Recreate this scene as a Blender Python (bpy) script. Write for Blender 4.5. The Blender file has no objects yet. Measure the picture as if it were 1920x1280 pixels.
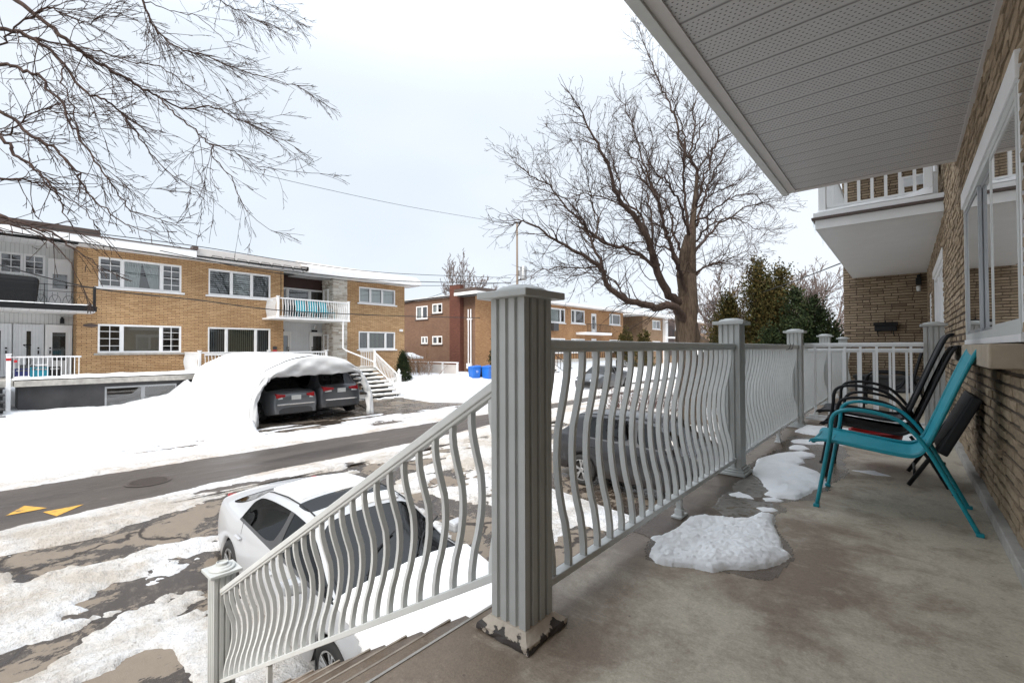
import bpy, bmesh, math, random
import numpy as np
from mathutils import Vector, Matrix
R = math.radians
rnd = random.Random(7)
scene = bpy.context.scene
COL = scene.collection
ORG = {}

# ------------------------------------------------------------------ tagging
def thing(name, label, cat, loc=(0, 0, 0), rz=0, group=None):
    o = bpy.data.objects.new(name, None); COL.objects.link(o)
    o.location = loc; o.rotation_euler = (0, 0, rz); o.empty_display_size = .2
    o['label'] = label; o['category'] = cat
    if group: o['group'] = group
    ORG[o.name] = Vector(loc)
    return o

def tag(o, label=None, cat=None, group=None, kind=None):
    if label: o['label'] = label
    if cat: o['category'] = cat
    if group: o['group'] = group
    if kind: o['kind'] = kind
    return o

def copy_tree(o, parent=None):
    c = o.copy(); COL.objects.link(c)
    if parent is not None: c.parent = parent
    ORG[c.name] = ORG.get(o.name, Vector((0, 0, 0)))
    for ch in list(o.children): copy_tree(ch, c)
    return c

# ------------------------------------------------------------------ mesh builder
class MB:
    def __init__(s): s.v = []; s.f = []; s.m = []
    def add(s, vs, fs, mi=0):
        n = len(s.v); s.v += [tuple(p) for p in vs]
        s.f += [tuple(i + n for i in f) for f in fs]; s.m += [mi] * len(fs)
        return s
    def box(s, x0, x1, y0, y1, z0, z1, mi=0):
        x0, x1 = min(x0, x1), max(x0, x1); y0, y1 = min(y0, y1), max(y0, y1); z0, z1 = min(z0, z1), max(z0, z1)
        v = [(x0, y0, z0), (x1, y0, z0), (x1, y1, z0), (x0, y1, z0), (x0, y0, z1), (x1, y0, z1), (x1, y1, z1), (x0, y1, z1)]
        return s.add(v, [(0, 3, 2, 1), (4, 5, 6, 7), (0, 1, 5, 4), (1, 2, 6, 5), (2, 3, 7, 6), (3, 0, 4, 7)], mi)
    def hexa(s, v, mi=0):
        return s.add(v, [(0, 3, 2, 1), (4, 5, 6, 7), (0, 1, 5, 4), (1, 2, 6, 5), (2, 3, 7, 6), (3, 0, 4, 7)], mi)
    def quad(s, a, b, c, d, mi=0): return s.add([a, b, c, d], [(0, 1, 2, 3)], mi)
    def bar(s, a, b, w, h, up=(0, 0, 1), mi=0):
        a = Vector(a); b = Vector(b); d = (b - a).normalized(); up = Vector(up)
        r = d.cross(up)
        if r.length < 1e-4: r = d.cross(Vector((1, 0, 0)))
        r.normalize(); u = r.cross(d).normalized(); r *= w / 2; u *= h / 2
        v = [a - r - u, a + r - u, a + r + u, a - r + u, b - r - u, b + r - u, b + r + u, b - r + u]
        return s.add(v, [(3, 2, 1, 0), (4, 5, 6, 7), (0, 1, 5, 4), (1, 2, 6, 5), (2, 3, 7, 6), (3, 0, 4, 7)], mi)
    def sweep(s, pts, w, h, side, mi=0):
        # rectangular section swept along pts, one section axis fixed to `side`
        side = Vector(side).normalized(); rings = []
        P = [Vector(p) for p in pts]
        for i, p in enumerate(P):
            d = (P[min(i + 1, len(P) - 1)] - P[max(i - 1, 0)]).normalized()
            n = d.cross(side).normalized()
            rings.append([p - side * w / 2 - n * h / 2, p + side * w / 2 - n * h / 2, p + side * w / 2 + n * h / 2, p - side * w / 2 + n * h / 2])
        vs = [q for r in rings for q in r]; fs = []
        for i in range(len(rings) - 1):
            for k in range(4):
                a = i * 4 + k; b = i * 4 + (k + 1) % 4
                fs.append((a, b, b + 4, a + 4))
        fs.append((3, 2, 1, 0)); e = (len(rings) - 1) * 4; fs.append((e, e + 1, e + 2, e + 3))
        return s.add(vs, fs, mi)
    def tube(s, pts, rad, sides=8, mi=0, cap=True):
        P = [Vector(p) for p in pts]; n = len(P)
        if not hasattr(rad, '__len__'): rad = [rad] * n
        up = None; vs = []
        for i, p in enumerate(P):
            d = P[min(i + 1, n - 1)] - P[max(i - 1, 0)]
            if d.length < 1e-9: d = Vector((0, 0, 1))
            d.normalize()
            if up is None:
                up = d.orthogonal().normalized()
            up = (up - d * up.dot(d))
            if up.length < 1e-5: up = d.orthogonal()
            up.normalize(); b = d.cross(up)
            for k in range(sides):
                a = 2 * math.pi * k / sides
                vs.append(p + (up * math.cos(a) + b * math.sin(a)) * rad[i])
        fs = []
        for i in range(n - 1):
            for k in range(sides):
                a = i * sides + k; b2 = i * sides + (k + 1) % sides
                fs.append((a, b2, b2 + sides, a + sides))
        if cap:
            fs.append(tuple(range(sides - 1, -1, -1))); fs.append(tuple((n - 1) * sides + k for k in range(sides)))
        return s.add(vs, fs, mi)
    def lathe(s, prof, c, seg=24, mi=0):
        vs = []; fs = []
        for r, z in prof:
            for k in range(seg):
                a = 2 * math.pi * k / seg; vs.append((c[0] + r * math.cos(a), c[1] + r * math.sin(a), c[2] + z))
        for i in range(len(prof) - 1):
            for k in range(seg):
                a = i * seg + k; b = i * seg + (k + 1) % seg; fs.append((a, b, b + seg, a + seg))
        fs.append(tuple((len(prof) - 1) * seg + k for k in range(seg))); fs.append(tuple(seg - 1 - k for k in range(seg)))
        return s.add(vs, fs, mi)
    def prism(s, poly, z0, z1, mi=0, o=(0, 0)):
        n = len(poly); vs = [(x + o[0], y + o[1], z0) for x, y in poly] + [(x + o[0], y + o[1], z1) for x, y in poly]
        fs = [(i, (i + 1) % n, n + (i + 1) % n, n + i) for i in range(n)]
        fs.append(tuple(range(n - 1, -1, -1))); fs.append(tuple(range(n, 2 * n)))
        return s.add(vs, fs, mi)
    def build(s, name, mats, parent=None, local=False, smooth=False, bevel=0, auto=None):
        me = bpy.data.meshes.new(name)
        off = Vector((0, 0, 0))
        if parent is not None and not local: off = ORG.get(parent.name, off)
        me.from_pydata([(p[0] - off[0], p[1] - off[1], p[2] - off[2]) for p in s.v], [], s.f)
        if not isinstance(mats, (list, tuple)): mats = [mats]
        for m in mats: me.materials.append(m)
        if len(mats) > 1: me.polygons.foreach_set('material_index', s.m)
        if smooth: me.polygons.foreach_set('use_smooth', [True] * len(me.polygons))
        me.update()
        if auto is not None:
            me.polygons.foreach_set('use_smooth', [True] * len(me.polygons))
            try: me.set_sharp_from_angle(angle=R(auto))
            except Exception: pass
        o = bpy.data.objects.new(name, me); COL.objects.link(o)
        if parent is not None: o.parent = parent
        ORG[o.name] = off if parent is not None else Vector((0, 0, 0))
        if bevel:
            b = o.modifiers.new('bevel', 'BEVEL'); b.width = bevel; b.segments = 2; b.limit_method = 'ANGLE'; b.angle_limit = R(40)
        return o

def catmull(pts, n=6):
    P = [Vector(p) for p in pts]; out = []
    for i in range(len(P) - 1):
        p0 = P[max(i - 1, 0)]; p1 = P[i]; p2 = P[i + 1]; p3 = P[min(i + 2, len(P) - 1)]
        for k in range(n):
            t = k / n
            out.append(.5 * ((2 * p1) + (p2 - p0) * t + (2 * p0 - 5 * p1 + 4 * p2 - p3) * t * t + (3 * p1 - p0 - 3 * p2 + p3) * t ** 3))
    out.append(P[-1]); return out

# ------------------------------------------------------------------ materials
class NT:
    def __init__(s, name):
        s.m = bpy.data.materials.new(name); s.m.use_nodes = True; s.t = s.m.node_tree; s.n = s.t.nodes; s.l = s.t.links
        s.b = s.n['Principled BSDF']
    def node(s, t, **k):
        n = s.n.new(t)
        for a, v in k.items():
            if a in ('inputs',):
                for i, x in v.items(): n.inputs[i].default_value = x
            else: setattr(n, a, v)
        return n
    def link(s, a, b): s.l.new(a, b)
    def pos(s):
        return s.node('ShaderNodeNewGeometry').outputs['Position']
    def mapped(s, src, scale=(1, 1, 1), rot=(0, 0, 0)):
        m = s.node('ShaderNodeMapping'); m.inputs['Scale'].default_value = scale; m.inputs['Rotation'].default_value = rot
        s.link(src, m.inputs['Vector']); return m.outputs[0]
    def noise(s, src, scale, detail=5, rough=.6, dist=0):
        n = s.node('ShaderNodeTexNoise'); n.inputs['Scale'].default_value = scale; n.inputs['Detail'].default_value = detail
        n.inputs['Roughness'].default_value = rough; n.inputs['Distortion'].default_value = dist
        s.link(src, n.inputs['Vector']); return n.outputs['Fac']
    def ramp(s, src, stops):
        n = s.node('ShaderNodeValToRGB'); e = n.color_ramp.elements
        while len(e) < len(stops): e.new(.5)
        for i, (p, c) in enumerate(stops):
            e[i].position = p; e[i].color = (c, c, c, 1) if not hasattr(c, '__len__') else (*c, 1)
        s.link(src, n.inputs[0]); return n.outputs[0]
    def mix(s, f, a, b, mode='MIX'):
        n = s.node('ShaderNodeMix', data_type='RGBA', blend_type=mode)
        for i, x in ((0, f), (6, a), (7, b)):
            if isinstance(x, bpy.types.NodeSocket): s.link(x, n.inputs[i])
            elif i == 0: n.inputs[0].default_value = x
            else: n.inputs[i].default_value = (*x, 1)
        return n.outputs[2]
    def math(s, op, a, b=0, c=0):
        n = s.node('ShaderNodeMath', operation=op)
        for i, x in enumerate((a, b, c)):
            if isinstance(x, bpy.types.NodeSocket): s.link(x, n.inputs[i])
            else: n.inputs[i].default_value = x
        return n.outputs[0]
    def sep(s, src):
        n = s.node('ShaderNodeSeparateXYZ'); s.link(src, n.inputs[0]); return n.outputs
    def comb(s, x, y, z=0):
        n = s.node('ShaderNodeCombineXYZ')
        for i, v in enumerate((x, y, z)):
            if isinstance(v, bpy.types.NodeSocket): s.link(v, n.inputs[i])
            else: n.inputs[i].default_value = v
        return n.outputs[0]
    def bump(s, h, strength=.3, dist=.01, prev=None):
        n = s.node('ShaderNodeBump'); n.inputs['Strength'].default_value = strength; n.inputs['Distance'].default_value = dist
        s.link(h, n.inputs['Height'])
        if prev: s.link(prev, n.inputs['Normal'])
        s.link(n.outputs[0], s.b.inputs['Normal']); return n.outputs[0]
    def set(s, **k):
        for a, v in k.items():
            i = s.b.inputs[a.replace('_', ' ')]
            if isinstance(v, bpy.types.NodeSocket): s.link(v, i)
            elif hasattr(v, '__len__'): i.default_value = (*v, 1)
            else: i.default_value = v
        return s

def simple(name, col, rough=.5, metal=0, var=.12, nscale=3, bump=0, bscale=60, spec=.5, coat=0):
    t = NT(name); p = t.pos()
    n = t.noise(p, nscale, 6, .65)
    lo = tuple(c * (1 - var) for c in col); hi = tuple(min(1, c * (1 + var)) for c in col)
    t.set(Base_Color=t.mix(t.ramp(n, [(.3, 0), (.7, 1)]), lo, hi), Metallic=metal, Specular_IOR_Level=spec, Coat_Weight=coat)
    t.set(Roughness=t.math('ADD', t.math('MULTIPLY', n, .16), rough - .08))
    if bump: t.bump(t.noise(p, bscale, 4), bump, .004)
    return t.m

M = {}
M['alu'] = simple('painted_aluminium', (.56, .57, .555), .42, var=.07, nscale=4, bump=.08, bscale=30)
M['alu_post'] = simple('grey_post_aluminium', (.43, .44, .425), .42, var=.08, nscale=4, bump=.08, bscale=30)  # posts toned a darker grey than the railings
M['alu_white'] = simple('white_aluminium', (.78, .79, .79), .4, var=.04)
M['white'] = simple('white_paint', (.80, .80, .80), .45, var=.04)
M['grey_trim'] = simple('greige_trim', (.56, .53, .51), .5, var=.06)
M['brown_trim'] = simple('brown_metal_trim', (.085, .06, .05), .5)
M['black'] = simple('black_metal', (.010, .010, .011), .5, spec=.3)
M['rubber'] = simple('tyre_rubber', (.018, .018, .018), .75, bump=.3, bscale=90)
M['teal_frame'] = simple('teal_powder_coat', (.006, .25, .31), .32, var=.06)
M['black_mesh'] = simple('black_sling', (.014, .015, .017), .6, bump=.4, bscale=300)
M['blue_plastic'] = simple('blue_plastic', (.012, .13, .50), .4)
M['teal_plastic'] = simple('teal_plastic', (.01, .22, .30), .45)
M['navy_plastic'] = simple('navy_plastic', (.01, .015, .09), .5)
M['red'] = simple('red_plastic', (.45, .015, .02), .5)
M['darkwood'] = simple('dark_brown_panel', (.045, .02, .016), .6)
M['wire'] = simple('cable', (.02, .02, .02), .7)
M['polewood'] = simple('weathered_pole', (.20, .16, .13), .85, bump=.4, bscale=20)
M['steelgrey'] = simple('grey_steel', (.35, .36, .37), .4, metal=.5)
M['concrete_edge'] = simple('grey_concrete', (.38, .36, .33), .85, var=.25, nscale=6, bump=.5, bscale=40)
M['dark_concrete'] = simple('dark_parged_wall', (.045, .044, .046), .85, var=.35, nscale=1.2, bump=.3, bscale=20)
M['roof'] = simple('tar_roof', (.09, .085, .085), .9)
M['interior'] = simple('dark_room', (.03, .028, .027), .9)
M['darkgrey'] = simple('charcoal_plastic', (.05, .05, .052), .5)
M['chrome'] = simple('chrome', (.75, .75, .75), .15, metal=1, var=.02)
M['rim'] = simple('alloy_rim', (.42, .42, .42), .3, metal=.8)
M['steelrim'] = simple('black_steel_rim', (.03, .03, .03), .45)
M['siding'] = None

# vinyl / board siding with vertical joints (runs along Y on walls facing X)
def siding(name, col, pitch, dark=.35):
    t = NT(name); p = t.pos(); x, y, z = t.sep(p)
    f = t.math('FRACT', t.math('DIVIDE', y, pitch))
    g = t.ramp(f, [(0, 0), (.06, 1), (.94, 1), (1, 0)])
    n = t.noise(p, 2, 5)
    c = t.mix(t.ramp(n, [(.3, 0), (.7, 1)]), tuple(a * .9 for a in col), col)
    t.set(Base_Color=t.mix(g, tuple(a * dark for a in col), c), Roughness=.55)
    t.bump(g, .6, .01); return t.m
M['siding'] = siding('white_siding', (.62, .63, .62), .115)
M['siding_fine'] = siding('fine_white_siding', (.70, .72, .74), .09, .6)
M['soffit_white'] = siding('white_soffit', (.74, .73, .73), .2, .7)

# brick with world-space coordinates (u along the wall, z up)
def brick(name, c1, c2, mortar, w=.29, h=.072, scale_var=1.0, stain=.5):
    t = NT(name); g = t.node('ShaderNodeNewGeometry'); x, y, z = t.sep(g.outputs['Position'])
    nx, ny, nz = t.sep(g.outputs['Normal'])
    f = t.math('GREATER_THAN', t.math('ABSOLUTE', nx), .5)
    u = t.math('ADD', t.math('MULTIPLY', f, y), t.math('MULTIPLY', t.math('SUBTRACT', 1, f), x))
    uv = t.comb(u, z, 0)
    b = t.node('ShaderNodeTexBrick'); b.offset = .5; b.inputs['Scale'].default_value = 1
    b.inputs['Brick Width'].default_value = w; b.inputs['Row Height'].default_value = h
    b.inputs['Mortar Size'].default_value = .0085; b.inputs['Mortar Smooth'].default_value = .25; b.inputs['Bias'].default_value = -.1
    b.inputs['Color1'].default_value = (*c1, 1); b.inputs['Color2'].default_value = (*c2, 1); b.inputs['Mortar'].default_value = (*mortar, 1)
    t.link(uv, b.inputs['Vector'])
    n1 = t.noise(uv, .6, 6, .6); n2 = t.noise(uv, 14, 4, .6)
    lo = tuple(1 - stain * k for k in (.32, .38, .42))
    c = t.mix(t.ramp(n1, [(.35, 0), (.65, 1)]), lo, (1, 1, 1))
    c2_ = t.mix(t.ramp(n2, [(.25, 0), (.75, 1)]), (.78, .76, .74), (1.12, 1.12, 1.12))
    col = t.mix(1, t.mix(1, b.outputs['Color'], c, 'MULTIPLY'), c2_, 'MULTIPLY')
    t.set(Base_Color=col, Roughness=.85, Specular_IOR_Level=.25)
    inv = t.math('SUBTRACT', 1, b.outputs['Fac'])
    h_ = t.math('ADD', inv, t.math('MULTIPLY', n2, .5))
    t.bump(h_, .7, .012); return t.m
M['brick_a'] = brick('buff_brick', (.60, .40, .215), (.44, .27, .135), (.20, .13, .085))
M['brick_b'] = brick('orange_brick', (.56, .33, .165), (.44, .24, .115), (.20, .13, .09), w=.22)
M['brick_side'] = brick('brown_brick', (.25, .155, .105), (.20, .12, .082), (.13, .08, .06), w=.22, stain=.3)
M['brick_red'] = brick('dark_red_brick', (.17, .07, .048), (.13, .052, .038), (.09, .04, .03), w=.22, stain=.3)
M['brick_pale'] = brick('pale_brick', (.40, .27, .17), (.34, .22, .13), (.2, .15, .11), w=.22)

def stone():
    t = NT('split_stone'); g = t.node('ShaderNodeNewGeometry'); r = g.outputs['Random Per Island']
    c = t.ramp(r, [(0, (.36, .31, .25)), (.3, (.60, .55, .48)), (.7, (.72, .69, .63)), (1, (.46, .39, .31))])
    n = t.noise(g.outputs['Position'], 22, 5)
    t.set(Base_Color=t.mix(1, c, t.mix(n, (.7, .7, .7), (1.2, 1.2, 1.2)), 'MULTIPLY'), Roughness=.9)
    t.bump(n, .7, .01); return t.m
M['stone'] = stone()

def nearbrick():
    t = NT('rough_buff_brick'); g = t.node('ShaderNodeNewGeometry'); r = g.outputs['Random Per Island']; p = g.outputs['Position']
    c = t.ramp(r, [(0, (.29, .22, .15)), (.35, (.38, .295, .20)), (.7, (.46, .365, .255)), (.95, (.36, .28, .195)), (1, (.17, .13, .09))])
    n = t.noise(t.mapped(p, (1, .35, 1)), 38, 6, .7); n2 = t.noise(p, 3, 4)
    c = t.mix(1, c, t.mix(t.ramp(n, [(.3, 0), (.75, 1)]), (.62, .60, .58), (1.15, 1.14, 1.12)), 'MULTIPLY')
    c = t.mix(1, c, t.mix(n2, (.85, .84, .83), (1.1, 1.1, 1.1)), 'MULTIPLY')
    t.set(Base_Color=c, Roughness=.88, Specular_IOR_Level=.3)
    t.bump(n, .9, .012); return t.m
M['nearbrick'] = nearbrick()
M['mortar'] = simple('dark_mortar', (.085, .062, .045), .95, bump=.6, bscale=50)

def snowmat(name, dirt=False):
    t = NT(name); p = t.pos(); x, y, z = t.sep(p)
    n = t.noise(p, 7, 6, .6); n2 = t.noise(p, 60, 5, .7)
    c = t.mix(t.ramp(n, [(.3, 0), (.7, 1)]), *(((.70, .715, .74), (.82, .825, .83)) if dirt else ((.86, .87, .88), (.93, .93, .93))))
    if dirt:
        # grime thrown up beside the travelled lane
        d = t.math('ABSOLUTE', t.math('ADD', x, 10.9))
        m = t.ramp(t.math('DIVIDE', d, 6), [(.15, 1), (.62, 0)])
        g = t.noise(t.mapped(p, (1, .35, 1)), 2.3, 8, .75, .4)
        f = t.math('MULTIPLY', m, t.ramp(g, [(.38, 0), (.60, .9)]))
        c = t.mix(f, c, (.47, .385, .30))
        g2 = t.noise(p, 11, 8, .8)
        f2 = t.math('MULTIPLY', t.ramp(t.math('DIVIDE', d, 8), [(.2, 1), (.95, 0)]), t.ramp(g2, [(.57, 0), (.66, .65)]))
        c = t.mix(f2, c, (.34, .27, .20))
        m3 = t.ramp(t.math('DIVIDE', t.math('ADD', x, 9.6), 9.6), [(0, 0), (.06, 1), (.6, .8), (.9, 0)])
        g3 = t.noise(t.mapped(p, (1, .6, 1)), 1.5, 9, .72)
        c = t.mix(t.math('MULTIPLY', m3, t.ramp(g3, [(.40, 0), (.60, .9)])), c, (.46, .41, .35))
        g4 = t.noise(p, 24, 6, .8)
        c = t.mix(t.math('MULTIPLY', m3, t.ramp(g4, [(.56, 0), (.64, .7)])), c, (.26, .21, .165))
    t.set(Base_Color=c, Roughness=.7, Specular_IOR_Level=.3)
    b = t.bump(n2, .9 if dirt else .3, .03 if dirt else .012); t.bump(n, .8 if dirt else .4, .08 if dirt else .04, b)
    return t.m
M['snow'] = snowmat('snow'); M['snow_dirty'] = snowmat('street_snow', True)

def porchfloor(name='porch_concrete', soaked=0, vary=False):
    t = NT(name); p = t.pos(); x, y, z = t.sep(p)
    a = t.mapped(p, (1, .75, 1), (0, 0, R(28)))
    n1 = t.noise(a, 1.0, 8, .62, .25); n2 = t.noise(a, 6, 8, .72, .3); n3 = t.noise(p, 120, 3, .6); n4 = t.noise(t.mapped(p, (.8, 1.5, 1), (0, 0, R(-35))), 3.0, 9, .78, .5)
    zone = t.math('ADD', t.math('ADD', n1, t.math('MULTIPLY', n4, .35)), t.math('MULTIPLY', x, .16))
    c = t.mix(t.ramp(zone, [(.53, 0), (.68, 1)]), (.235, .18, .132), (.52, .465, .375))
    c = t.mix(t.math('MULTIPLY', t.ramp(n4, [(.55, 0), (.62, 1)]), .35), c, (.52, .46, .37))
    c = t.mix(t.math('MULTIPLY', t.ramp(n2, [(.5, 0), (.68, 1)]), .6), c, (.20, .145, .105))
    n5 = t.noise(p, 45, 6, .8); c = t.mix(1, c, t.mix(t.ramp(n5, [(.3, 0), (.7, 1)]), (.80, .79, .77), (1.14, 1.14, 1.13)), 'MULTIPLY')
    c = t.mix(1, c, t.mix(n3, (.70, .69, .68), (1.26, 1.26, 1.26)), 'MULTIPLY')
    # small pits and grit
    v = t.node('ShaderNodeTexVoronoi'); v.inputs['Scale'].default_value = 9; t.link(p, v.inputs['Vector'])
    sp = t.ramp(v.outputs['Distance'], [(0, 1), (.035, 1), (.05, 0)])
    c = t.mix(t.math('MULTIPLY', sp, .6), c, (.07, .05, .04))
    # damp strip where the snow by the railing melts
    dx = t.math('ADD', x, t.math('MULTIPLY', n1, .5))
    wet = t.math('MULTIPLY', t.ramp(t.math('MULTIPLY', t.math('ADD', dx, 1.35), 1), [(.42, 1), (.80, 0)]), t.ramp(t.math('DIVIDE', t.math('ADD', y, t.math('MULTIPLY', n2, 1.2)), 10), [(.14, 0), (.24, 1), (.85, 1), (1, 0)]))
    wet = t.math('MULTIPLY', wet, t.ramp(n2, [(.28, .35), (.5, 1)]))
    c = t.mix(t.math('MULTIPLY', wet, .78), c, (.075, .050, .034))
    if soaked: c = t.mix(1, c, (.44, .39, .34), 'MULTIPLY')
    if vary:
        oi = t.node('ShaderNodeObjectInfo'); c = t.mix(1, c, t.mix(oi.outputs['Random'], (.62, .60, .58), (1.1, 1.1, 1.1)), 'MULTIPLY')
    t.set(Base_Color=c); r = t.mix(wet, (.62, .62, .62) if not soaked else (.16, .16, .16), (.22, .22, .22)); t.link(r, t.b.inputs['Roughness'])
    t.bump(t.math('ADD', t.math('ADD', n2, n4), t.math('MULTIPLY', n3, .3)), .45, .014); return t.m
M['porch'] = porchfloor(); M['porch_wet'] = porchfloor('soaked_concrete', 1); M['step'] = porchfloor('step_concrete', 0, True)

def ground():
    t = NT('driveway_concrete'); p = t.pos(); x, y, z = t.sep(p)
    n1 = t.noise(t.mapped(p, (1, .55, 1)), 1.7, 9, .72, .15); n2 = t.noise(p, 9, 8, .75); n3 = t.noise(p, 90, 3)
    c = t.mix(t.ramp(n1, [(.505, 0), (.52, 1)]), (.040, .029, .021), (.185, .152, .118))
    c = t.mix(t.math('MULTIPLY', t.ramp(n2, [(.52, 0), (.60, 1)]), .35), c, (.17, .14, .11))
    c = t.mix(1, c, t.mix(n2, (.7, .69, .68), (1.25, 1.25, 1.25)), 'MULTIPLY')
    v = t.node('ShaderNodeTexVoronoi', feature='DISTANCE_TO_EDGE'); v.inputs['Scale'].default_value = .75
    w = t.node('ShaderNodeVectorMath', operation='ADD'); t.link(p, w.inputs[0])
    nn = t.node('ShaderNodeTexNoise'); nn.inputs['Scale'].default_value = 3; nn.inputs['Detail'].default_value = 5; t.link(p, nn.inputs['Vector'])
    sc = t.node('ShaderNodeVectorMath', operation='SCALE'); sc.inputs['Scale'].default_value = .5; t.link(nn.outputs['Color'], sc.inputs[0]); t.link(sc.outputs[0], w.inputs[1]); t.link(w.outputs[0], v.inputs['Vector'])
    cr = t.ramp(v.outputs['Distance'], [(.0, 1), (.012, 1), (.03, 0)])
    c = t.mix(cr, c, (.03, .022, .018))
    t.set(Base_Color=c)
    r = t.mix(t.ramp(n1, [(.505, 0), (.52, 1)]), (.25, .25, .25), (.8, .8, .8)); t.link(r, t.b.inputs['Roughness'])
    t.bump(t.math('SUBTRACT', t.math('ADD', n2, t.math('MULTIPLY', n3, .3)), cr), .5, .02); return t.m
M['ground'] = ground()

def asphalt():
    t = NT('wet_asphalt'); p = t.pos(); x, y, z = t.sep(p)
    n1 = t.noise(t.mapped(p, (1, .12, 1)), 1.7, 7, .6, .5); n2 = t.noise(p, 160, 3, .7); n3 = t.noise(t.mapped(p, (1, .25, 1)), 3.2, 8, .7, .6)
    c = t.mix(t.ramp(n1, [(.35, 0), (.65, 1)]), (.036, .027, .021), (.088, .069, .056))
    c = t.mix(1, c, t.mix(n2, (.7, .7, .7), (1.3, 1.3, 1.3)), 'MULTIPLY')
    c = t.mix(t.ramp(n3, [(.60, 0), (.72, .55)]), c, (.20, .165, .14))
    t.set(Base_Color=c); r = t.mix(t.ramp(n1, [(.4, 0), (.6, 1)]), (.28, .28, .28), (.6, .6, .6)); t.link(r, t.b.inputs['Roughness'])
    t.bump(n2, .5, .008); return t.m
M['asphalt'] = asphalt()

def soffit():
    # long vented panels running across the ceiling (X), joints every 0.213 m along Y
    t = NT('vented_soffit'); p = t.pos(); x, y, z = t.sep(p)
    q = t.math('DIVIDE', t.math('SUBTRACT', y, 2.435), .2133)
    f = t.math('FRACT', q)
    rows = 8; rr = t.math('MULTIPLY', f, rows); ri = t.math('FLOOR', rr); rf = t.math('SUBTRACT', t.math('FRACT', rr), .5)
    xx = t.math('ADD', t.math('DIVIDE', x, .029), t.math('MULTIPLY', t.math('MODULO', ri, 2), .5)); xf = t.math('SUBTRACT', t.math('FRACT', xx), .5)
    dx = t.math('MULTIPLY', xf, .029); dy = t.math('MULTIPLY', rf, .2133 / rows)
    d2 = t.math('SQRT', t.math('ADD', t.math('MULTIPLY', t.math('MULTIPLY', dx, dx), .45), t.math('MULTIPLY', dy, dy)))
    inner = t.math('MULTIPLY', t.math('GREATER_THAN', ri, .5), t.math('LESS_THAN', ri, 6.5))
    hole = t.math('MULTIPLY', t.ramp(t.math('DIVIDE', d2, .01), [(.30, 1), (.44, 0)]), inner)
    groove = t.ramp(f, [(.0, 1), (.045, 1), (.07, 0), (.95, 0), (.985, .35), (1, .7)])
    n = t.noise(p, 2, 4)
    c = t.mix(n, (.50, .49, .485), (.55, .54, .535))
    c = t.mix(t.math('MULTIPLY', hole, .97), c, (.03, .027, .027)); c = t.mix(t.math('MULTIPLY', groove, .75), c, (.13, .12, .12))
    t.set(Base_Color=c, Roughness=.45)
    t.bump(t.math('SUBTRACT', 1, t.math('ADD', groove, hole)), .6, .01); return t.m
M['soffit'] = soffit()

def peel():
    t = NT('peeling_paint'); p = t.pos(); n = t.noise(p, 13, 8, .6, .5); n2 = t.noise(p, 50, 4); x, y, z = t.sep(p)
    k = t.math('ADD', n, t.math('MULTIPLY', t.math('SUBTRACT', z, .022), 5))
    m = t.ramp(k, [(.49, 0), (.51, 1)])
    c = t.mix(m, (.060, .050, .045), (.50, .43, .35)); c = t.mix(1, c, t.mix(n2, (.75, .75, .75), (1.15, 1.15, 1.15)), 'MULTIPLY')
    t.set(Base_Color=c, Roughness=.75); t.bump(t.math('ADD', m, t.math('MULTIPLY', n2, .4)), .7, .006); return t.m
M['peel'] = peel()

def bark(name, a, b):
    t = NT(name); p = t.pos(); n = t.noise(t.mapped(p, (1, 1, .18)), 22, 7, .7, .6)
    t.set(Base_Color=t.mix(t.ramp(n, [(.3, 0), (.7, 1)]), a, b), Roughness=.9, Specular_IOR_Level=.2); t.bump(n, .9, .03); return t.m
M['bark_pale'] = bark('light_branch_bark', (.030, .018, .016), (.10, .066, .054))
M['bark'] = bark('maple_bark', (.030, .021, .015), (.115, .085, .062))
M['bark_l'] = bark('branch_bark', (.030, .020, .017), (.095, .066, .054))
M['twig_red'] = bark('red_brown_twigs', (.055, .02, .018), (.13, .055, .045))
M['twig_pale'] = bark('pale_grey_twigs', (.10, .075, .068), (.20, .16, .145))
M['twig_gold'] = bark('tan_twigs', (.16, .09, .05), (.30, .18, .10))

def foliage(name, cols):
    t = NT(name); g = t.node('ShaderNodeNewGeometry')
    c = t.ramp(g.outputs['Random Per Island'], [(i / (len(cols) - 1), k) for i, k in enumerate(cols)])
    n = t.noise(g.outputs['Position'], 1.3, 4)
    t.set(Base_Color=t.mix(1, c, t.mix(t.ramp(n, [(.35, 0), (.65, 1)]), (.7, .75, .7), (1.25, 1.15, 1.1)), 'MULTIPLY'), Roughness=.8, Specular_IOR_Level=.2)
    return t.m
M['ever_brown'] = foliage('bronzed_cedar', [(.042, .040, .012), (.080, .060, .018), (.030, .040, .012), (.12, .085, .028)])
M['ever_dark'] = foliage('dark_spruce', [(.014, .026, .010), (.026, .042, .014), (.009, .017, .008), (.045, .058, .02)])
M['ever_cedar'] = foliage('green_cedar', [(.010, .020, .008), (.020, .034, .010), (.007, .012, .006), (.030, .040, .014)])

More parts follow.
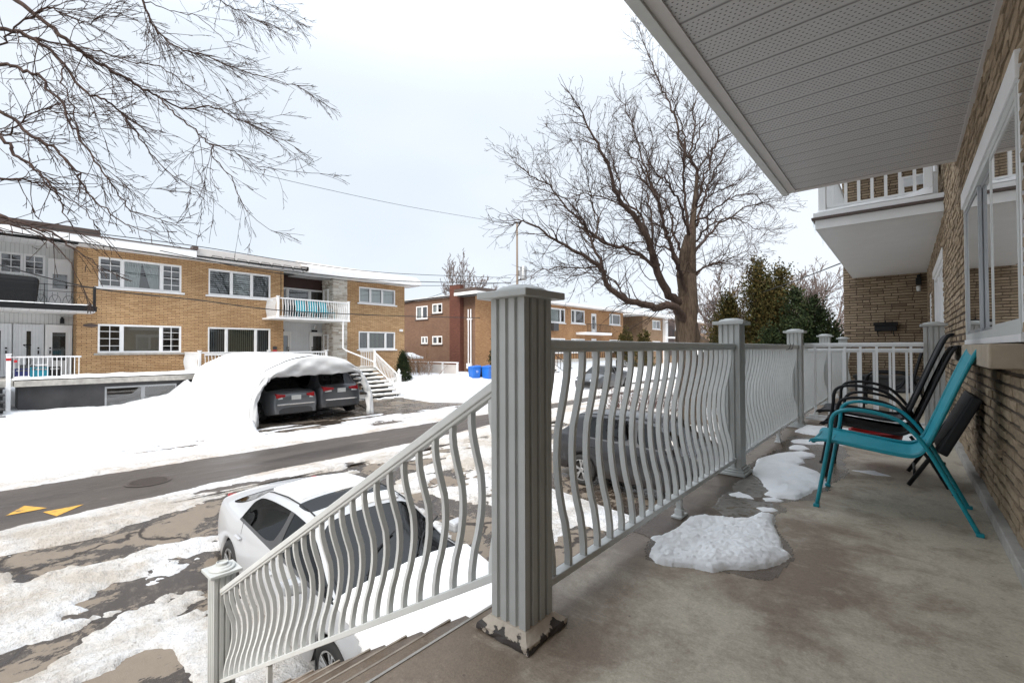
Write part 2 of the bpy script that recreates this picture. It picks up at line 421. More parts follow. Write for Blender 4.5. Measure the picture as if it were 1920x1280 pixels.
def glass(name, tint=(.85, .9, .9), refl=1.0, minr=.10):
    m = bpy.data.materials.new(name); m.use_nodes = True; t = m.node_tree; t.nodes.clear()
    o = t.nodes.new('ShaderNodeOutputMaterial'); mx = t.nodes.new('ShaderNodeMixShader'); tr = t.nodes.new('ShaderNodeBsdfTransparent'); gl = t.nodes.new('ShaderNodeBsdfGlossy')
    tr.inputs['Color'].default_value = (*tint, 1); gl.inputs['Roughness'].default_value = .02; gl.inputs['Color'].default_value = (1, 1, 1, 1)
    f = t.nodes.new('ShaderNodeFresnel'); f.inputs['IOR'].default_value = 1.5
    a = t.nodes.new('ShaderNodeMath'); a.operation = 'MULTIPLY_ADD'; a.inputs[1].default_value = refl; a.inputs[2].default_value = minr; a.use_clamp = True
    t.links.new(f.outputs[0], a.inputs[0]); t.links.new(a.outputs[0], mx.inputs[0]); t.links.new(tr.outputs[0], mx.inputs[1]); t.links.new(gl.outputs[0], mx.inputs[2]); t.links.new(mx.outputs[0], o.inputs[0])
    return m
M['glass'] = glass('window_glass'); M['carglass'] = glass('car_glass', (.04, .07, .07), .6, .015)
M['tintglass'] = glass('tinted_glass', (.02, .022, .022), .7, .02)

def carpaint(name, col, metal=0, dirt=None):
    t = NT(name); p = t.pos(); n = t.noise(p, 3.5, 6, .6); n2 = t.noise(p, 160, 2)
    c = t.mix(n2, tuple(a * .96 for a in col), tuple(min(1, a * 1.04) for a in col))
    tc = t.node('ShaderNodeTexCoord'); ox, oy, oz = t.sep(tc.outputs['Object'])
    d = t.math('MULTIPLY', t.ramp(oz, [(.25, 1), (.62, 0)]), t.ramp(n, [(.3, .25), (.7, 1)]))
    if dirt: c = t.mix(t.math('MULTIPLY', d, .42), c, dirt)
    t.set(Base_Color=c, Metallic=metal, Coat_Weight=.5, Coat_Roughness=.06)
    t.link(t.math('ADD', t.math('MULTIPLY', d, .25), .33), t.b.inputs['Roughness']); return t.m
M['paint_white'] = carpaint('white_car_paint', (.40, .41, .425), 0, (.24, .165, .10))
M['paint_char'] = carpaint('brown_grey_car_paint', (.012, .012, .014), .0, (.085, .068, .054))
M['paint_grey'] = carpaint('grey_car_paint', (.14, .15, .16), .4, (.22, .19, .17))
M['paint_dark'] = carpaint('dark_grey_car_paint', (.085, .09, .098), .4, (.22, .19, .17))
M['taillight'] = simple('red_lens', (.38, .01, .015), .15, var=.1, coat=1)
M['headlight'] = simple('clear_lens', (.55, .58, .6), .1, var=.2, coat=1)
M['amber'] = simple('white_lens', (.7, .7, .68), .2, coat=1)
M['tarp'] = simple('white_tarpaulin', (.60, .60, .60), .5, var=.05, nscale=1.5, bump=1.0, bscale=4)
def clearpvc():
    m = glass('cloudy_plastic_sheet', (.55, .55, .56), 1.0, .12); return m
M['pvc'] = clearpvc()
def worn():
    t = NT('worn_yellow_paint'); p = t.pos(); n = t.noise(t.mapped(p, (1, .4, 1)), 16, 7, .75)
    t.set(Base_Color=t.mix(t.ramp(n, [(.36, 0), (.47, 1)]), (.09, .07, .05), (.60, .33, .05)), Roughness=.7); return t.m
M['yellow'] = worn()
M['iron'] = simple('cast_iron', (.10, .08, .068), .6, metal=.4, bump=.5, bscale=50)
M['ice'] = simple('thin_ice', (.19, .175, .155), .12, var=.25, nscale=9)
def teal():
    t = NT('teal_sling'); p = t.pos(); w = t.noise(p, 500, 2); n = t.noise(p, 4, 4)
    t.set(Base_Color=t.mix(n, (.004, .27, .345), (.006, .33, .41)), Roughness=.5); t.bump(w, .4, .002); return t.m
M['teal_sling'] = teal()
def curtain(name, col):
    t = NT(name); p = t.pos(); x, y, z = t.sep(p); n = t.noise(t.mapped(p, (6, 6, .3)), 2, 4)
    t.set(Base_Color=t.mix(n, tuple(a * .8 for a in col), col), Roughness=.9); return t.m
M['curtain'] = curtain('white_curtain', (.72, .74, .73)); M['blind_grey'] = curtain('grey_blind', (.30, .32, .33)); M['blind_green'] = curtain('olive_blind', (.30, .32, .24)); M['blind_tan'] = curtain('tan_blind', (.36, .30, .24)); M['curtain_grey'] = curtain('grey_curtain', (.36, .36, .36))
M['plate'] = simple('licence_plate', (.60, .60, .58), .4)

# ------------------------------------------------------------------ terrain
GP = [(-400, -1.45), (-9.3, -1.5), (-8.2, -1.66), (-6.6, -2.02), (-4.5, -2.17), (-1.0, -2.25)]
def gz(x): return float(np.interp(x, [a for a, b in GP], [b for a, b in GP]))
def gzv(x): return np.interp(x, [a for a, b in GP], [b for a, b in GP])

def hash2(ix, iy, s):
    h = (ix * 374761393 + iy * 668265263 + s * 974634777) & 0x7fffffff
    h = ((h ^ (h >> 13)) * 1274126177) & 0x7fffffff
    return ((h ^ (h >> 16)) & 0xffff) / 65535.0
def vn(x, y, s=0):
    ix = np.floor(x).astype(np.int64); iy = np.floor(y).astype(np.int64); fx = x - ix; fy = y - iy
    fx = fx * fx * (3 - 2 * fx); fy = fy * fy * (3 - 2 * fy)
    a = hash2(ix, iy, s); b = hash2(ix + 1, iy, s); c = hash2(ix, iy + 1, s); d = hash2(ix + 1, iy + 1, s)
    return (a * (1 - fx) + b * fx) * (1 - fy) + (c * (1 - fx) + d * fx) * fy
def fbm(x, y, o=5, s=0, g=.5):
    t = 0; a = 1; n = 0
    for i in range(o):
        t = t + a * (vn(x, y, s + i * 17) - .5); n += a; a *= g; x = x * 2.03 + 11.3; y = y * 2.03 + 5.7
    return t / n
def sdpoly(px, py, poly):
    # signed distance, negative inside
    d = np.full(px.shape, 1e9); inside = np.zeros(px.shape, bool); n = len(poly)
    for i in range(n):
        ax, ay = poly[i]; bx, by = poly[(i + 1) % n]; ex, ey = bx - ax, by - ay
        wx = px - ax; wy = py - ay; L = ex * ex + ey * ey + 1e-12
        t = np.clip((wx * ex + wy * ey) / L, 0, 1)
        d = np.minimum(d, (wx - t * ex) ** 2 + (wy - t * ey) ** 2)
        c = ((ay > py) != (by > py)) & (px < (bx - ax) * (py - ay) / ((by - ay) if by != ay else 1e-12) + ax)
        inside ^= c
    d = np.sqrt(d); return np.where(inside, -d, d)

def axis(segs):
    out = []
    for a, b, s in segs:
        n = max(1, int(round((b - a) / s))); out += [a + (b - a) * i / n for i in range(n)]
    out.append(segs[-1][1]); return np.array(out)

def gridmesh(name, xs, ys, Z, mat, keep=None, parent=None):
    nx, ny = len(xs), len(ys); XX, YY = np.meshgrid(xs, ys, indexing='ij')
    co = np.stack([XX, YY, Z], -1).reshape(-1, 3)
    i = np.arange(nx - 1)[:, None] * ny + np.arange(ny - 1)[None, :]
    q = np.stack([i, i + ny, i + ny + 1, i + 1], -1).reshape(-1, 4)
    if keep is not None:
        k = keep.reshape(-1); q = q[k[q].any(axis=1)]
        used = np.zeros(len(co), bool); used[q.reshape(-1)] = True; mp = np.cumsum(used) - 1; co = co[used]; q = mp[q]
    me = bpy.data.meshes.new(name); me.vertices.add(len(co)); me.vertices.foreach_set('co', co.reshape(-1))
    me.loops.add(len(q) * 4); me.loops.foreach_set('vertex_index', q.reshape(-1)); me.polygons.add(len(q))
    me.polygons.foreach_set('loop_start', np.arange(len(q)) * 4); me.polygons.foreach_set('use_smooth', np.ones(len(q), bool))
    me.materials.append(mat); me.update(calc_edges=True)
    o = bpy.data.objects.new(name, me); COL.objects.link(o)
    if parent: o.parent = parent
    return o

# ground: one big sheet following the slope of the driveways
xs = axis([(-400, -40, 30), (-40, -10, 5), (-9.3, -1, .35), (-1, 2, 1), (2, 400, 40)]); xs = np.unique(np.concatenate([xs, [-9.3, -8.2, -6.6, -4.5]]))
ys = axis([(-300, -20, 40), (-20, 60, 4), (60, 500, 40)])
XX, YY = np.meshgrid(xs, ys, indexing='ij')
g = gridmesh('ground', xs, ys, gzv(XX), M['ground']); tag(g, kind='structure')

m = MB()
yy = [-300, -20, 0, 5, 10, 15, 20, 26, 35, 60, 300]
def roadc(y): return 0 if y < 16 else -(y - 16) * .10
for a, b in zip(yy, yy[1:]):
    m.quad((-13.4 + roadc(a), a, -1.45), (-9.1 + roadc(a), a, -1.496), (-9.1 + roadc(b), b, -1.496), (-13.4 + roadc(b), b, -1.45))
road = m.build('road', M['asphalt']); tag(road, kind='structure')
ROADZ = lambda x: -1.45 - .046 * (x + 13.4) / 4.3

P1 = [(-8.5, -.3), (-8.56, 0.14), (-8.63, 0.43), (-8.68, 0.71), (-8.61, 1.08), (-8.69, 1.46), (-8.65, 1.85), (-8.63, 2.23), (-8.65, 2.55), (-8.64, 3.2), (-7.78, 2.9), (-7.82, 2.31), (-7.88, 1.93), (-7.94, 1.56), (-7.85, 1.32), (-7.86, 1.11), (-7.88, 0.89), (-7.98, 0.71), (-7.98, 0.53), (-7.92, 0.32), (-8.16, 0.24), (-8.28, 0.01)]
P2 = [(-7.18, 0.71), (-7.25, 0.9), (-7.09, 1.19), (-6.99, 1.46), (-7.12, 1.75), (-7.24, 2.12), (-7.0, 2.1), (-6.95, 1.76), (-6.91, 1.71), (-6.82, 1.44), (-6.80, 1.16), (-6.75, 1.14), (-6.83, 1.0), (-6.95, 0.57), (-7.01, 0.6), (-6.99, 0.81)]
P3 = [(-6.71, -.3), (-6.74, 0.12), (-6.76, 0.29), (-6.75, 0.45), (-6.75, 0.61), (-6.79, 0.77), (-6.76, 0.96), (-6.66, 0.89), (-6.57, 0.7), (-6.49, 0.65), (-6.41, 0.46), (-6.26, 0.38), (-6.19, 0.23), (-6.14, 0.11), (-6.21, -.3)]
P4 = [(-5.83, 0.58), (-5.85, 0.67), (-5.82, 0.83), (-5.92, 0.94), (-5.92, 1.1), (-5.77, 1.28), (-5.56, 1.3), (-5.08, 1.33), (-4.4, 1.3), (-4.4, .4), (-5.53, 0.45)]
F1 = [(-14.75, 0.88), (-14.85, 1.75), (-14.7, 2.45), (-14.71, 4.54), (-14.52, 4.38), (-14.5, 3.3), (-14.52, 2.31), (-14.68, 1.52), (-14.62, .9)]
F2 = [(-14.1, 2.3), (-14.15, 3.6), (-13.85, 3.4), (-13.9, 2.4)]
DR = [(-22, 5.5), (-22, 9.6), (-20.2, 12.2), (-19.27, 13.9), (-16.84, 13.6), (-14.8, 14.9), (-14.3, 14.2), (-14.65, 11.67), (-14.2, 9.15), (-14.0, 7.37), (-13.9, 6.01), (-14.2, 5.4)]
MS = [(-13.4, 8.3), (-13.36, 9.2), (-12.9, 9.3), (-12.75, 8.1)]
N1 = [(-8.93, 7.27), (-8.96, 7.7), (-8.77, 8.02), (-8.66, 8.6), (-8.53, 8.31), (-8.47, 7.68), (-8.49, 7.35), (-8.81, 7.22)]
N2 = [(-9.2, 5.2), (-8.86, 5.94), (-8.74, 6.27), (-8.53, 6.6), (-8.3, 6.38), (-8.14, 5.94), (-7.98, 5.58), (-8.2, 4.9)]
N4 = [(-7.45, 5.37), (-7.13, 5.86), (-6.67, 6.18), (-6.14, 6.43), (-5.2, 6.3), (-4.4, 5.4), (-4.0, 4.7), (-5.02, 4.6), (-5.42, 4.9), (-5.95, 5.2), (-6.44, 5.37), (-6.81, 5.3)]
N5 = [(-7.37, 8.9), (-7.3, 10.2), (-6.9, 10.9), (-5.71, 11.2), (-3.0, 11.4), (-1.2, 11.2), (-1.2, 8.3), (-3.2, 8.1), (-5.08, 7.15), (-5.89, 7.4)]
N6 = [(-1.2, 3.8), (-3.3, 4.2), (-4.2, 5.6), (-4.6, 7.0), (-3.2, 7.4), (-1.2, 7.2)]

xs = axis([(-80, -26, 3), (-26, -16, .14), (-16, -14.8, .07), (-14.8, -9.3, .05), (-9.3, -4.4, .030), (-4.4, -1.25, .07)])
ys = axis([(-40, -1, 1.3), (-1, 4.2, .036), (4.2, 10, .055), (10, 20, .13), (20, 45, .4), (45, 200, 5)])
X_, Y_ = np.meshgrid(xs, ys, indexing='ij')
far = -12.0 + np.where(Y_ > 17, -(Y_ - 17) * .12, 0) + .12 * fbm(Y_ * .5, X_ * 0, 3, 3)
near = np.interp(Y_, [-40, 0, 3, 7, 10, 15, 25, 60], [-9.45, -9.5, -9.85, -9.95, -10.2, -11.0, -11.7, -16]) + .1 * fbm(Y_ * .7, X_ * 0, 3, 9)
rn = fbm(X_ * 2.2, Y_ * 1.0, 6, 21, .6); rn2 = fbm(X_ * 7, Y_ * 5, 5, 41, .62); ln = fbm(X_ * .5, Y_ * .35, 4, 61)
sdr = np.maximum(far - X_, X_ - near)            # negative on the travelled lane
sdr = np.maximum(far - X_, 0) + np.maximum(X_ - near, 0) + np.where((X_ > far) & (X_ < near), -np.minimum(X_ - far, near - X_), 0)
rn3 = fbm(X_ * 19, Y_ * 14, 4, 57, .65)
def edge(sd, w, T, amp): return np.clip((sd + amp * rn + .6 * amp * rn2 + .25 * amp * rn3) / w, -.6, 1) * T
T0 = .038 + .03 * ln + .050 * rn + .040 * rn2 + .008 * rn3 + .014 * fbm(X_ * 1.3, Y_ * 1.3, 3, 77)
t = np.minimum(T0, edge(sdr, .35, .07, .22))
for P, w, a in ((P1, .16, .22), (P2, .14, .3), (P3, .16, .22), (P4, .05, .10), (F1, .12, .35), (F2, .1, .4), (MS, .15, .35), (N1, .15, .4), (N2, .2, .5), (N4, .2, .3), (N5, .2, .3), (N6, .3, .3)):
    sd = sdpoly(X_, Y_, P); t = np.minimum(t, edge(sd, w * .55, .055, a * 1.25))
# churned, partly melted apron in front of the shelter
sdd = sdpoly(X_, Y_, DR); streak = fbm(X_ * 2.6, Y_ * .8, 6, 88, .62)
t = np.where(sdd < .3, np.minimum(t, np.where(X_ > -15.3, .16 * (streak + .02), -.02) + np.clip(sdd, 0, .3) * .25), t)
t = np.where((Y_ > 10) & (sdd < 0) & (X_ < -14.9), -.02, t)
# scuffed thin patches on both verges
thin = fbm(X_ * 1.6, Y_ * .45, 6, 131, .6)
vm = np.clip(1 - np.abs(X_ + 13.6) / 1.5, 0, 1) * np.clip((Y_ - 4) / 3, 0, 1)
t = t - vm * np.clip(thin - .05, 0, 1) * 1.5
vm = np.clip(1 - np.abs(X_ + 8.3) / 1.3, 0, 1) * np.clip((Y_ - 1) / 3, 0, 1)
t = t - vm * np.clip(thin - .02, 0, 1) * 1.6
gs = fbm(X_ * 1.1 + 4, Y_ * .6, 6, 205, .65)
t = t - np.clip(1 - np.abs(X_ + 6.6) / 1.4, 0, 1) * np.clip(gs - .06, 0, 1) * 1.3
# banks on the far lawn
def sst(a, b, v): u = np.clip((v - a) / (b - a), 0, 1); return u * u * (3 - 2 * u)
bank = sst(-15.0, -21.5, X_) * (1 - sst(4.2, 5.6, Y_)) * .42
side = np.exp(-((Y_ - 5.6) / .62) ** 2) * sst(-14.7, -16.2, X_) * np.where(Y_ > 5.42, 0, 1) * 1.05 + .24 * np.exp(-((Y_ - 4.9) / 1.1) ** 2) * sst(-14.6, -17.5, X_) * (Y_ < 5.42) + .03 * sst(-15, -18, X_) * (Y_ < 5.42)

m2 = sst(14.2, 16.0, Y_) * sst(-14.6, -17.5, X_) * .42 + sst(15, 17, Y_) * sst(-19, -23.5, X_) * (1 - sst(28, 32, Y_)) * .25
m3 = sst(-11.9, -12.6, X_) * (1 - sst(-13.2, -14.0, X_)) * sst(13, 18, Y_) * .12
m4 = sst(-2.2, -1.4, X_) * .15 + np.exp(-((X_ + 5.5) / 2.2) ** 2 - ((Y_ - 7.6) / .5) ** 2) * .12 + sst(12.2, 14, Y_) * sst(-9.3, -8, X_) * (.35 + .2 * ln)
lump = 1 + .45 * ln + .25 * fbm(X_ * 1.5, Y_ * 1.5, 4, 99)
t = t + (bank + side + m2 + m3 + m4) * lump
under = (X_ < -22.35) & (Y_ < 14.3)
t = np.where(under & (Y_ > 5.6), -.1, t)
Zs = np.where((X_ > -13.4) & (X_ < -9.1), np.maximum(gzv(X_), -1.45 - .046 * (X_ + 13.4) / 4.3), gzv(X_)) + t
sn = gridmesh('snow', xs, ys, Zs, M['snow_dirty'], keep=(t > -.035)); tag(sn, kind='structure')
def snowz(x, y):
    i = int(np.argmin(abs(xs - x))); j = int(np.argmin(abs(ys - y))); return float(max(Zs[i, j], gz(x)))

# road paint and manhole
m = MB()
def flat(poly, z, mat, name):
    mm = MB(); mm.add([(x, y, ROADZ(x) + z) for x, y in poly], [tuple(range(len(poly)))]); return mm.build(name, mat)
a = flat([(-10.05, .60), (-9.66, .72), (-10.05, 1.06)], .006, M['yellow'], 'road_marking'); tag(a, 'yellow arrowhead painted on the street, the right one of the pair', 'road marking', 'yellow arrowheads painted on the street')
b = flat([(-10.25, .22), (-10.66, .43), (-10.25, .66)], .006, M['yellow'], 'road_marking'); tag(b, 'yellow arrowhead painted on the street, nearest the left edge', 'road marking', 'yellow arrowheads painted on the street')
mh = thing('manhole_cover', 'round cast-iron manhole cover set in the wet street', 'manhole', (-10.82, 2.03, ROADZ(-10.82)))
m = MB(); m.lathe([(.30, .004), (.30, .012), (.0, .012)], (-10.82, 2.03, ROADZ(-10.82)), 32)
for k in range(-4, 5):
    w = math.sqrt(max(.0, .28 ** 2 - (k * .062) ** 2)); m.box(-10.82 + k * .062 - .016, -10.82 + k * .062 + .016, 2.03 - w, 2.03 + w, ROADZ(-10.82) + .012, ROADZ(-10.82) + .021)
m.build('cover', M['iron'], mh)
m = MB(); seg = 36; c = (-10.82, 2.03); z = ROADZ(-10.82) + .009
vs = [(c[0] + r_ * math.cos(2 * math.pi * k / seg), c[1] + r_ * math.sin(2 * math.pi * k / seg), z) for r_ in (.31, .36) for k in range(seg)]
m.add(vs, [(k, (k + 1) % seg, seg + (k + 1) % seg, seg + k) for k in range(seg)]); m.build('ring', M['iron'], mh)

# ------------------------------------------------------------------ facade helpers
class F:
    def __init__(s, face, at): s.face = face; s.at = at
    def p(s, u, d, z):
        if s.face == '+X': return (s.at + d, u, z)
        if s.face == '-X': return (s.at - d, u, z)
        if s.face == '-Y': return (u, s.at - d, z)
        if s.face == '+Y': return (u, s.at + d, z)
    def box(s, m, u0, u1, d0, d1, z0, z1, mi=0):
        a = s.p(u0, d0, z0); b = s.p(u1, d1, z1); m.box(a[0], b[0], a[1], b[1], a[2], b[2], mi)
    def rect(s, m, u0, u1, z0, z1, d, mi=0): m.quad(s.p(u0, d, z0), s.p(u1, d, z0), s.p(u1, d, z1), s.p(u0, d, z1), mi)

def wall(parent, f, u0, u1, z0, z1, ops, mat, thick=.3, name='wall'):
    m = MB(); us = sorted({u0, u1} | {v for o in ops for v in o[:2]}); zs = sorted({z0, z1} | {v for o in ops for v in o[2:4]})
    us = [u for u in us if u0 <= u <= u1]; zs = [z for z in zs if z0 <= z <= z1]
    for a, b in zip(us, us[1:]):
        for c, d in zip(zs, zs[1:]):
            if any(o[0] <= a and b <= o[1] and o[2] <= c and d <= o[3] for o in ops): continue
            f.rect(m, a, b, c, d, 0)
    for o in ops:
        a, b, c, d = o[:4]
        for q in (((a, 0, c), (a, -thick, c), (a, -thick, d), (a, 0, d)), ((b, 0, c), (b, 0, d), (b, -thick, d), (b, -thick, c)), ((a, 0, d), (a, -thick, d), (b, -thick, d), (b, 0, d)), ((a, 0, c), (b, 0, c), (b, -thick, c), (a, -thick, c))):
            m.quad(*[f.p(*k) for k in q])
    return m.build(name, mat, parent)

def window(parent, f, u0, u1, z0, z1, splits=(), munt={}, blinds={}, fr=.055, rec=.05, sill=True, mat=None, glassm=None, label=None, proud=.0, stripes=None):
    mat = mat or M['white']; m = MB(); d0, d1 = -rec - .05, proud
    f.box(m, u0, u1, d0, d1, z0, z0 + fr); f.box(m, u0, u1, d0, d1, z1 - fr, z1)
    f.box(m, u0, u0 + fr, d0, d1, z0 + fr, z1 - fr); f.box(m, u1 - fr, u1, d0, d1, z0 + fr, z1 - fr)
    for s in splits: f.box(m, s - fr * .5, s + fr * .5, d0, d1 - .012, z0 + fr, z1 - fr)
    ed = [u0] + list(splits) + [u1]
    for i, (a, b) in enumerate(zip(ed, ed[1:])):
        f2 = .022
        A, B = a + fr * .5, b - fr * .5
        f.box(m, A, A + f2 + fr * .3, d0 + .01, d1 - .03, z0 + fr, z1 - fr); f.box(m, B - f2 - fr * .3, B, d0 + .01, d1 - .03, z0 + fr, z1 - fr)
        f.box(m, A, B, d0 + .01, d1 - .031, z0 + fr, z0 + fr + f2); f.box(m, A, B, d0 + .01, d1 - .031, z1 - fr - f2, z1 - fr)
        if i in munt:
            nx, nz = munt[i]
            for k in range(1, nx): u = a + (b - a) * k / nx; f.box(m, u - .011, u + .011, d0 + .012, d1 - .04, z0 + fr, z1 - fr)
            for k in range(1, nz): z = z0 + (z1 - z0) * k / nz; f.box(m, A, B, d0 + .013, d1 - .041, z - .011, z + .011)
    w = m.build('window', mat, parent)
    if label: w['label'] = label
    m = MB(); f.rect(m, u0 + fr * .6, u1 - fr * .6, z0 + fr * .6, z1 - fr * .6, -rec - .02); m.build('pane', glassm or M['glass'], w)
    for i, (kind, bm) in blinds.items():
        a, b = ed[i] + fr, ed[i + 1] - fr; m = MB(); dd = -rec - .12
        if kind == 'flat': f.rect(m, a, b, z0 + .03, z1 - .03, dd)
        elif kind == 'vert':
            n = max(3, int((b - a) / .09))
            for k in range(n):
                u = a + (b - a) * (k + .5) / n; hw = (b - a) / n * .40
                m.quad(f.p(u - hw, dd, z0 + .04), f.p(u + hw, dd - .035, z0 + .04), f.p(u + hw, dd - .035, z1 - .04), f.p(u - hw, dd, z1 - .04))
        elif kind == 'horiz':
            n = max(3, int((z1 - z0) / .105))
            for k in range(n):
                z = z0 + .05 + (z1 - z0 - .1) * (k + .5) / n; hz = (z1 - z0) / n * .30
                f.rect(m, a, b, z - hz, z + hz, dd)
        elif kind == 'drape':
            n = 40
            for side in (0, 1):
                for k in range(n):
                    def pt(q, z, top):
                        wid = (b - a) * .5
                        pull = 0 if top else (.35 if side else .15)
                        u = (a + q * wid * (1 - pull)) if side == 0 else (b - q * wid * (1 - pull * 1.4))
                        return f.p(u, dd - .03 * math.sin(q * 50), z)
                    q0, q1 = k / n, (k + 1) / n
                    m.quad(pt(q0, z0 + .05, False), pt(q1, z0 + .05, False), pt(q1, z1 - .04, True), pt(q0, z1 - .04, True))
        m.build('blind' if kind != 'drape' else 'curtain', bm, w)
    if sill:
        m = MB(); f.box(m, u0 - .12, u1 + .12, -.02, .07, z0 - .085, z0 - .004); m.build('sill', sill if not isinstance(sill, bool) else M['white'], w, bevel=.008)
    return w

def door(parent, f, u0, u1, z0, z1, lite=None, mat=None, handle=1, glassm=None):
    mat = mat or M['white']; m = MB(); fr = .07
    f.box(m, u0, u0 + fr, -.10, .0, z0, z1); f.box(m, u1 - fr, u1, -.10, .0, z0, z1); f.box(m, u0 + fr, u1 - fr, -.10, .0, z1 - fr, z1)
    a, b, c, d = u0 + fr, u1 - fr, z0 + .02, z1 - fr
    if lite:
        l0, l1, h0, h1 = lite; l0, l1 = a + l0 * (b - a), a + l1 * (b - a); h0, h1 = c + h0 * (d - c), c + h1 * (d - c)
        for q in ((a, b, c, h0), (a, b, h1, d), (a, l0, h0, h1), (l1, b, h0, h1)): f.box(m, q[0], q[1], -.085, -.03, q[2], q[3])
        for q in ((l0 - .02, l0 + .004, h0, h1), (l1 - .004, l1 + .02, h0, h1), (l0, l1, h0 - .02, h0 + .004), (l0, l1, h1 - .004, h1 + .02)): f.box(m, q[0], q[1], -.035, -.018, q[2], q[3])
    else: f.box(m, a, b, -.085, -.03, c, d)
    o = m.build('door', mat, parent)
    if lite:
        m = MB(); f.rect(m, l0, l1, h0, h1, -.05); m.build('pane', glassm or M['glass'], o)
        m = MB(); f.rect(m, l0 - .01, l1 + .01, h0 - .01, h1 + .01, -.078); m.build('backing', M['interior'], o)
    m = MB(); u = b - .07 if handle > 0 else a + .07
    f.box(m, u - .02, u + .02, -.03, .02, (c + d) / 2 - .12, (c + d) / 2 + .02); f.box(m, u - .025, u + .025, -.03, .01, (c + d) / 2 + .08, (c + d) / 2 + .14)
    m.build('handle', M['black'], o); return o

# ---- railings ------------------------------------------------------------
def belly(t):
    k = [(0, 0), (.07, 0), (.16, .18), (.30, .72), (.42, .97), (.52, 1), (.62, .88), (.76, .42), (.86, .10), (.93, 0), (1, 0)]
    for (a, u), (b, v) in zip(k, k[1:]):
        if t <= b: s = (t - a) / (b - a); s = s * s * (3 - 2 * s) * .35 + s * .65; return u + (v - u) * s
    return 0
_bal = {}
def baluster_mesh(h, w, depth, out, curve, n=16):
    key = (round(h, 3), w, depth, tuple(out), curve)
    if key in _bal: return _bal[key]
    m = MB(); out = Vector(out); side = Vector((-out.y, out.x, 0))
    if curve: pts = [Vector((0, 0, h * i / n)) + out * curve * belly(i / n) for i in range(n + 1)]
    else: pts = [Vector((0, 0, 0)), Vector((0, 0, h))]
    m.sweep(pts, w, depth, side); o = m.build('baluster', M['alu']); me = o.data; bpy.data.objects.remove(o)
    if curve: me.polygons.foreach_set('use_smooth', [True] * len(me.polygons)); me.set_sharp_from_angle(angle=R(35))
    _bal[key] = me; return me

def railing(name, label, a, b, zb, zt, pitch, out, curve=.055, mat=None, w=.019, dep=.026, group='railing sections of the porch', rh=.045, rw=.05, cat='railing', foot=None, inset=.5, parent=None, second=None, n=16):
    """a,b: 2-D ends (x,y[,dz]) at baluster line; sloped if the ends carry different heights."""
    mat = mat or M['alu']; A = Vector((a[0], a[1], 0)); B = Vector((b[0], b[1], 0)); L = (B - A).length; d = (B - A) / L
    za = a[2] if len(a) > 2 else 0; zbb = b[2] if len(b) > 2 else 0
    if parent is None: t = thing(name, label, cat, (a[0], a[1], zb + za), 0, group)
    else:
        t = parent
    out = Vector((*out, 0))
    def P(s, z): return A + d * s + Vector((0, 0, z + za + (zbb - za) * s / L))
    up = Vector((0, 0, 1))
    m = MB(); m.bar(P(0, zt - rh * .35), P(L, zt - rh * .35), rw, rh * .7, up); m.bar(P(0, zt - rh * .85), P(L, zt - rh * .85), rw * .72, rh * .42, up)
    tr = m.build('top_rail', mat, t, bevel=.006)
    m = MB(); m.bar(P(0, zb + .014), P(L, zb + .014), rw * .85, .028, up); m.build('bottom_rail', mat, t, bevel=.003)
    if second:
        m = MB(); m.bar(P(0, second), P(L, second), rw * .7, .03, up); m.build('middle_rail', mat, t, bevel=.003)
    nb = int(L / pitch); st = (L - nb * pitch) / 2 + pitch * inset
    base = ORG[t.name]; hh = zt - rh - zb - .022; me = baluster_mesh(hh, w, dep, out, curve, n)
    if me.materials[0] != mat:
        k2 = (me.name, mat.name)
        if k2 not in _bal: c = me.copy(); c.materials[0] = mat; _bal[k2] = c
        me = _bal[k2]
    for i in range(nb):
        s = st + i * pitch
        if s > L - .02: break
        o = bpy.data.objects.new('baluster', me); COL.objects.link(o); o.parent = t; p = P(s, zb + .024); o.location = p - base
    if foot:
        for s in foot:
            p = P(s, 0); z0 = foot[s]; m = MB(); m.box(p.x - .016, p.x + .016, p.y - .016, p.y + .016, z0 + .012, p.z + zb); m.box(p.x - .03, p.x + .03, p.y - .055, p.y + .055, z0 + .001, z0 + .012); m.box(p.x - .022, p.x + .022, p.y - .022, p.y + .022, z0 + .012, z0 + .045)
            m.build('foot', mat, t, bevel=.002)
    return t

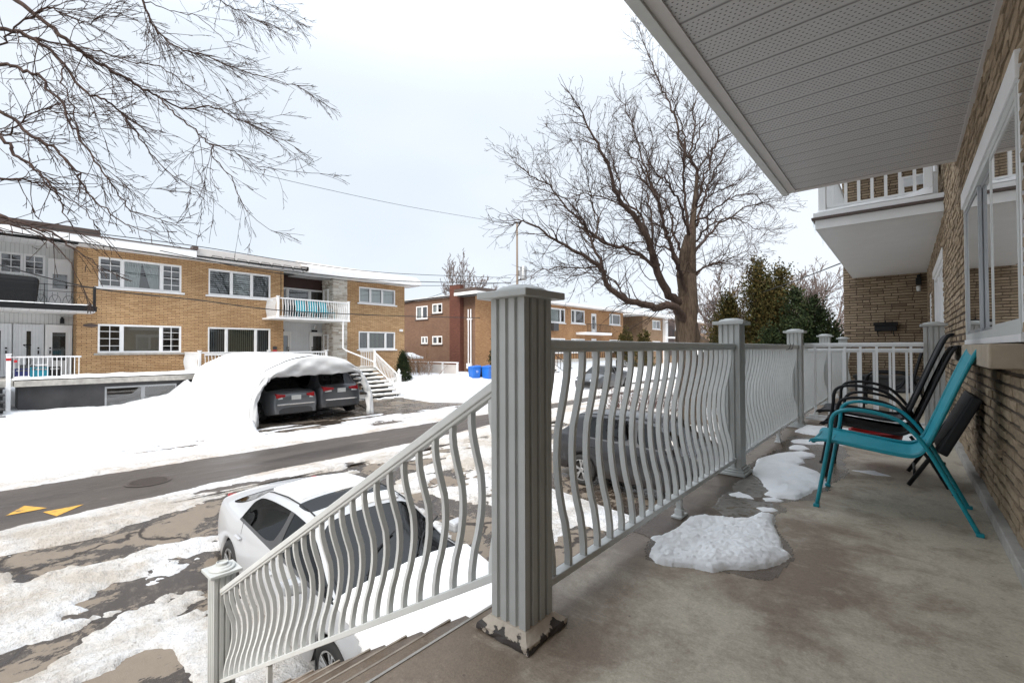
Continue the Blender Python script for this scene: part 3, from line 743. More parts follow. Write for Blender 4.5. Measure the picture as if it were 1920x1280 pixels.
def fluted(h, s=.155):
    g = .010; pr = [0]; out = []
    fr = [(0, 0), (.165, 0), (.19, g), (.255, g), (.28, 0), (.44, 0), (.465, g), (.53, g), (.555, 0), (.715, 0), (.74, g), (.805, g), (.83, 0)]
    poly = []
    for k in range(4):
        for t, dd in fr:
            x = -h + 2 * h * t; y = -h + dd
            for _ in range(k): x, y = -y, x
            poly.append((x, y))
    return poly
def post(label, x, y, z0, z1, s=.0775, cap='dome', base='white', group='posts of the porch railing', mat=None, caps=.115):
    mat = mat or M['alu_post']; t = thing('railing_post', label, 'post', (x, y, z0), 0, group)
    m = MB(); m.prism(fluted(s), z0 + .02, z1, 0, (x, y)); m.build('shaft', mat, t)
    m = MB(); m.box(x - caps, x + caps, y - caps, y + caps, z1, z1 + .026)
    cp = m.build('cap', mat, t, bevel=.004)
    m = MB()
    if cap == 'dome': m.lathe([(.098, .026), (.094, .033), (.078, .042), (.055, .047), (.05, .050), (0, .051)], (x, y, z1), 32)
    else: m.lathe([(.092, .026), (.094, .034), (.088, .042), (.070, .045), (.066, .052), (.060, .056), (.046, .058), (.043, .066), (.043, .078), (.036, .080), (.034, .070), (0, .070)], (x, y, z1), 32)
    m.build('finial', mat, cp, auto=30)
    m = MB()
    if base == 'peel':
        b0, b1 = .117, .085; n = 9; top = []; 
        # ragged plinth: two tiers
        def ring(h, z, jit=0): 
            pts = []
            for k in range(4):
                for i in range(n):
                    u = -h + 2 * h * i / n; v = -h
                    for _ in range(k): u, v = -v, u
                    pts.append((x + u + rnd.uniform(-jit, jit), y + v + rnd.uniform(-jit, jit), z + rnd.uniform(-jit, jit)))
            return pts
        rings = [ring(b0 + .001, z0 + .004, .004), ring(b0, z0 + .014, .0025), ring(b0 - .002, z0 + .024, .001), ring(.106, z0 + .030, .001), ring(.090, z0 + .043, .001), ring(.084, z0 + .048, .0005)]
        vs = [p for r_ in rings for p in r_]; N = 4 * n; fs = [(i * N + k, i * N + (k + 1) % N, (i + 1) * N + (k + 1) % N, (i + 1) * N + k) for i in range(len(rings) - 1) for k in range(N)]
        fs.append(tuple((len(rings) - 1) * N + k for k in range(N))); m.add(vs, fs); m.build('base', M['peel'], t)
    elif base == 'white':
        for h_, a, b in ((.117, .002, .028), (.105, .028, .045), (.09, .045, .062)): m.box(x - h_, x + h_, y - h_, y + h_, z0 + a, z0 + b)
        m.build('base', mat, t, bevel=.006)
    return t

# ------------------------------------------------------------------ near porch
porch = thing('porch', 'long grey-brown concrete porch with steps down to the driveway, wet along its outer edge', 'porch', (-.4, 3, -.2))
m = MB()
xs_ = [-1.225, .40]; m.box(-1.225, .40, -3, 14.0, -.2, 0)
m.box(-1.12, .40, -3, 14, -2.4, -.2)
m.build('floor', M['porch'], porch)
m = MB(); m.box(.355, .402, -3, 13.99, .001, .075); m.build('curb', M['concrete_edge'], porch, bevel=.006)
# steps: 11 risers, chipped ends
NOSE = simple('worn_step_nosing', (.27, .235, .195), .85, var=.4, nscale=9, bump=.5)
sx, rise, run = -1.225, .2, .32
for i in range(1, 11):
    m = MB()
    x0, x1 = sx - run * i, sx - run * (i - 1) + .02; z = -rise * i
    n = 14; ys_ = [-1.2 + (2.67) * k / n for k in range(n + 1)]
    for k in range(n):
        e = .0 if k < n - 1 else .03
        j0 = rnd.uniform(-.006, .006)
        m.hexa([(x0 + j0, ys_[k], z - rise), (x1, ys_[k], z - rise), (x1, ys_[k + 1] - e, z - rise), (x0 + j0, ys_[k + 1] - e, z - rise),
                (x0 + j0, ys_[k], z), (x1, ys_[k], z), (x1, ys_[k + 1] - e * rnd.uniform(.3, 1.6), z), (x0 + j0 + e * .6, ys_[k + 1] - e, z - e * .4)])
    st_ = m.build('step', M['step'], porch)
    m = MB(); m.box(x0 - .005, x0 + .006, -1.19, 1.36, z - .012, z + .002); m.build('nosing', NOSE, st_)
m = MB()
for i in range(1, 10): m.box(sx - run * i - .29, sx - run * (i - 1) - .29, -1.18, 1.40, -2.4, -rise * (i + 1) - .001)
m.build('stair_base', M['porch'], porch)
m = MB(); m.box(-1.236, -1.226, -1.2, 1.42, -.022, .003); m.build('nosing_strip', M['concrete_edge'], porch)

GL = 'posts of the porch railing'
pc = -1.057
post('tall fluted post in the foreground with a peeling square base', pc, 1.275, 0, 1.177, base='peel', group=GL)
post('second fluted post along the porch, beside the smooth melting snow patch', pc, 3.93, 0, 1.185, group=GL)
post('fluted post at the corner where the railing turns across the porch', pc, 6.72, 0, 1.185, group=GL)
post('short fluted newel post at the foot of the steps, topped by a broken round finial', -4.225, 1.275, -2.2, -.80, cap='broken', base=None, group=GL)
post('fluted post standing against the brick wall at the end of the cross railing', .245, 7.0, 0, 1.235, group=GL, s=.085)
post('white fluted post of the next porch, seen through the cross railing, nearer one', pc, 9.6, 0, 1.185, group=GL)
post('white fluted post of the next porch, farthest along before the brick end wall', pc, 12.6, 0, 1.185, group=GL)
rx = -1.03
RG = 'railing sections along the porch'
railing('porch_railing', 'curved baluster railing right of the foreground post, in front of the crossover', (rx, 1.352), (rx, 3.855), .112, 1.033, .1127, (-1, 0), foot={1.36: 0}, group=RG)
railing('porch_railing', 'second curved baluster railing, with two black ties on its top rail', (rx, 4.01), (rx, 6.645), .118, 1.035, .1127, (-1, 0), foot={1.50: 0}, group=RG)
railing('porch_railing', 'curved-baluster railing of the next porch, just beyond the corner post', (rx, 6.80), (rx, 9.52), .12, 1.035, .1127, (-1, 0), group=RG, foot={1.4: 0})
railing('porch_railing', 'curved-baluster railing of the next porch, between its two white posts', (rx, 9.68), (rx, 12.52), .12, 1.035, .1127, (-1, 0), group=RG, foot={1.4: 0})
railing('porch_railing', 'farthest curved-baluster railing, ending at the brick end wall', (rx, 12.68), (rx, 13.98), .12, 1.035, .1127, (-1, 0), group=RG)
CG = 'straight railings across the porch'
railing('cross_railing', 'straight white picket railing across the porch, the nearer of two', (-.975, 6.86), (.16, 6.86), .09, 1.055, .152, (0, -1), curve=0, w=.024, dep=.028, group=CG, mat=M['alu_white'], rw=.055)
railing('cross_railing', 'straight white picket railing across the porch, lower and just behind the first one', (-.975, 7.14), (.16, 7.14), .09, .985, .152, (0, -1), curve=0, w=.024, dep=.028, group=CG, mat=M['alu_white'], rw=.055, inset=.25)
# stair railing, sloped
railing('stair_railing', 'sloping curved baluster handrail of the steps, ending at the short newel', (-4.147, 1.262, -1.758), (-1.135, 1.262, 0.045), .112, .853, .1115, (0, 1), foot={.90: -1.75}, curve=.058, group=None, rh=.05, rw=.055)
for k, yy_ in enumerate((6.02, 6.2)):
    m = MB(); m.tube(catmull([(rx + .03, yy_ + .05, 1.05), (rx + .035, yy_, 1.03), (rx + .03, yy_ - .02, .99), (rx, yy_ - .03, .975)]), .0035, 6)
    o = m.build('zip_tie', M['black']); tag(o, ('black cable tie on the top rail near the corner post', 'black cable tie on the top rail, farther from the corner post')[1 - k], 'cable tie', 'black cable ties on the railing')

# snow on the porch
def patch(poly, hgt, label, seed, w=.09, res=.011, amp=.05, z0=.0, lum=.5, name='snow_patch', gran=.012):
    px_, py_ = [p[0] for p in poly], [p[1] for p in poly]
    xs2 = np.arange(min(px_) - .08, max(px_) + .08, res); ys2 = np.arange(min(py_) - .08, max(py_) + .08, res); A, B = np.meshgrid(xs2, ys2, indexing='ij')
    sd = -sdpoly(A, B, poly) + amp * fbm(A * 9, B * 7, 5, seed) + .35 * amp * fbm(A * 40, B * 40, 4, seed + 3, .7)
    u = np.clip(sd / w, 0, 1); h = hgt * np.sqrt(1 - (1 - u) ** 2) * (1 + lum * fbm(A * 5, B * 5, 5, seed + 5)) + (gran * fbm(A * 34, B * 34, 5, seed + 9, .72) * np.minimum(1, u * 2))
    h = np.where(sd > 0, h, -.004 + sd * .02)
    o = gridmesh(name, xs2, ys2, z0 + h, M['snow'], keep=(sd > -.012)); tag(o, label, 'snow', 'snow patches on the porch floor'); return o
patch([(-0.94, 2.09), (-0.97, 2.19), (-0.98, 2.27), (-1.03, 2.3), (-0.99, 2.34), (-0.97, 2.47), (-0.97, 2.66), (-0.93, 2.76), (-0.86, 2.8), (-0.71, 2.85), (-0.67, 2.98), (-0.6, 3.06), (-0.58, 2.97), (-0.57, 2.87), (-0.51, 2.73), (-0.47, 2.59), (-0.42, 2.53), (-0.45, 2.4), (-0.48, 2.33), (-0.54, 2.25), (-0.61, 2.2), (-0.66, 2.12), (-0.74, 2.11), (-0.83, 2.06), (-0.89, 2.05)], .042, 'lumpy snow patch nearest the camera, on the bare concrete below the first railing', 5, w=.09, res=.006, amp=.03, lum=1.2, gran=.026)
patch([(-0.93, 3.98), (-1.01, 4.49), (-0.96, 4.79), (-0.89, 4.96), (-0.77, 5.13), (-0.65, 5.05), (-0.64, 4.93), (-0.71, 4.8), (-0.68, 4.64), (-0.71, 4.49), (-0.63, 4.45), (-0.53, 4.37), (-0.45, 4.1), (-0.44, 3.99), (-0.5, 3.8), (-0.5, 3.71), (-0.56, 3.49), (-0.66, 3.44), (-0.74, 3.47), (-0.72, 3.58), (-0.79, 3.68), (-0.85, 3.86)], .032, 'smooth melting snow patch beside the second post', 15, w=.16, amp=.04, lum=1.0)
SL = ((-0.9, 5.29), (-0.87, 5.43), (-0.78, 5.45), (-0.72, 5.31), (-0.78, 5.21), (-0.87, 5.19))
patch(SL, .012, 'thin sliver of snow just past the far tip of the smooth melting patch', 25, w=.06, amp=.03)
patch([(-0.72, 3.16), (-0.69, 3.19), (-0.63, 3.22), (-0.6, 3.19), (-0.62, 3.14), (-0.67, 3.11)], .010, 'small sliver of slush just behind the lumpy near snow patch', 26, w=.03, amp=.015, res=.007)
patch([(-0.73, 3.38), (-0.68, 3.45), (-0.60, 3.41), (-0.64, 3.36), (-0.7, 3.33)], .010, 'small sliver of slush before the tip of the smooth snow patch', 27, w=.03, amp=.02, res=.007)
patch([(-0.93, 3.33), (-0.89, 3.43), (-0.81, 3.39), (-0.76, 3.33), (-0.82, 3.30), (-0.9, 3.29)], .008, 'small sliver of slush on the grey ice beside the railing', 28, w=.03, amp=.025, res=.007)
patch([(-0.94, 5.64), (-0.9, 5.76), (-0.82, 5.82), (-0.60, 5.95), (-.3, 6.0), (-.25, 5.8), (-0.61, 5.68), (-0.76, 5.57), (-0.89, 5.55)], .018, 'long thin strip of snow in front of the black chairs', 29, w=.08, amp=.05)
patch([(-0.98, 6.3), (-0.99, 6.75), (-.2, 6.8), (.12, 6.7), (.2, 6.2), (-.1, 6.05), (-0.62, 6.2), (-0.79, 6.18), (-0.92, 6.22)], .05, 'snow patch under the black chairs by the cross railing', 35, w=.12, amp=.07)
patch([(-.80, 7.5), (-.3, 7.3), (.1, 7.5), (.1, 8.6), (-.4, 8.9), (-.8, 8.4)], .05, 'snow patch on the next porch behind the cross railing', 45, w=.15, res=.02, amp=.08)
patch([(-.36, 4.62), (-.2, 4.56), (-.10, 4.60), (-.2, 4.72)], .006, 'sliver of slush behind the teal chair legs', 65, w=.04, amp=.03)
o = patch([(-0.95, 3.98), (-0.84, 3.84), (-0.79, 3.71), (-0.72, 3.6), (-0.73, 3.4), (-0.79, 3.32), (-0.65, 3.3), (-0.63, 3.25), (-0.73, 3.14), (-0.67, 3.1), (-0.66, 2.95), (-0.83, 2.87), (-0.93, 2.99), (-0.96, 3.24), (-0.94, 3.44), (-0.97, 3.64)], .003, 'thin sheet of grey ice beside the railing', 75, w=.03, amp=.05, name='ice_sheet'); o.data.materials[0] = M['ice']; o['category'] = 'ice'

def film(poly, label, seed, grow, amp, z=.0015):
    px_, py_ = [p[0] for p in poly], [p[1] for p in poly]
    xs2 = np.arange(max(-1.22, min(px_) - .2), max(px_) + .2, .012); ys2 = np.arange(min(py_) - .2, max(py_) + .2, .012); A, B = np.meshgrid(xs2, ys2, indexing='ij')
    sd = grow - sdpoly(A, B, poly) + amp * fbm(A * 5, B * 4, 5, seed, .62)
    o = gridmesh('meltwater', xs2, ys2, np.full(A.shape, z), M['porch_wet'], keep=(sd > 0)); tag(o, label, 'meltwater', None); return o
film([(-1.2, 2.35), (-1.2, 3.9), (-.95, 3.95), (-.8, 3.7), (-.7, 3.4), (-.58, 3.2), (-.6, 3.05), (-.75, 2.85), (-.95, 2.7), (-1.02, 2.35)], 'dark wet stain spreading from the railing between the two larger snow patches', 401, .03, .16)
film([(-.92, 2.1), (-.5, 2.24), (-.44, 2.5), (-.6, 2.9), (-.95, 2.8), (-1.0, 2.3)], 'wet margin around the lumpy snow patch nearest the camera', 402, .035, .07, .0012)
film([(-1.0, 4.2), (-.9, 5.1), (-.95, 5.9), (-.6, 6.1), (-.5, 5.3), (-.42, 4.3), (-.5, 3.6), (-.68, 3.4)], 'wet margin around the smooth melting snow patch', 403, .05, .14, .0009)

# ------------------------------------------------------------------ near brick house
house = thing('brick_house', 'long rough buff-brick house wall with a wide white window, right beside the porch', 'house', (.5, 3, 0))
WX = .402
opens = [(2.95, 5.43, 1.02, 2.20), (8.35, 11.0, .95, 2.24), (11.9, 12.9, 0, 2.1)]
f = F('-X', WX)
wall(house, f, -3, 14, 0, 5.6, opens, M['mortar'], thick=.22, name='wall')
def bricks(name, parent, f, u0, u1, z0, z1, ops, seed, course=.0615, jut=.010, minw=.18, maxw=.42):
    r = random.Random(seed); m = MB(); z = z0; row = 0; mort = .0135
    while z + course * .6 < z1:
        u = u0 - (.13 if row % 2 else 0) - r.uniform(0, .012); zt = min(z + course - mort, z1)
        while u < u1:
            wd = .262 * r.uniform(.96, 1.04) * (1 if r.random() < .86 else r.choice((.5, 1.5))); a, b = max(u, u0), min(u + wd - .011, u1); u += wd
            segs = [(a, b)]
            for o in ops:
                if zt > o[2] and z < o[3]:
                    ns = []
                    for s in segs:
                        if s[1] <= o[0] or s[0] >= o[1]: ns.append(s); continue
                        if s[0] < o[0]: ns.append((s[0], o[0]))
                        if s[1] > o[1]: ns.append((o[1], s[1]))
                    segs = ns
            for s0, s1 in segs:
                if s1 - s0 < .02: continue
                d = jut * r.uniform(.45, 1.5); k = [r.uniform(-.004, .004) for _ in range(8)]; c = .0035
                back = [f.p(s0, -.02, z), f.p(s1, -.02, z), f.p(s1, -.02, zt), f.p(s0, -.02, zt)]
                n = max(1, int((s1 - s0) / .07)); fr_ = []
                top = []; bot = []
                for i in range(n + 1):
                    uu = s0 + c + (s1 - s0 - 2 * c) * i / n
                    bot.append((uu, d + r.uniform(-.0035, .0035), z + c + r.uniform(-.002, .002))); top.append((uu, d + r.uniform(-.0035, .0035), zt - c + r.uniform(-.002, .002)))
                vs = back + [f.p(*q) for q in bot] + [f.p(*q) for q in top]; B0 = 4; T0_ = 4 + n + 1; fs = []
                for i in range(n): fs.append((B0 + i, B0 + i + 1, T0_ + i + 1, T0_ + i))
                fs.append((0, 1) + tuple(B0 + i for i in range(n, -1, -1))); fs.append((3, 2) + tuple(T0_ + i for i in range(n, -1, -1)))
                fs.append((0, B0, T0_, 3)); fs.append((1, 2, T0_ + n, B0 + n)); m.add(vs, fs)
        z += course; row += 1
    return m.build(name, M['nearbrick'], parent)
bricks('brick_facing', house, f, 1.2, 14, .076, 5.5, opens, 3)
# window: white frame, stone sill, lintel flashing
m = MB()
for q in ((2.99, 5.40, 1.06, 1.105), (2.99, 5.40, 2.125, 2.17), (2.99, 3.035, 1.105, 2.125), (5.355, 5.40, 1.105, 2.125)): f.box(m, q[0], q[1], -.09, .014, q[2], q[3])
w = m.build('window', M['alu'], house); w['label'] = 'wide sliding window with a grey sheer behind its near sash'
for (u0_, u1_, dd_) in ((4.52, 5.355, .006), (3.86, 4.56, -.012), (3.035, 3.90, .010)):
    m = MB(); k_ = .024
    for q in ((u0_, u1_, 1.105, 1.105 + k_), (u0_, u1_, 2.125 - k_, 2.125), (u0_, u0_ + k_, 1.105 + k_, 2.125 - k_), (u1_ - k_, u1_, 1.105 + k_, 2.125 - k_)): f.box(m, q[0], q[1], dd_ - .02, dd_, q[2], q[3])
    m.build('sash', M['alu'] if dd_ > .008 else M['steelgrey'], w, bevel=.002)
    m = MB(); f.rect(m, u0_ + k_, u1_ - k_, 1.105 + k_, 2.125 - k_, dd_ - .005); m.build('pane', M['glass'], w)
m = MB(); n = 60
for k in range(n):
    u = 3.06 + .82 * k / n; u2 = 3.06 + .82 * (k + 1) / n; g = lambda q: -.055 + .018 * math.sin(q * 47) + .01 * math.sin(q * 19)
    m.quad(f.p(u, g(u), 1.11), f.p(u2, g(u2), 1.11), f.p(u2, g(u2), 2.12), f.p(u, g(u), 2.12))
m.build('curtain', M['curtain_grey'], w, smooth=True)
m = MB()
for k in range(n):
    u = 4.62 + .73 * k / n; u2 = 4.62 + .73 * (k + 1) / n
    m.quad(f.p(u, g(u) - .04, 1.11), f.p(u2, g(u2) - .04, 1.11), f.p(u2, g(u2) - .04, 2.12), f.p(u, g(u) - .04, 2.12))
m.build('curtain', M['blind_grey'], w, smooth=True)
m = MB(); f.box(m, 2.93, 5.45, -.02, .026, 2.172, 2.30); m.build('head_flashing', M['white'], house, bevel=.004)
m = MB(); f.box(m, 2.952, 5.428, -.16, .02, 1.022, 1.058); f.box(m, 2.952, 2.988, -.05, .01, 1.06, 2.17); f.box(m, 5.402, 5.428, -.05, .012, 1.06, 2.17); m.build('window_subframe', M['white'], house)
m = MB()
for a, b in ((3.0, 3.95), (3.955, 5.42)): f.box(m, a, b, -.2, .115, .90, 1.015)
m.build('stone_sill', simple('beige_stone_sill', (.40, .33, .25), .85, var=.2, bump=.5), house, bevel=.008)
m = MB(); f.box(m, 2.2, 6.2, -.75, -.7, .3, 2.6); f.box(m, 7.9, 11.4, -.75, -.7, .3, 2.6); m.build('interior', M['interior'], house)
window(house, f, 8.39, 10.96, 1.0, 2.2, splits=(9.3, 10.1), blinds={0: ('flat', M['curtain_grey'])}, fr=.07, rec=.08, sill=False)
m = MB(); f.box(m, 8.33, 11.02, -.02, .018, 2.2, 2.33); m.build('head_flashing', M['white'], house, bevel=.004)
m = MB(); f.box(m, 8.35, 11.0, -.2, .115, .88, .985); m.build('stone_sill', M['concrete_edge'], house, bevel=.008)
door(house, f, 11.95, 12.85, .08, 2.08, (.2, .8, .3, .9))
# ceiling of the porch = underside of the balcony above
can = thing('porch_ceiling', 'grey vented metal ceiling above the porch with a plain trim along its outer edge', 'porch ceiling', (-.3, 2, 2.75))
m = MB(); m.box(-.905, .372, -3, 5.86, 2.75, 2.80); m.build('soffit_panels', M['soffit'], can)
m = MB(); m.box(-.972, -.900, -3, 5.92, 2.738, 2.80); m.build('edge_trim', M['grey_trim'], can)
m = MB(); m.box(-1.035, -.972, -3, 5.94, 2.722, 3.0); m.build('fascia', M['alu'], can, bevel=.003)
m = MB(); m.box(-.90, .40, 5.86, 5.93, 2.738, 3.0); m.box(.372, .398, -3, 5.86, 2.742, 2.80); m.build('end_trim', M['grey_trim'], can)
m = MB(); m.box(-.97, .402, -3, 5.86, 2.80, 2.98); m.build('slab', M['concrete_edge'], can)
# upper storey: balcony floor is the ceiling above; unseen eaves added to darken the windshield reflection
added_eaves = MB(); added_eaves.box(-1.1, .402, -3, 14.0, 5.55, 5.75); added_eaves.build('eaves', M['alu_white'], house)
# next balcony
nb_ = thing('balcony', 'white upper balcony of the next unit, with snow along its rim', 'balcony', (-.3, 11, 2.7))
m = MB(); m.box(-.92, .395, 7.84, 13.98, 2.70, 2.735); m.build('soffit', M['alu_white'], nb_)
m = MB(); m.box(-.93, .39, 7.82, 7.86, 2.70, 2.83); m.box(-.96, -.92, 7.82, 13.98, 2.70, 2.83); m.build('fascia', M['alu_white'], nb_, bevel=.004)
m = MB(); m.box(-1.0, .395, 7.76, 13.98, 2.832, 2.862); m.build('edge_strip', M['brown_trim'], nb_)
m = MB(); m.box(-.98, .395, 7.79, 13.98, 2.864, 2.93); m.build('floor', M['alu_white'], nb_)
BG = 'posts and railings of the next balcony'
for nm, (x0, y0, lab) in enumerate(((-.88, 7.9, 'outer corner post of the snowy upper balcony'), (.25, 7.9, 'post of the snowy upper balcony against the brick wall'))):
    t = thing('balcony_post', lab, 'post', (x0, y0, 2.93), 0, 'posts of the upper balcony'); m = MB(); m.box(x0 - .045, x0 + .045, y0 - .045, y0 + .045, 2.93, 4.0); m.build('shaft', M['alu_white'], t, bevel=.005); m = MB(); m.box(x0 - .06, x0 + .06, y0 - .06, y0 + .06, 4.0, 4.04); m.build('cap', M['alu_white'], t)
railing('balcony_railing', 'straight picket railing on the near side of the snowy upper balcony', (-.83, 7.9), (.20, 7.9), 3.0, 3.95, .145, (0, -1), curve=0, w=.035, dep=.03, mat=M['alu_white'], group='railings of the upper balcony')
railing('balcony_railing', 'curved railing along the street side of the snowy upper balcony', (-.88, 7.95), (-.88, 13.95), 3.0, 3.95, .125, (-1, 0), mat=M['alu_white'], group='railings of the upper balcony')
m = MB(); m.box(-.86, .22, 8.25, 8.28, 2.935, 3.85)
rr2 = random.Random(4)
xs2 = np.arange(-.93, .30, .02); ys2 = np.arange(7.79, 9.2, .03); A, B = np.meshgrid(xs2, ys2, indexing='ij')
h = 2.93 + np.clip(.06 + .12 * fbm(A * 4, B * 4, 4, 8) + .05 * (A + .3), 0, .3) * np.clip((B - 7.785) / .05, 0, 1)
o = gridmesh('snow_drift', xs2, ys2, h, M['snow']); tag(o, 'ridge of snow lying on the edge of the upper balcony', 'snow')
for k in range(9):
    y0 = (7.85, 8.0, 8.1, 8.7, 8.85, 9.0, 9.6, 9.75, 8.3)[k]; L = (.10, .16, .07, .12, .2, .1, .14, .08, .05)[k]
    m = MB(); m.tube([(-.985, y0, 2.835), (-.985, y0, 2.835 - L * .5), (-.985, y0, 2.835 - L)], [.008, .005, .001], 6); o = m.build('icicle', M['glass']); 
    tag(o, 'thin icicle hanging from the outer edge of the upper balcony', 'icicle', 'icicles on the upper balcony')
# end wall of the next bay
ew = thing('brick_house', 'projecting buff-brick end wall that closes off the far end of the porch', 'house', (-.3, 14.2, 0))
f2 = F('-Y', 14.0)
m = MB(); m.box(-1.14, .60, 14.0, 20, -2.3, 5.6); m.build('wall', M['mortar'], ew)
bricks('brick_facing', ew, f2, -1.14, .40, .0, 5.5, [], 9, course=.0635)
bricks('side_facing', ew, F('-X', -1.14), 14.0, 17, -1.8, 5.5, [], 10, course=.0635)
m = MB(); m.box(-1.138, .4, 13.965, 13.995, 0, .16); m.build('base_course', M['concrete_edge'], ew)
mb_ = thing('mailbox', 'small black ornate mailbox on the brick end wall', 'mailbox', (-.33, 13.97, 1.37))
m = MB(); m.box(-.55, -.14, 13.86, 13.955, 1.38, 1.52); m.build('box', M['black'], mb_, bevel=.02)
m = MB(); m.hexa([(-.57, 13.84, 1.52), (-.12, 13.84, 1.52), (-.12, 13.96, 1.55), (-.57, 13.96, 1.55), (-.57, 13.84, 1.545), (-.12, 13.84, 1.545), (-.12, 13.96, 1.60), (-.57, 13.96, 1.60)]); m.tube([(-.35, 13.93, 1.59), (-.35, 13.93, 1.65)], [.02, .005], 8); m.build('lid', M['black'], mb_, bevel=.004)
m = MB()
for x0 in (-.49, -.2): m.tube([(x0, 13.92, 1.40), (x0, 13.88, 1.31), (x0 + .015, 13.90, 1.27)], .01, 6)
m.build('hook', M['black'], mb_)
lm = thing('wall_lamp', 'small dark lamp under the upper balcony, high on the brick end wall', 'lamp', (.27, 13.9, 2.4))
m = MB(); m.box(.2, .3, 13.84, 13.96, 2.42, 2.58); m.box(.22, .28, 13.90, 13.99, 2.58, 2.66); m.build('housing', M['black'], lm, bevel=.01)
m = MB(); m.lathe([(.035, -.1), (.045, 0), (.02, .02)], (.25, 13.9, 2.38), 12); m.build('bulb', M['curtain'], lm)

# ------------------------------------------------------------------ chairs
def sling_chair(label, loc, rz, frame, slingm, group, flip=1, sc=1.0, name='patio_chair'):
    """side profile in local x (negative = front), z up, frames at y = +-.27"""
    t = thing(name, label, 'chair', loc, rz, group); r = .0115
    side = [(-.436, 0), (-.363, .44), (-.352, .55), (-.325, .600), (-.262, .622), (-.16, .618), (-.05, .587), (.012, .537), (.08, .442), (.172, .252), (.286, .001)]
    for s in (-1, 1):
        m = MB(); m.tube(catmull([(x, s * .275, z) for x, z in side], 5), r, 10); m.build('side_frame', frame, t, True, smooth=True)
        m = MB(); m.box(-.436 - .016, -.436 + .016, s * .275 - .016, s * .275 + .016, 0, .02); m.box(.286 - .016, .286 + .016, s * .275 - .016, s * .275 + .016, 0, .02); m.build('foot_cap', M['black'] if frame != M['teal_frame'] else M['teal_frame'], t, True, bevel=.003)
        m = MB(); prof = catmull([(-.462, s * .245, .404), (-.40, s * .245, .418), (-.30, s * .245, .410), (-.16, s * .245, .392), (-.03, s * .245, .378), (.035, s * .245, .385), (.08, s * .245, .43), (.14, s * .245, .58), (.22, s * .245, .80), (.285, s * .245, .965), (.315, s * .245, 1.0)], 5)
        m.tube(prof, .011, 8); m.build('seat_rail', frame, t, True, smooth=True)
    pr = catmull([(-.475, 0, .400), (-.455, 0, .420), (-.40, 0, .420), (-.28, 0, .405), (-.14, 0, .385), (-.02, 0, .370), (.04, 0, .378), (.085, 0, .43), (.135, 0, .565), (.215, 0, .79), (.28, 0, .965), (.305, 0, 1.005), (.335, 0, 1.008)], 6)
    m = MB(); n = len(pr); K = 8; vs = []
    for j in range(K + 1):
        y = -.255 + .51 * j / K; sag = .014 * (1 - (2 * j / K - 1) ** 2)
        for i, p in enumerate(pr):
            tt = (pr[min(i + 1, n - 1)] - pr[max(i - 1, 0)]).normalized(); nn = Vector((tt.z, 0, -tt.x))
            vs.append((p.x + nn.x * sag, y, p.z + nn.z * sag))
    fs = [(j * n + i, j * n + i + 1, (j + 1) * n + i + 1, (j + 1) * n + i) for j in range(K) for i in range(n - 1)]
    m.add(vs, fs); o = m.build('sling', slingm, t, True, smooth=True); so = o.modifiers.new('s', 'SOLIDIFY'); so.thickness = .006; so.offset = 0
    m = MB(); pass
    for pa, pb, pr_ in (((-.45, -.245, .404), (-.45, .245, .404), .012), ((.31, -.245, .998), (.31, .245, .998), .012), ((-.368, -.275, .40), (-.368, .275, .40), .008), ((.09, -.27, .415), (.09, .27, .415), .008)):
        m = MB(); m.tube([pa, pb], pr_, 8); m.build('cross_bar', frame, t, True, smooth=True)
    t.scale = (sc, sc, sc)
    return t
c0 = sling_chair('teal sling patio chair, nearest the camera, beside the brick wall', (0, 3.71, 0), 0, M['teal_frame'], M['teal_sling'], None)
BC = 'black sling chairs stacked by the wall'
sling_chair('black sling patio chair stacked lower, directly behind the teal chair', (-.045, 4.55, 0), 0, M['black'], M['black_mesh'], BC)
c1 = sling_chair('black sling patio chair stacked uppermost, its back rising highest of the black ones', (-.075, 4.62, .085), 0, M['black'], M['black_mesh'], BC)
# folded black chair leaning on the wall
t = thing('folding_chair', 'folded black chair leaning against the brick wall behind the teal chair', 'chair', (.15, 4.55, 0))
dz = Vector((.345, 0, .62)).normalized(); nr = Vector((-dz.z, 0, dz.x))
for s in (4.36, 4.84):
    m = MB(); m.tube([(.005, s, .01), (.36, s, .645)], .014, 8); m.build('leg', M['black'], t, smooth=True)
    m = MB(); m.tube([(.215, s, .02), (.13, s, .19), (.02, s, .36)], .011, 8); m.build('rear_leg', M['black'], t, smooth=True)
m = MB(); a = Vector((.155, 0, .27)); b = Vector((.372, 0, .675)); 
m.hexa([tuple(a + nr * .03 + Vector((0, y, 0))) if q == 0 else tuple(v) for q, y, v in ()] or [(a.x, 4.33, a.z), (a.x, 4.88, a.z), (a.x + .055, 4.88, a.z - .03), (a.x + .055, 4.33, a.z - .03), (b.x - .035, 4.33, b.z), (b.x - .035, 4.88, b.z), (b.x + .018, 4.88, b.z - .03), (b.x + .018, 4.33, b.z - .03)])
m.build('seat', M['black_mesh'], t, bevel=.012)
m = MB(); m.tube([(.04, 4.36, .08), (.04, 4.84, .08)], .009, 8); m.build('cross_bar', M['black'], t, smooth=True)
# red tub under the black chairs
t = thing('tub', 'low red plastic tub under the black chairs', 'tub', (-.2, 5.0, .0)); m = MB(); m.lathe([(.15, .0), (.18, .13), (.19, .133), (.19, .145), (.175, .145), (.14, .03), (0, .03)], (-.2, 5.0, .14), 28); m.build('basin', M['red'], t, auto=40)
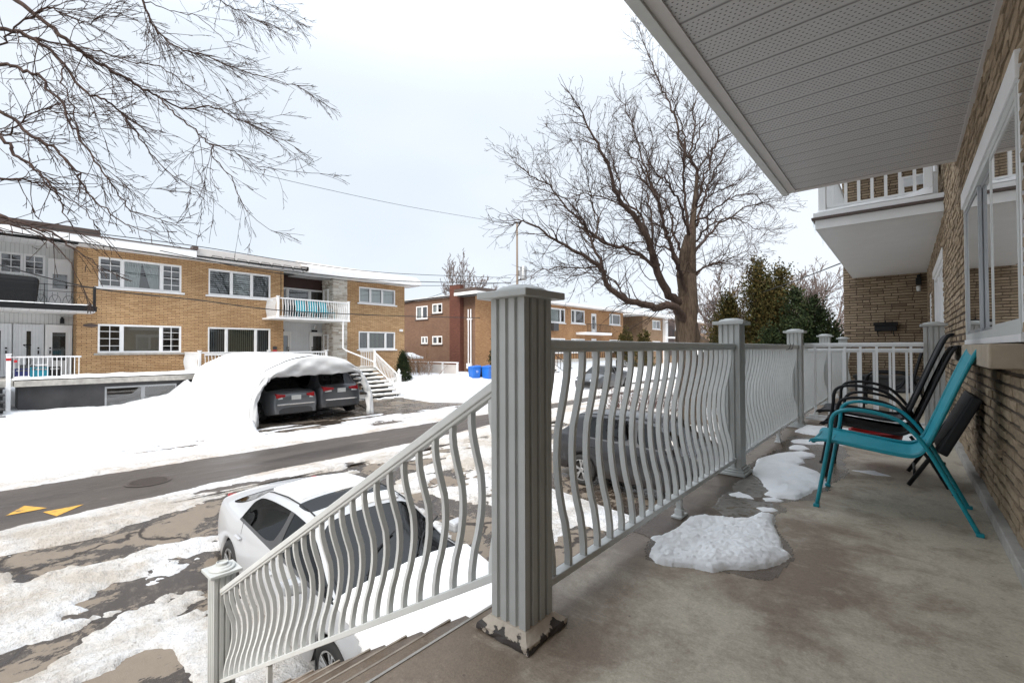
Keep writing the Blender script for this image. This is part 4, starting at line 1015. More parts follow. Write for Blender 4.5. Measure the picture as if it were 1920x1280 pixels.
# lounge chair on the next porch
t = thing('lounge_chair', 'dark green-black lounge chair on the next porch, seen through the pickets', 'chair', (-.1, 9.6, 0))
for s in (9.35, 9.95):
    m = MB(); m.tube(catmull([(-.52, s, .02), (-.50, s, .42), (-.46, s, .55), (-.36, s, .60), (-.15, s, .60), (-.02, s, .585), (.0, s, .52), (-.06, s, .38), (-.16, s, .33)], 6), .016, 8); m.build('arm', M['black'], t, smooth=True)
    m = MB(); m.tube(catmull([(-.55, s, .35), (-.3, s, .36), (-.1, s, .30), (.05, s, .36), (.14, s, .7), (.24, s, 1.1)], 6), .016, 8); m.build('seat_rail', M['black'], t, smooth=True)
    m = MB(); m.tube(catmull([(.06, s, .5), (.16, s, .34), (.24, s, .02)], 6), .016, 8); m.build('rear_leg', M['black'], t, smooth=True)
m = MB(); pr = catmull([(-.55, 0, .36), (-.3, 0, .37), (-.1, 0, .31), (.05, 0, .37), (.14, 0, .71), (.24, 0, 1.1)], 6)
for a, b in zip(pr, pr[1:]): m.quad((a.x, 9.35, a.z), (b.x, 9.35, b.z), (b.x, 9.95, b.z), (a.x, 9.95, a.z))
m.build('sling', M['black_mesh'], t)
t = thing('storage_box', 'long low grey box against the brick end wall', 'box', (-.3, 13.4, 0)); m = MB(); m.box(-.9, .2, 13.2, 13.8, 0, .30); m.build('body', M['darkgrey'], t, bevel=.02); m = MB(); m.box(-.93, .23, 13.17, 13.83, .30, .36); m.build('lid', M['darkgrey'], t, bevel=.015)
# street-side upper wall seen over the balcony: folded white chair
t = thing('folding_chair', 'white plastic chair standing on the snowy upper balcony', 'chair', (.05, 8.5, 2.93))
for x0, y0 in ((-.0, 8.35), (.34, 8.35), (-.0, 8.75), (.34, 8.75)): m = MB(); m.box(x0 - .02, x0 + .02, y0 - .02, y0 + .02, 2.93, 3.34); m.build('leg', M['white'], t)
m = MB(); m.box(-.03, .37, 8.33, 8.78, 3.34, 3.37); m.build('seat', M['white'], t, bevel=.008)
m = MB(); m.box(.33, .37, 8.35, 8.76, 3.37, 3.85); m.build('backrest', M['white'], t, bevel=.01)

# ------------------------------------------------------------------ houses across the street
HX = -24.5; f = F('+X', HX)
def lamp(parent, f, u, z, name='wall_lamp'):
    m = MB(); f.box(m, u - .06, u + .06, 0, .12, z, z + .2); f.box(m, u - .04, u + .04, .02, .1, z + .2, z + .26); m.build(name, M['black'], parent, bevel=.01)

# --- house with the shelter
A = thing('brick_house', 'brick duplex behind the white car shelter, with a pale stone pillar', 'house', (HX, 10, -1.5))
ops = [(2.94, 5.71, 3.52, 4.76), (2.94, 5.72, .88, 2.05), (6.76, 9.49, 3.56, 4.78), (6.75, 9.50, .81, 2.05), (14.48, 17.0, 3.77, 4.72), (14.46, 17.0, .99, 2.06)]
wall(A, f, 2.31, 10.14, -1.7, 5.1, ops[:4], M['brick_a']); wall(A, f, 13.71, 17.72, -1.7, 5.1, ops[4:], M['brick_a'], name='wall')
m = MB(); m.box(HX - 12, HX - .31, 17.5, 17.72, -1.7, 5.1); m.box(HX - 12, HX - 11.8, 2.31, 17.5, -1.7, 5.1); m.box(HX - 1.4, HX - .001, 2.31, 2.5, -1.7, 5.1); m.box(HX - 1.4, HX - .001, 9.95, 10.138, -1.7, 5.1); m.quad((HX - .31, 17.72, -1.7), (HX, 17.72, -1.7), (HX, 17.72, 5.1), (HX - .31, 17.72, 5.1)); m.build('side_wall', M['brick_a'], A)
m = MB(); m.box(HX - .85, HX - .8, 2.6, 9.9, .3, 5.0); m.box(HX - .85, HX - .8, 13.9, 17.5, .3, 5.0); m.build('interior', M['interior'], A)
window(A, f, 2.94, 5.71, 3.55, 4.76, (3.68, 5.0), {0: (2, 4), 2: (2, 4)}, {1: ('drape', M['curtain'])}, label='upper picture window with swagged white curtains', sill=M['white'])
window(A, f, 2.94, 5.72, .88, 2.05, (3.68, 5.0), {0: (2, 4), 2: (2, 4)}, {1: ('flat', M['blind_tan'])}, label='lower picture window with a drawn tan blind', sill=M['concrete_edge'])
window(A, f, 6.76, 9.49, 3.56, 4.78, (7.72, 8.62), {}, {0: ('horiz', M['blind_grey']), 1: ('horiz', M['curtain']), 2: ('horiz', M['blind_grey'])}, label='upper window with banded blinds', sill=M['white'])
window(A, f, 6.75, 9.50, .81, 2.05, (7.52, 8.82), {}, {0: ('vert', M['blind_grey']), 1: ('vert', M['blind_green']), 2: ('vert', M['blind_grey'])}, label='lower window with vertical blinds', sill=M['white'])
window(A, f, 14.48, 17.0, 3.77, 4.72, (15.25, 16.08), {}, {0: ('flat', M['curtain']), 1: ('flat', M['curtain']), 2: ('flat', M['curtain'])}, sill=M['white'])
window(A, f, 14.46, 17.0, .99, 2.06, (15.12, 16.32), {}, {0: ('vert', M['blind_grey']), 1: ('vert', M['blind_green']), 2: ('vert', M['blind_grey'])}, sill=M['white'])
# recess: back wall, doors, patio window
fb = F('+X', HX - 1.3)
m = MB(); fb.box(m, 10.14, 13.7, -.05, 0, 4.42, 5.1); m.build('dark_panelling', M['darkwood'], A)
m = MB(); fb.box(m, 10.14, 13.7, -.2, 0, -.1, 2.5); fb.box(m, 10.14, 10.2, -.2, 0, 2.5, 4.42); fb.box(m, 13.4, 13.7, -.2, 0, 2.5, 4.42); m.build('siding', M['siding_fine'], A)
window(A, fb, 10.2, 13.4, 2.6, 4.42, (10.9, 12.15), {}, {}, fr=.07, sill=False, label='balcony patio window')
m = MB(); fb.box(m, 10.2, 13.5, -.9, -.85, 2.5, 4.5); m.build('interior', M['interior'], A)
fb2 = F('+X', HX - 1.20)
door(A, fb2, 10.25, 11.05, .05, 1.98, (.15, .85, .12, .92), handle=1); door(A, fb2, 12.1, 13.0, .05, 1.98, (.15, .85, .12, .92), handle=-1)
for u in (10.5, 12.35):
    m = MB(); fb2.box(m, u - .07, u + .07, .03, .14, 2.14, 2.34); m.build('porch_lamp', M['chrome'], A, bevel=.01)
    m = MB(); fb2.box(m, u - .17, u + .17, .0, .03, 1.99, 2.1); m.build('number_plate', M['black'], A)
# stone pillar
r = random.Random(12); m = MB()
for face, u0, u1 in ((F('+X', HX), 12.86, 13.71), (F('-Y', 12.86), HX - 1.25, HX)):
    z = -1.5
    while z < 5.05:
        hh = r.choice((.06, .08, .11)); u = u0
        while u < u1 - .01:
            wd = r.uniform(.16, .42); e = min(u + wd, u1)
            if u1 - e < .07: e = u1
            face.box(m, u + .004, e - .004, -.03, r.uniform(.012, .045), z + .004, z + hh - .004); u = e
        z += hh
m.build('stone_pillar', M['stone'], A)
m = MB(); m.box(HX - 1.25, HX - .02, 12.88, 13.70, -1.6, 5.1); m.build('pillar_core', M['mortar'], A)
fs_ = F('-Y', 12.83)
window(A, fs_, HX - 1.0, HX - .45, 3.5, 4.45, (), {}, {}, fr=.05, rec=0, proud=.07, sill=False); window(A, fs_, HX - 1.0, HX - .45, .9, 1.85, (), {}, {}, fr=.05, rec=0, proud=.07, sill=False)
# roof and eaves
m = MB(); m.box(HX - 12, HX + .5, -9, 18.1, 5.32, 5.42); m.build('roof', M['roof'], A)
m = MB(); m.box(HX - .4, HX + 1.08, 2.3, 5.98, 5.06, 5.10); m.box(HX - .4, HX + .85, 6.02, 10.9, 5.06, 5.10); m.box(HX - 1.5, HX + 1.08, 10.9, 18.15, 5.02, 5.06); m.build('soffit', M['soffit_white'], A)
m = MB(); m.box(HX + 1.08, HX + 1.13, 2.0, 6.0, 5.02, 5.33); m.build('fascia', M['white'], A, bevel=.005)
m = MB(); m.box(HX + 1.08, HX + 1.13, 10.95, 18.2, 5.0, 5.27); m.box(HX - .4, HX + 1.08, 18.15, 18.2, 5.0, 5.27); m.build('fascia', M['white'], A, bevel=.005)
m = MB(); m.box(HX + .85, HX + .92, 6.0, 10.95, 5.17, 5.47); m.box(HX - .4, HX + .85, 6.0, 10.95, 5.47, 5.5)
m.add([(HX + 1.13, 10.6, 5.27), (HX + 1.13, 18.22, 5.27), (HX + .5, 18.22, 5.62), (HX + .5, 10.6, 5.62), (HX - .4, 10.6, 5.62), (HX - .4, 18.22, 5.62), (HX - .4, 18.22, 5.27), (HX - .4, 10.6, 5.27)], [(0, 1, 2, 3), (3, 2, 5, 4), (1, 6, 5, 2), (0, 3, 4, 7)]); m.build('upper_fascia', M['grey_trim'], A)
m = MB(); m.box(HX - .2, HX + 1.15, -9, 6.02, 5.335, 5.375); m.box(HX + .75, HX + 1.16, 5.85, 6.05, 5.375, 5.52); m.build('roof_edging', M['brown_trim'], A)
# porch / garage extension
m = MB(); m.box(HX, -22.28, .62, 6.12, -.22, -.02); m.box(HX - 1.3, -22.28, 6.12, 12.4, -.2, 0); m.box(HX - 1.3, -22.3, 12.4, 14.35, -.2, 0); m.build('porch_slab', M['concrete_edge'], A, bevel=.01)
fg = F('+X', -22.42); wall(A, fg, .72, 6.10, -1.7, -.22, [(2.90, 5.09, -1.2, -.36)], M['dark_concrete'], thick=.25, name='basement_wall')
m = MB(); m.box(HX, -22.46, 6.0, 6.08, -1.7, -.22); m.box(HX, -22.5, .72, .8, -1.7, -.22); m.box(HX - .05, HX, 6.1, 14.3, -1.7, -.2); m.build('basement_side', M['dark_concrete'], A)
window(A, fg, 2.90, 5.09, -1.2, -.36, (4.02,), {}, {}, fr=.05, sill=False, mat=M['steelgrey'], rec=.03, label='wide basement window half hidden by snow')
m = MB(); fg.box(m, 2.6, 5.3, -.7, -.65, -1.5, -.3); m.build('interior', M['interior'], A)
# balcony
bal = MB(); bal.box(HX - 1.3, -23.15, 9.1, 13.15, 2.5, 2.585); bal.build('balcony_slab', M['white'], A, bevel=.01)
# downspout
m = MB(); m.tube([(-23.2, 12.75, 2.5), (-23.2, 12.75, 1.05), (-23.1, 12.9, .92), (-22.35, 14.12, .30), (-22.3, 14.15, .0)], .045, 8); m.build('downspout', M['white'], A, auto=40)
m = MB(); f.box(m, 10.02 - .4, 10.02 - .22, 0, .05, 1.0, 1.16); m.build('intercom', M['darkgrey'], A)
m = MB(); f.box(m, 9.62, 9.80, 0.001, .06, .82, .98); m.build('hose_box', M['red'], A)
m = MB(); f.box(m, 17.3, 17.52, 0, .12, 2.12, 2.26); m.build('security_camera', M['white'], A, bevel=.02)
m = MB(); m.tube([(HX + .015, 10.0, 5.05), (HX + .015, 10.0, 2.7)], .012, 5); m.build('wall_cable', M['wire'], A)
m = MB()
m.tube([(HX + .95, 6.1, 5.14), (HX + .95, 8.5, 5.08), (HX + .95, 10.6, 5.0)], .012, 5)
for k in range(8):
    y0 = 6.6 + k * .52; m.tube([(HX + .95, y0, 5.12 - (y0 - 6.1) * .028), (HX + .95, y0 + .04, 5.23), (HX + .95, y0 + .4, 5.23 - .02), (HX + .95, y0 + .5, 5.11 - (y0 - 5.7) * .028)], .012, 5)
m.build('cable_hangers', M['wire'], A)

GA = 'white railings of the duplex with the shelter'
def simplepost(label, x, y, z0, z1, mat='white', grp=None, s=.05, name='railing_post'):
    t = thing(name, label, 'post', (x, y, z0), 0, grp); m = MB(); m.box(x - s, x + s, y - s, y + s, z0, z1); m.build('shaft', M[mat], t, bevel=.006); m = MB(); m.box(x - s - .02, x + s + .02, y - s - .02, y + s + .02, z1, z1 + .03); m.build('cap', M[mat], t); return t
railing('house_railing', 'white curved railing of the duplex balcony, street side', (-23.22, 9.45), (-23.22, 13.05), 2.62, 3.56, .125, (1, 0), mat=M['white'], group=GA, rw=.06, rh=.06, n=8)
railing('house_railing', 'short white railing on the left end of the duplex balcony', (HX + .05, 9.3), (-23.25, 9.3), 2.62, 3.56, .12, (0, -1), mat=M['white'], group=GA, n=8)
railing('house_railing', 'short white railing on the right end of the duplex balcony', (HX + .05, 13.08), (-23.25, 13.08), 2.62, 3.56, .12, (0, 1), mat=M['white'], group=GA, n=8)
simplepost('left corner post of the duplex balcony', -23.22, 9.35, 2.585, 3.60, grp='white posts of the duplex with the shelter')
simplepost('right corner post of the duplex balcony', -23.22, 13.08, 2.585, 3.60, grp='white posts of the duplex with the shelter')
railing('house_railing', 'white curved railing of the raised porch, left part above the shelter', (-22.35, 5.93), (-22.35, 8.55), .06, .90, .125, (1, 0), mat=M['white'], group=GA, rw=.06, rh=.06, n=8)
railing('house_railing', 'white curved railing of the raised porch, right part behind the shelter top', (-22.35, 8.65), (-22.35, 11.3), .06, .90, .125, (1, 0), mat=M['white'], group=GA, rw=.06, rh=.06, n=8)
railing('house_railing', 'white railing across the left end of the raised porch', (HX + .05, 5.85), (-22.4, 5.85), .06, .90, .12, (0, -1), mat=M['white'], group=GA, n=8)
for k, y0 in enumerate((5.86, 8.6, 11.36)): simplepost(('left', 'middle', 'right')[k] + ' white post of the raised porch railing above the shelter', -22.35, y0, 0, .94, grp='white posts of the duplex with the shelter')
# house stairs
stt = thing('stairs', 'snow dusted concrete stairs right of the car shelter', 'stairs', (-21, 13.2, -1.45))
m = MB(); s2 = MB(); rr = random.Random(3)
for k in range(8):
    z = -.19 * (k + 1) + .07; x0 = -22.3 + .36 * k
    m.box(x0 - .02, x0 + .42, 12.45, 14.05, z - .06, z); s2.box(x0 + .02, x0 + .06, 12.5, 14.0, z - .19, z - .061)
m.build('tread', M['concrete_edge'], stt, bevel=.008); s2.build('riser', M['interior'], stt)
for k in range(8):
    z = -.19 * (k + 1) + .07; x0 = -22.3 + .36 * k
    xs2 = np.arange(x0 + .0, x0 + .41, .03); ys2 = np.arange(12.5, 14.04, .03); A_, B_ = np.meshgrid(xs2, ys2, indexing='ij')
    h = .05 * np.clip(.35 + fbm(A_ * 5, B_ * 2.5, 4, 300 + k) * 3.2 - (A_ - x0 - .15) * 1.2, -.1, 1) * (1 if k > 0 else .3)
    o = gridmesh('snow_layer', xs2, ys2, z + h, M['snow'], keep=(h > -.002)); tag(o, 'thin snow left on the treads of the stairs beside the shelter', 'snow', 'snow on the stair treads')
railing('house_railing', 'white curved stair railing beside the pointed cedar', (-22.3, 14.12, 0), (-20.05, 14.12, -1.20), .08, .86, .125, (0, 1), mat=M['white'], group=GA, rw=.06, rh=.06, n=8)
railing('house_railing', 'short white railing at the top of the stairs beside the shelter', (-22.4, 13.3), (-22.4, 14.1), .06, .90, .11, (1, 0), curve=0, mat=M['white'], group=GA, n=8)
simplepost('white post at the top of the stairs beside the shelter', -22.32, 14.15, 0, .94, grp='white posts of the duplex with the shelter')
t = simplepost('white newel post with an urn finial beside the pointed cedar', -20.0, 14.12, -1.5, -.36, grp='white posts of the duplex with the shelter', s=.09)
m = MB(); m.lathe([(.06, .03), (.08, .06), (.04, .1), (.07, .15), (.085, .2), (.05, .26), (.015, .32), (.0, .34)], (-20.0, 14.12, -.36), 14); m.build('finial', M['white'], t, smooth=True)
for k, y0 in enumerate((10.9, 11.6, 12.2)):
    cc = copy_tree(c0); cc.location = (-24.1, y0, 2.585); cc.rotation_euler = (0, 0, R(175 + 8 * k)); cc['label'] = ('leftmost', 'middle', 'rightmost')[k] + ' of three teal chairs behind the balcony railing of the duplex'; cc['group'] = 'teal chairs on the duplex balcony'

# --- white-sided unit at the left
S = thing('white_sided_house', 'white duplex unit at the left edge with glazed doors and dark balcony', 'house', (-25.5, -2, -1.5))
fS = F('+X', -25.5)
ops = [(.30, .90, 3.9, 4.7), (.92, 1.50, 3.9, 4.7), (-2.5, .2, 3.7, 4.7)]
wall(S, fS, -8, 2.31, -.1, 5.1, ops, M['siding'])
for a, b in ((.30, .90), (.92, 1.50)): window(S, fS, a, b, 3.9, 4.7, (), {0: (2, 3)}, {}, fr=.05, sill=False)
window(S, fS, -2.5, .2, 3.7, 4.7, (-1.2,), {}, {}, fr=.05, sill=False)
m = MB(); fS.box(m, -7.9, 2.25, -.6, -.55, 2.7, 5.0); m.build('interior', M['interior'], S)
fD = F('+X', -25.40)
door(S, fD, 1.58, 2.24, 2.62, 4.62, (.1, .9, .42, .72), mat=M['white'])
door(S, fD, -.5, .64, .0, 2.0, (.3, .8, .12, .9), mat=M['siding_fine'], handle=1); door(S, fD, .68, 1.48, .0, 2.0, (.4, .6, .1, .9), mat=M['siding_fine'], handle=1); door(S, fD, 1.52, 2.28, .0, 2.0, (.2, .82, .3, .88), mat=M['white'], handle=-1)
m = MB(); m.box(-25.5, -24.3, -8, 2.3, 5.06, 5.1); m.build('soffit', M['soffit_white'], S)
m = MB(); m.box(-23.42, -23.36, -9, 1.98, 5.05, 5.34); m.build('fascia', M['white'], S)
m = MB(); m.box(-24.4, -23.9, -9, 2.9, 5.375, 5.70); m.build('roof_curb', M['brown_trim'], S)
m = MB(); m.box(-25.5, -23.32, -8, 2.72, 2.42, 2.47); m.build('balcony_soffit', M['soffit_white'], S)
m = MB(); m.box(-25.5, -23.25, -8, 2.76, 2.472, 2.64); m.build('balcony_slab', M['black'], S)
lamp(S, fD, 1.98, 2.06)
m = MB(); m.add([(HX + .03, 2.72 + .22 * math.cos(2 * math.pi * k / 20), 1.98 + .075 * math.sin(2 * math.pi * k / 20)) for k in range(20)] + [(HX + .005, 2.72 + .22 * math.cos(2 * math.pi * k / 20), 1.98 + .075 * math.sin(2 * math.pi * k / 20)) for k in range(20)], [tuple(range(20))] + [(k, (k + 1) % 20, 20 + (k + 1) % 20, 20 + k) for k in range(20)]); m.build('oval_plaque', M['brown_trim'], S)
xs2 = np.arange(-25.4, -23.26, .05); ys2 = np.arange(-8, 2.74, .06); A_, B_ = np.meshgrid(xs2, ys2, indexing='ij')
o = gridmesh('snow_layer', xs2, ys2, 2.642 + .07 * np.clip(np.minimum((-23.26 - A_) * 12, (2.74 - B_) * 12), 0, 1) * (1 + .5 * fbm(A_ * 3, B_ * 3, 3, 5)), M['snow']); tag(o, 'snow lying on the black-edged balcony slab at the left', 'snow')
t = thing('balcony_railing', 'thin black iron railing with loop ornaments on the balcony at the left', 'railing', (-23.3, 0, 2.65), 0)
m = MB(); m.tube([(-23.3, -8, 3.47), (-23.3, 2.66, 3.36)], .014, 6); m.tube([(-23.3, -8, 3.18), (-23.3, 2.66, 3.14)], .010, 6); m.build('rail', M['black'], t)
for k in range(6):
    y0 = 2.66 - k * 1.3; m = MB(); m.tube([(-23.3, y0, 2.64), (-23.3, y0, 3.4)], .012, 6); m.build('upright', M['black'], t)
for k in range(14):
    y0 = 2.35 - k * .36; m = MB(); m.tube(catmull([(-23.3, y0 - .16, 2.72), (-23.3, y0 - .12, 2.92), (-23.3, y0, 3.0), (-23.3, y0 + .12, 2.92), (-23.3, y0 + .16, 2.72)], 4), .007, 5); m.tube(catmull([(-23.3, y0, 2.74), (-23.3, y0 - .07, 2.95), (-23.3, y0 - .06, 3.1)], 4), .006, 5); m.tube(catmull([(-23.3, y0, 2.74), (-23.3, y0 + .07, 2.95), (-23.3, y0 + .06, 3.1)], 4), .006, 5); m.build('ornament', M['black'], t)
m = MB(); m.tube([(-23.3, 2.69, 2.6), (-23.3, 2.69, 3.4)], .05, 6); m.build('end_scroll', M['black'], t)
t = thing('covered_barbecue', 'barbecue under a black cover on the balcony at the left', 'barbecue', (-24, .2, 2.65)); m = MB()
m.hexa([(-24.6, -.9, 2.66), (-23.7, -.9, 2.66), (-23.7, 1.2, 2.66), (-24.6, 1.2, 2.66), (-24.5, -.7, 3.72), (-23.8, -.7, 3.72), (-23.8, 1.28, 3.66), (-24.5, 1.28, 3.66)]); o = m.build('cover', M['black'], t, bevel=.14)
railing('house_railing', 'straight white railing in front of the glazed doors at the far left', (-22.35, .56), (-22.35, 2.25), .02, .80, .112, (1, 0), curve=0, mat=M['white'], w=.022, dep=.022, group=None, rw=.05, rh=.05)
t = simplepost('white railing post with red tape, at the far left beside the steps', -22.33, .50, -1.1, .86, s=.055)
m = MB(); m.box(-22.39, -22.27, .44, .56, .66, .74); m.box(-22.35, -22.20, .62, .69, .60, .68); m.build('red_tape', M['red'], t)
def crate(label, x0, x1, y0, y1, z0, z1, mat):
    t = thing('milk_crate', label, 'crate', ((x0 + x1) / 2, (y0 + y1) / 2, z0), 0, 'milk crates on the porch at the left'); m = MB(); k = .02
    for a in ((x0, x1, y0, y0 + k), (x0, x1, y1 - k, y1), (x0, x0 + k, y0 + k, y1 - k), (x1 - k, x1, y0 + k, y1 - k)): m.box(a[0], a[1], a[2], a[3], z0, z1 - .10); m.box(a[0] - .004, a[1] + .004, a[2] - .004, a[3] + .004, z1 - .04, z1)
    m.box(x0, x1, y0, y1, z0, z0 + .02)
    for (xx, yy_) in ((x0, y0), (x1, y0), (x0, y1), (x1, y1)): m.box(xx - .012, xx + .012, yy_ - .012, yy_ + .012, z0, z1)
    m.build('body', mat, t); return t
crate('teal milk crate heaped with snow, behind the straight railing at the left', -22.75, -22.42, 1.02, 1.42, .02, .42, M['teal_plastic']); crate('black milk crate with a teal base beside the teal crate at the left', -22.75, -22.42, 1.46, 1.74, .02, .42, M['black']); crate('navy blue milk crate near the glazed doors at the left', -23.6, -23.2, .68, 1.05, .0, .36, M['navy_plastic'])
o = gridmesh('snow_layer', np.arange(-22.76, -22.40, .03), np.arange(1.0, 1.43, .03), .42 + .08 * np.ones((len(np.arange(-22.76, -22.40, .03)), len(np.arange(1.0, 1.43, .03)))) * (1 + .6 * fbm(*np.meshgrid(np.arange(-22.76, -22.40, .03) * 5, np.arange(1.0, 1.43, .03) * 5, indexing='ij'), 3, 2)), M['snow']); tag(o, 'small heap of snow on the teal milk crate', 'snow')
t = thing('snow_shovel', 'black-handled snow shovel leaning by the white door at the left', 'shovel', (-23.8, .95, 0)); m = MB(); m.tube([(-24.4, 1.0, 1.12), (-24.1, 1.0, .45)], .02, 8); m.tube([(-24.42, .9, 1.2), (-24.42, 1.1, 1.2)], .02, 8); m.tube([(-24.42, .9, 1.2), (-24.4, 1.0, 1.1), (-24.42, 1.1, 1.2)], .015, 6); m.build('handle', M['black'], t)
m = MB(); m.hexa([(-24.1, .78, .02), (-23.98, .78, .0), (-23.98, 1.22, .0), (-24.1, 1.22, .02), (-24.16, .8, .48), (-24.1, .8, .48), (-24.1, 1.2, .48), (-24.16, 1.2, .48)]); m.build('blade', M['darkgrey'], t)
stl = thing('stairs', 'snow striped steps at the far left edge of the picture', 'stairs', (-21.5, 0, -1.4)); m = MB()
for k in range(7): m.box(-22.3 + .34 * k, -22.3 + .34 * k + .37, -1.2, .42, -.20 * (k + 1) - .05, -.20 * (k + 1)); m.box(-22.3 + .34 * k, -22.3 + .34 * k + .04, -1.2, .38, -.20 * (k + 1) - .2, -.20 * (k + 1) - .051)
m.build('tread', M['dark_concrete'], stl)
m = MB(); m.box(-25.5, -22.28, -8, .60, -.2, 0); m.build('porch_slab', M['concrete_edge'], S)
# snow on the garage roof slab
xs2 = np.arange(-24.4, -22.26, .04); ys2 = np.arange(.6, 6.14, .05); A_, B_ = np.meshgrid(xs2, ys2, indexing='ij')
h = -.018 + .12 * np.clip(np.minimum((-22.27 - A_) * 9, np.minimum((B_ - .6), (6.15 - B_)) * 9), 0, 1) ** .5 * np.clip((A_ + 23.9) / .45, 0, 1) * (1 + .5 * fbm(A_ * 2, B_ * 2, 4, 6)) - .012 * (A_ < -23.9)
o = gridmesh('snow_layer', xs2, ys2, h, M['snow'], keep=(h > -.017)); tag(o, 'long snow layer on the slab above the basement window', 'snow')

# --- house behind (brown side wall, chimney)
B = thing('brick_house', 'brick house with a plain brown side wall and a dark red chimney', 'house', (HX, 36, -1.5))
ops = [(33.7, 36.1, 3.4, 4.75), (37.15, 39.6, 3.45, 4.8), (40.9, 41.9, 2.6, 4.6), (44.7, 47.2, 3.6, 4.8), (33.7, 36.1, .6, 1.95), (37.15, 39.6, .6, 1.95), (44.7, 47.2, .6, 1.95), (26.5, 29.0, 3.5, 4.75), (26.5, 29.0, .7, 2.0), (40.9, 41.9, .1, 2.0)]
wall(B, f, 24.12, 47.9, -1.7, 5.1, ops, M['brick_b'])
fB = F('-Y', 24.12); wn = [(-31.7, -30.15, 3.5, 4.62), (-29.55, -28.3, 3.9, 4.7), (-31.0, -30.15, 1.42, 2.04), (-29.55, -28.3, 1.36, 2.05)]
wall(B, fB, -36.5, HX, -1.7, 5.1, wn, M['brick_side'], name='side_wall')
m = MB(); m.box(-37, -36.5, 24.12, 47.9, -1.7, 5.1); m.box(-36.5, HX - .001, 47.6, 47.9, -1.7, 5.1); m.box(HX - .9, HX - .85, 24.5, 47.5, 0, 5); m.box(-36, HX - .9, 24.9, 24.95, 0, 5); m.build('interior', M['interior'], B)
for k, (a, b, c, d) in enumerate(wn): window(B, fB, a, b, c, d, ((a + b) / 2,) if k != 1 else ((a + b) / 2,), {}, {0: ('flat', M['curtain'])} if k != 3 else {}, fr=.09, rec=.03, sill=M['brown_trim'])
for k, (a, b, c, d) in enumerate(ops):
    if k in (2, 9): door(B, f, a, b, c, d, (.15, .85, .2, .9)); continue
    window(B, f, a, b, c, d, (a + (b - a) * (.7 if k % 2 == 0 else .3),), {}, {0: ('flat', M['curtain'])} if k in (0, 3, 4) else {}, fr=.10, sill=M['white'])
m = MB(); m.box(-26.95, -25.75, 23.72, 24.11, -1.7, 5.95); m.build('chimney', M['brick_red'], B)
m = MB(); m.box(-37, HX + 1.0, 24.0, 48.4, 5.12, 5.2); m.box(-25.6, HX + 1.05, 23.3, 24.0, 4.95, 5.06); m.build('roof', M['roof'], B)
m = MB(); m.box(-25.8, HX + 1.05, 23.2, 48.6, 5.02, 5.1); m.box(-37, -25.8, 24.0, 48, 5.1, 5.119); m.build('soffit', M['soffit_white'], B)
m = MB(); m.box(HX + 1.05, HX + 1.1, 23.2, 48.6, 5.0, 5.22); m.box(-25.8, HX + 1.1, 23.15, 23.2, 5.0, 5.22); m.build('fascia', M['white'], B)
m = MB(); m.box(-25.9, HX + 1.0, 23.25, 30.5, 5.225, 5.5); m.build('roof_curb', M['brown_trim'], B)
m = MB(); m.box(-37, HX + 1.05, 23.8, 48.5, 5.2, 5.224); m.build('snow_on_roof', M['snow'], B)
m = MB(); m.tube([(HX - .35, 24.0, -.2), (HX - .35, 24.0, 4.0)], .05, 8); m.tube([(HX - .62, 24.0, -.2), (HX - .62, 24.0, 4.0)], .05, 8); m.box(HX - .72, HX - .25, 23.95, 24.05, 3.2, 3.3); m.box(HX - .75, HX - .3, 23.9, 24.08, -.5, -.1); m.build('service_pipe', M['white'], B)
m = MB(); m.box(HX, HX + 1.2, 38.0, 43.0, 2.35, 2.5); m.build('balcony_slab', M['white'], B); m = MB(); m.box(HX, HX + 1.22, 37.98, 43.02, 2.5, 2.58); m.build('balcony_snow', M['snow'], B)
m = MB(); m.box(HX, HX + 1.7, 32.4, 43, -.2, 0); m.build('porch_slab', M['concrete_edge'], B)
m = MB(); m.box(HX, HX + 1.65, 32.5, 43, -1.7, -.201); m.build('garage_front', M['siding_fine'], B)
GB = 'black railings of the house with the chimney'
railing('house_railing', 'black railing of the far balcony with snow on its slab', (HX + 1.15, 38.05), (HX + 1.15, 42.95), 2.62, 3.42, .25, (1, 0), curve=0, mat=M['black'], group=GB, w=.03, dep=.03)
railing('house_railing', 'black railing on the raised porch behind the far parked car', (HX + 1.6, 32.5), (HX + 1.6, 42.9), .05, .85, .4, (1, 0), curve=0, mat=M['black'], group=GB, w=.03, dep=.03)
railing('house_railing', 'black sloping stair rail left of the far parked car', (HX + 1.7, 31.2, 0), (HX + 4.0, 31.2, -1.5), .05, .9, .3, (0, 1), curve=0, mat=M['black'], group=GB, w=.03, dep=.03)
railing('house_railing', 'black sloping stair rail right of the far parked car', (HX + 1.7, 43.3, 0), (HX + 4.0, 43.3, -1.5), .05, .9, .3, (0, 1), curve=0, mat=M['black'], group=GB, w=.03, dep=.03)
for lab, y0, y1 in (('snowy steps left of the far parked car', 29.8, 31.1), ('snowy steps right of the far parked car', 43.4, 45)):
    t = thing('stairs', lab, 'stairs', (HX + 2.8, (y0 + y1) / 2, -1.5)); m = MB(); m2 = MB()
    for k in range(8): m.box(HX + 1.2 + .32 * k, HX + 1.2 + .32 * k + .34, y0, y1, -.185 * (k + 1) - .15, -.185 * (k + 1)); m2.box(HX + 1.25 + .32 * k, HX + 1.2 + .32 * k + .28, y0 + .1, y1 - .1, -.185 * (k + 1), -.185 * (k + 1) + .03)
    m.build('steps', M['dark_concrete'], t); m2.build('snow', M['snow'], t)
# air conditioner in window
m = MB(); f.box(m, 33.7, 34.5, 0, .4, 2.62, 3.3); m.build('wall_unit', M['darkgrey'], B)

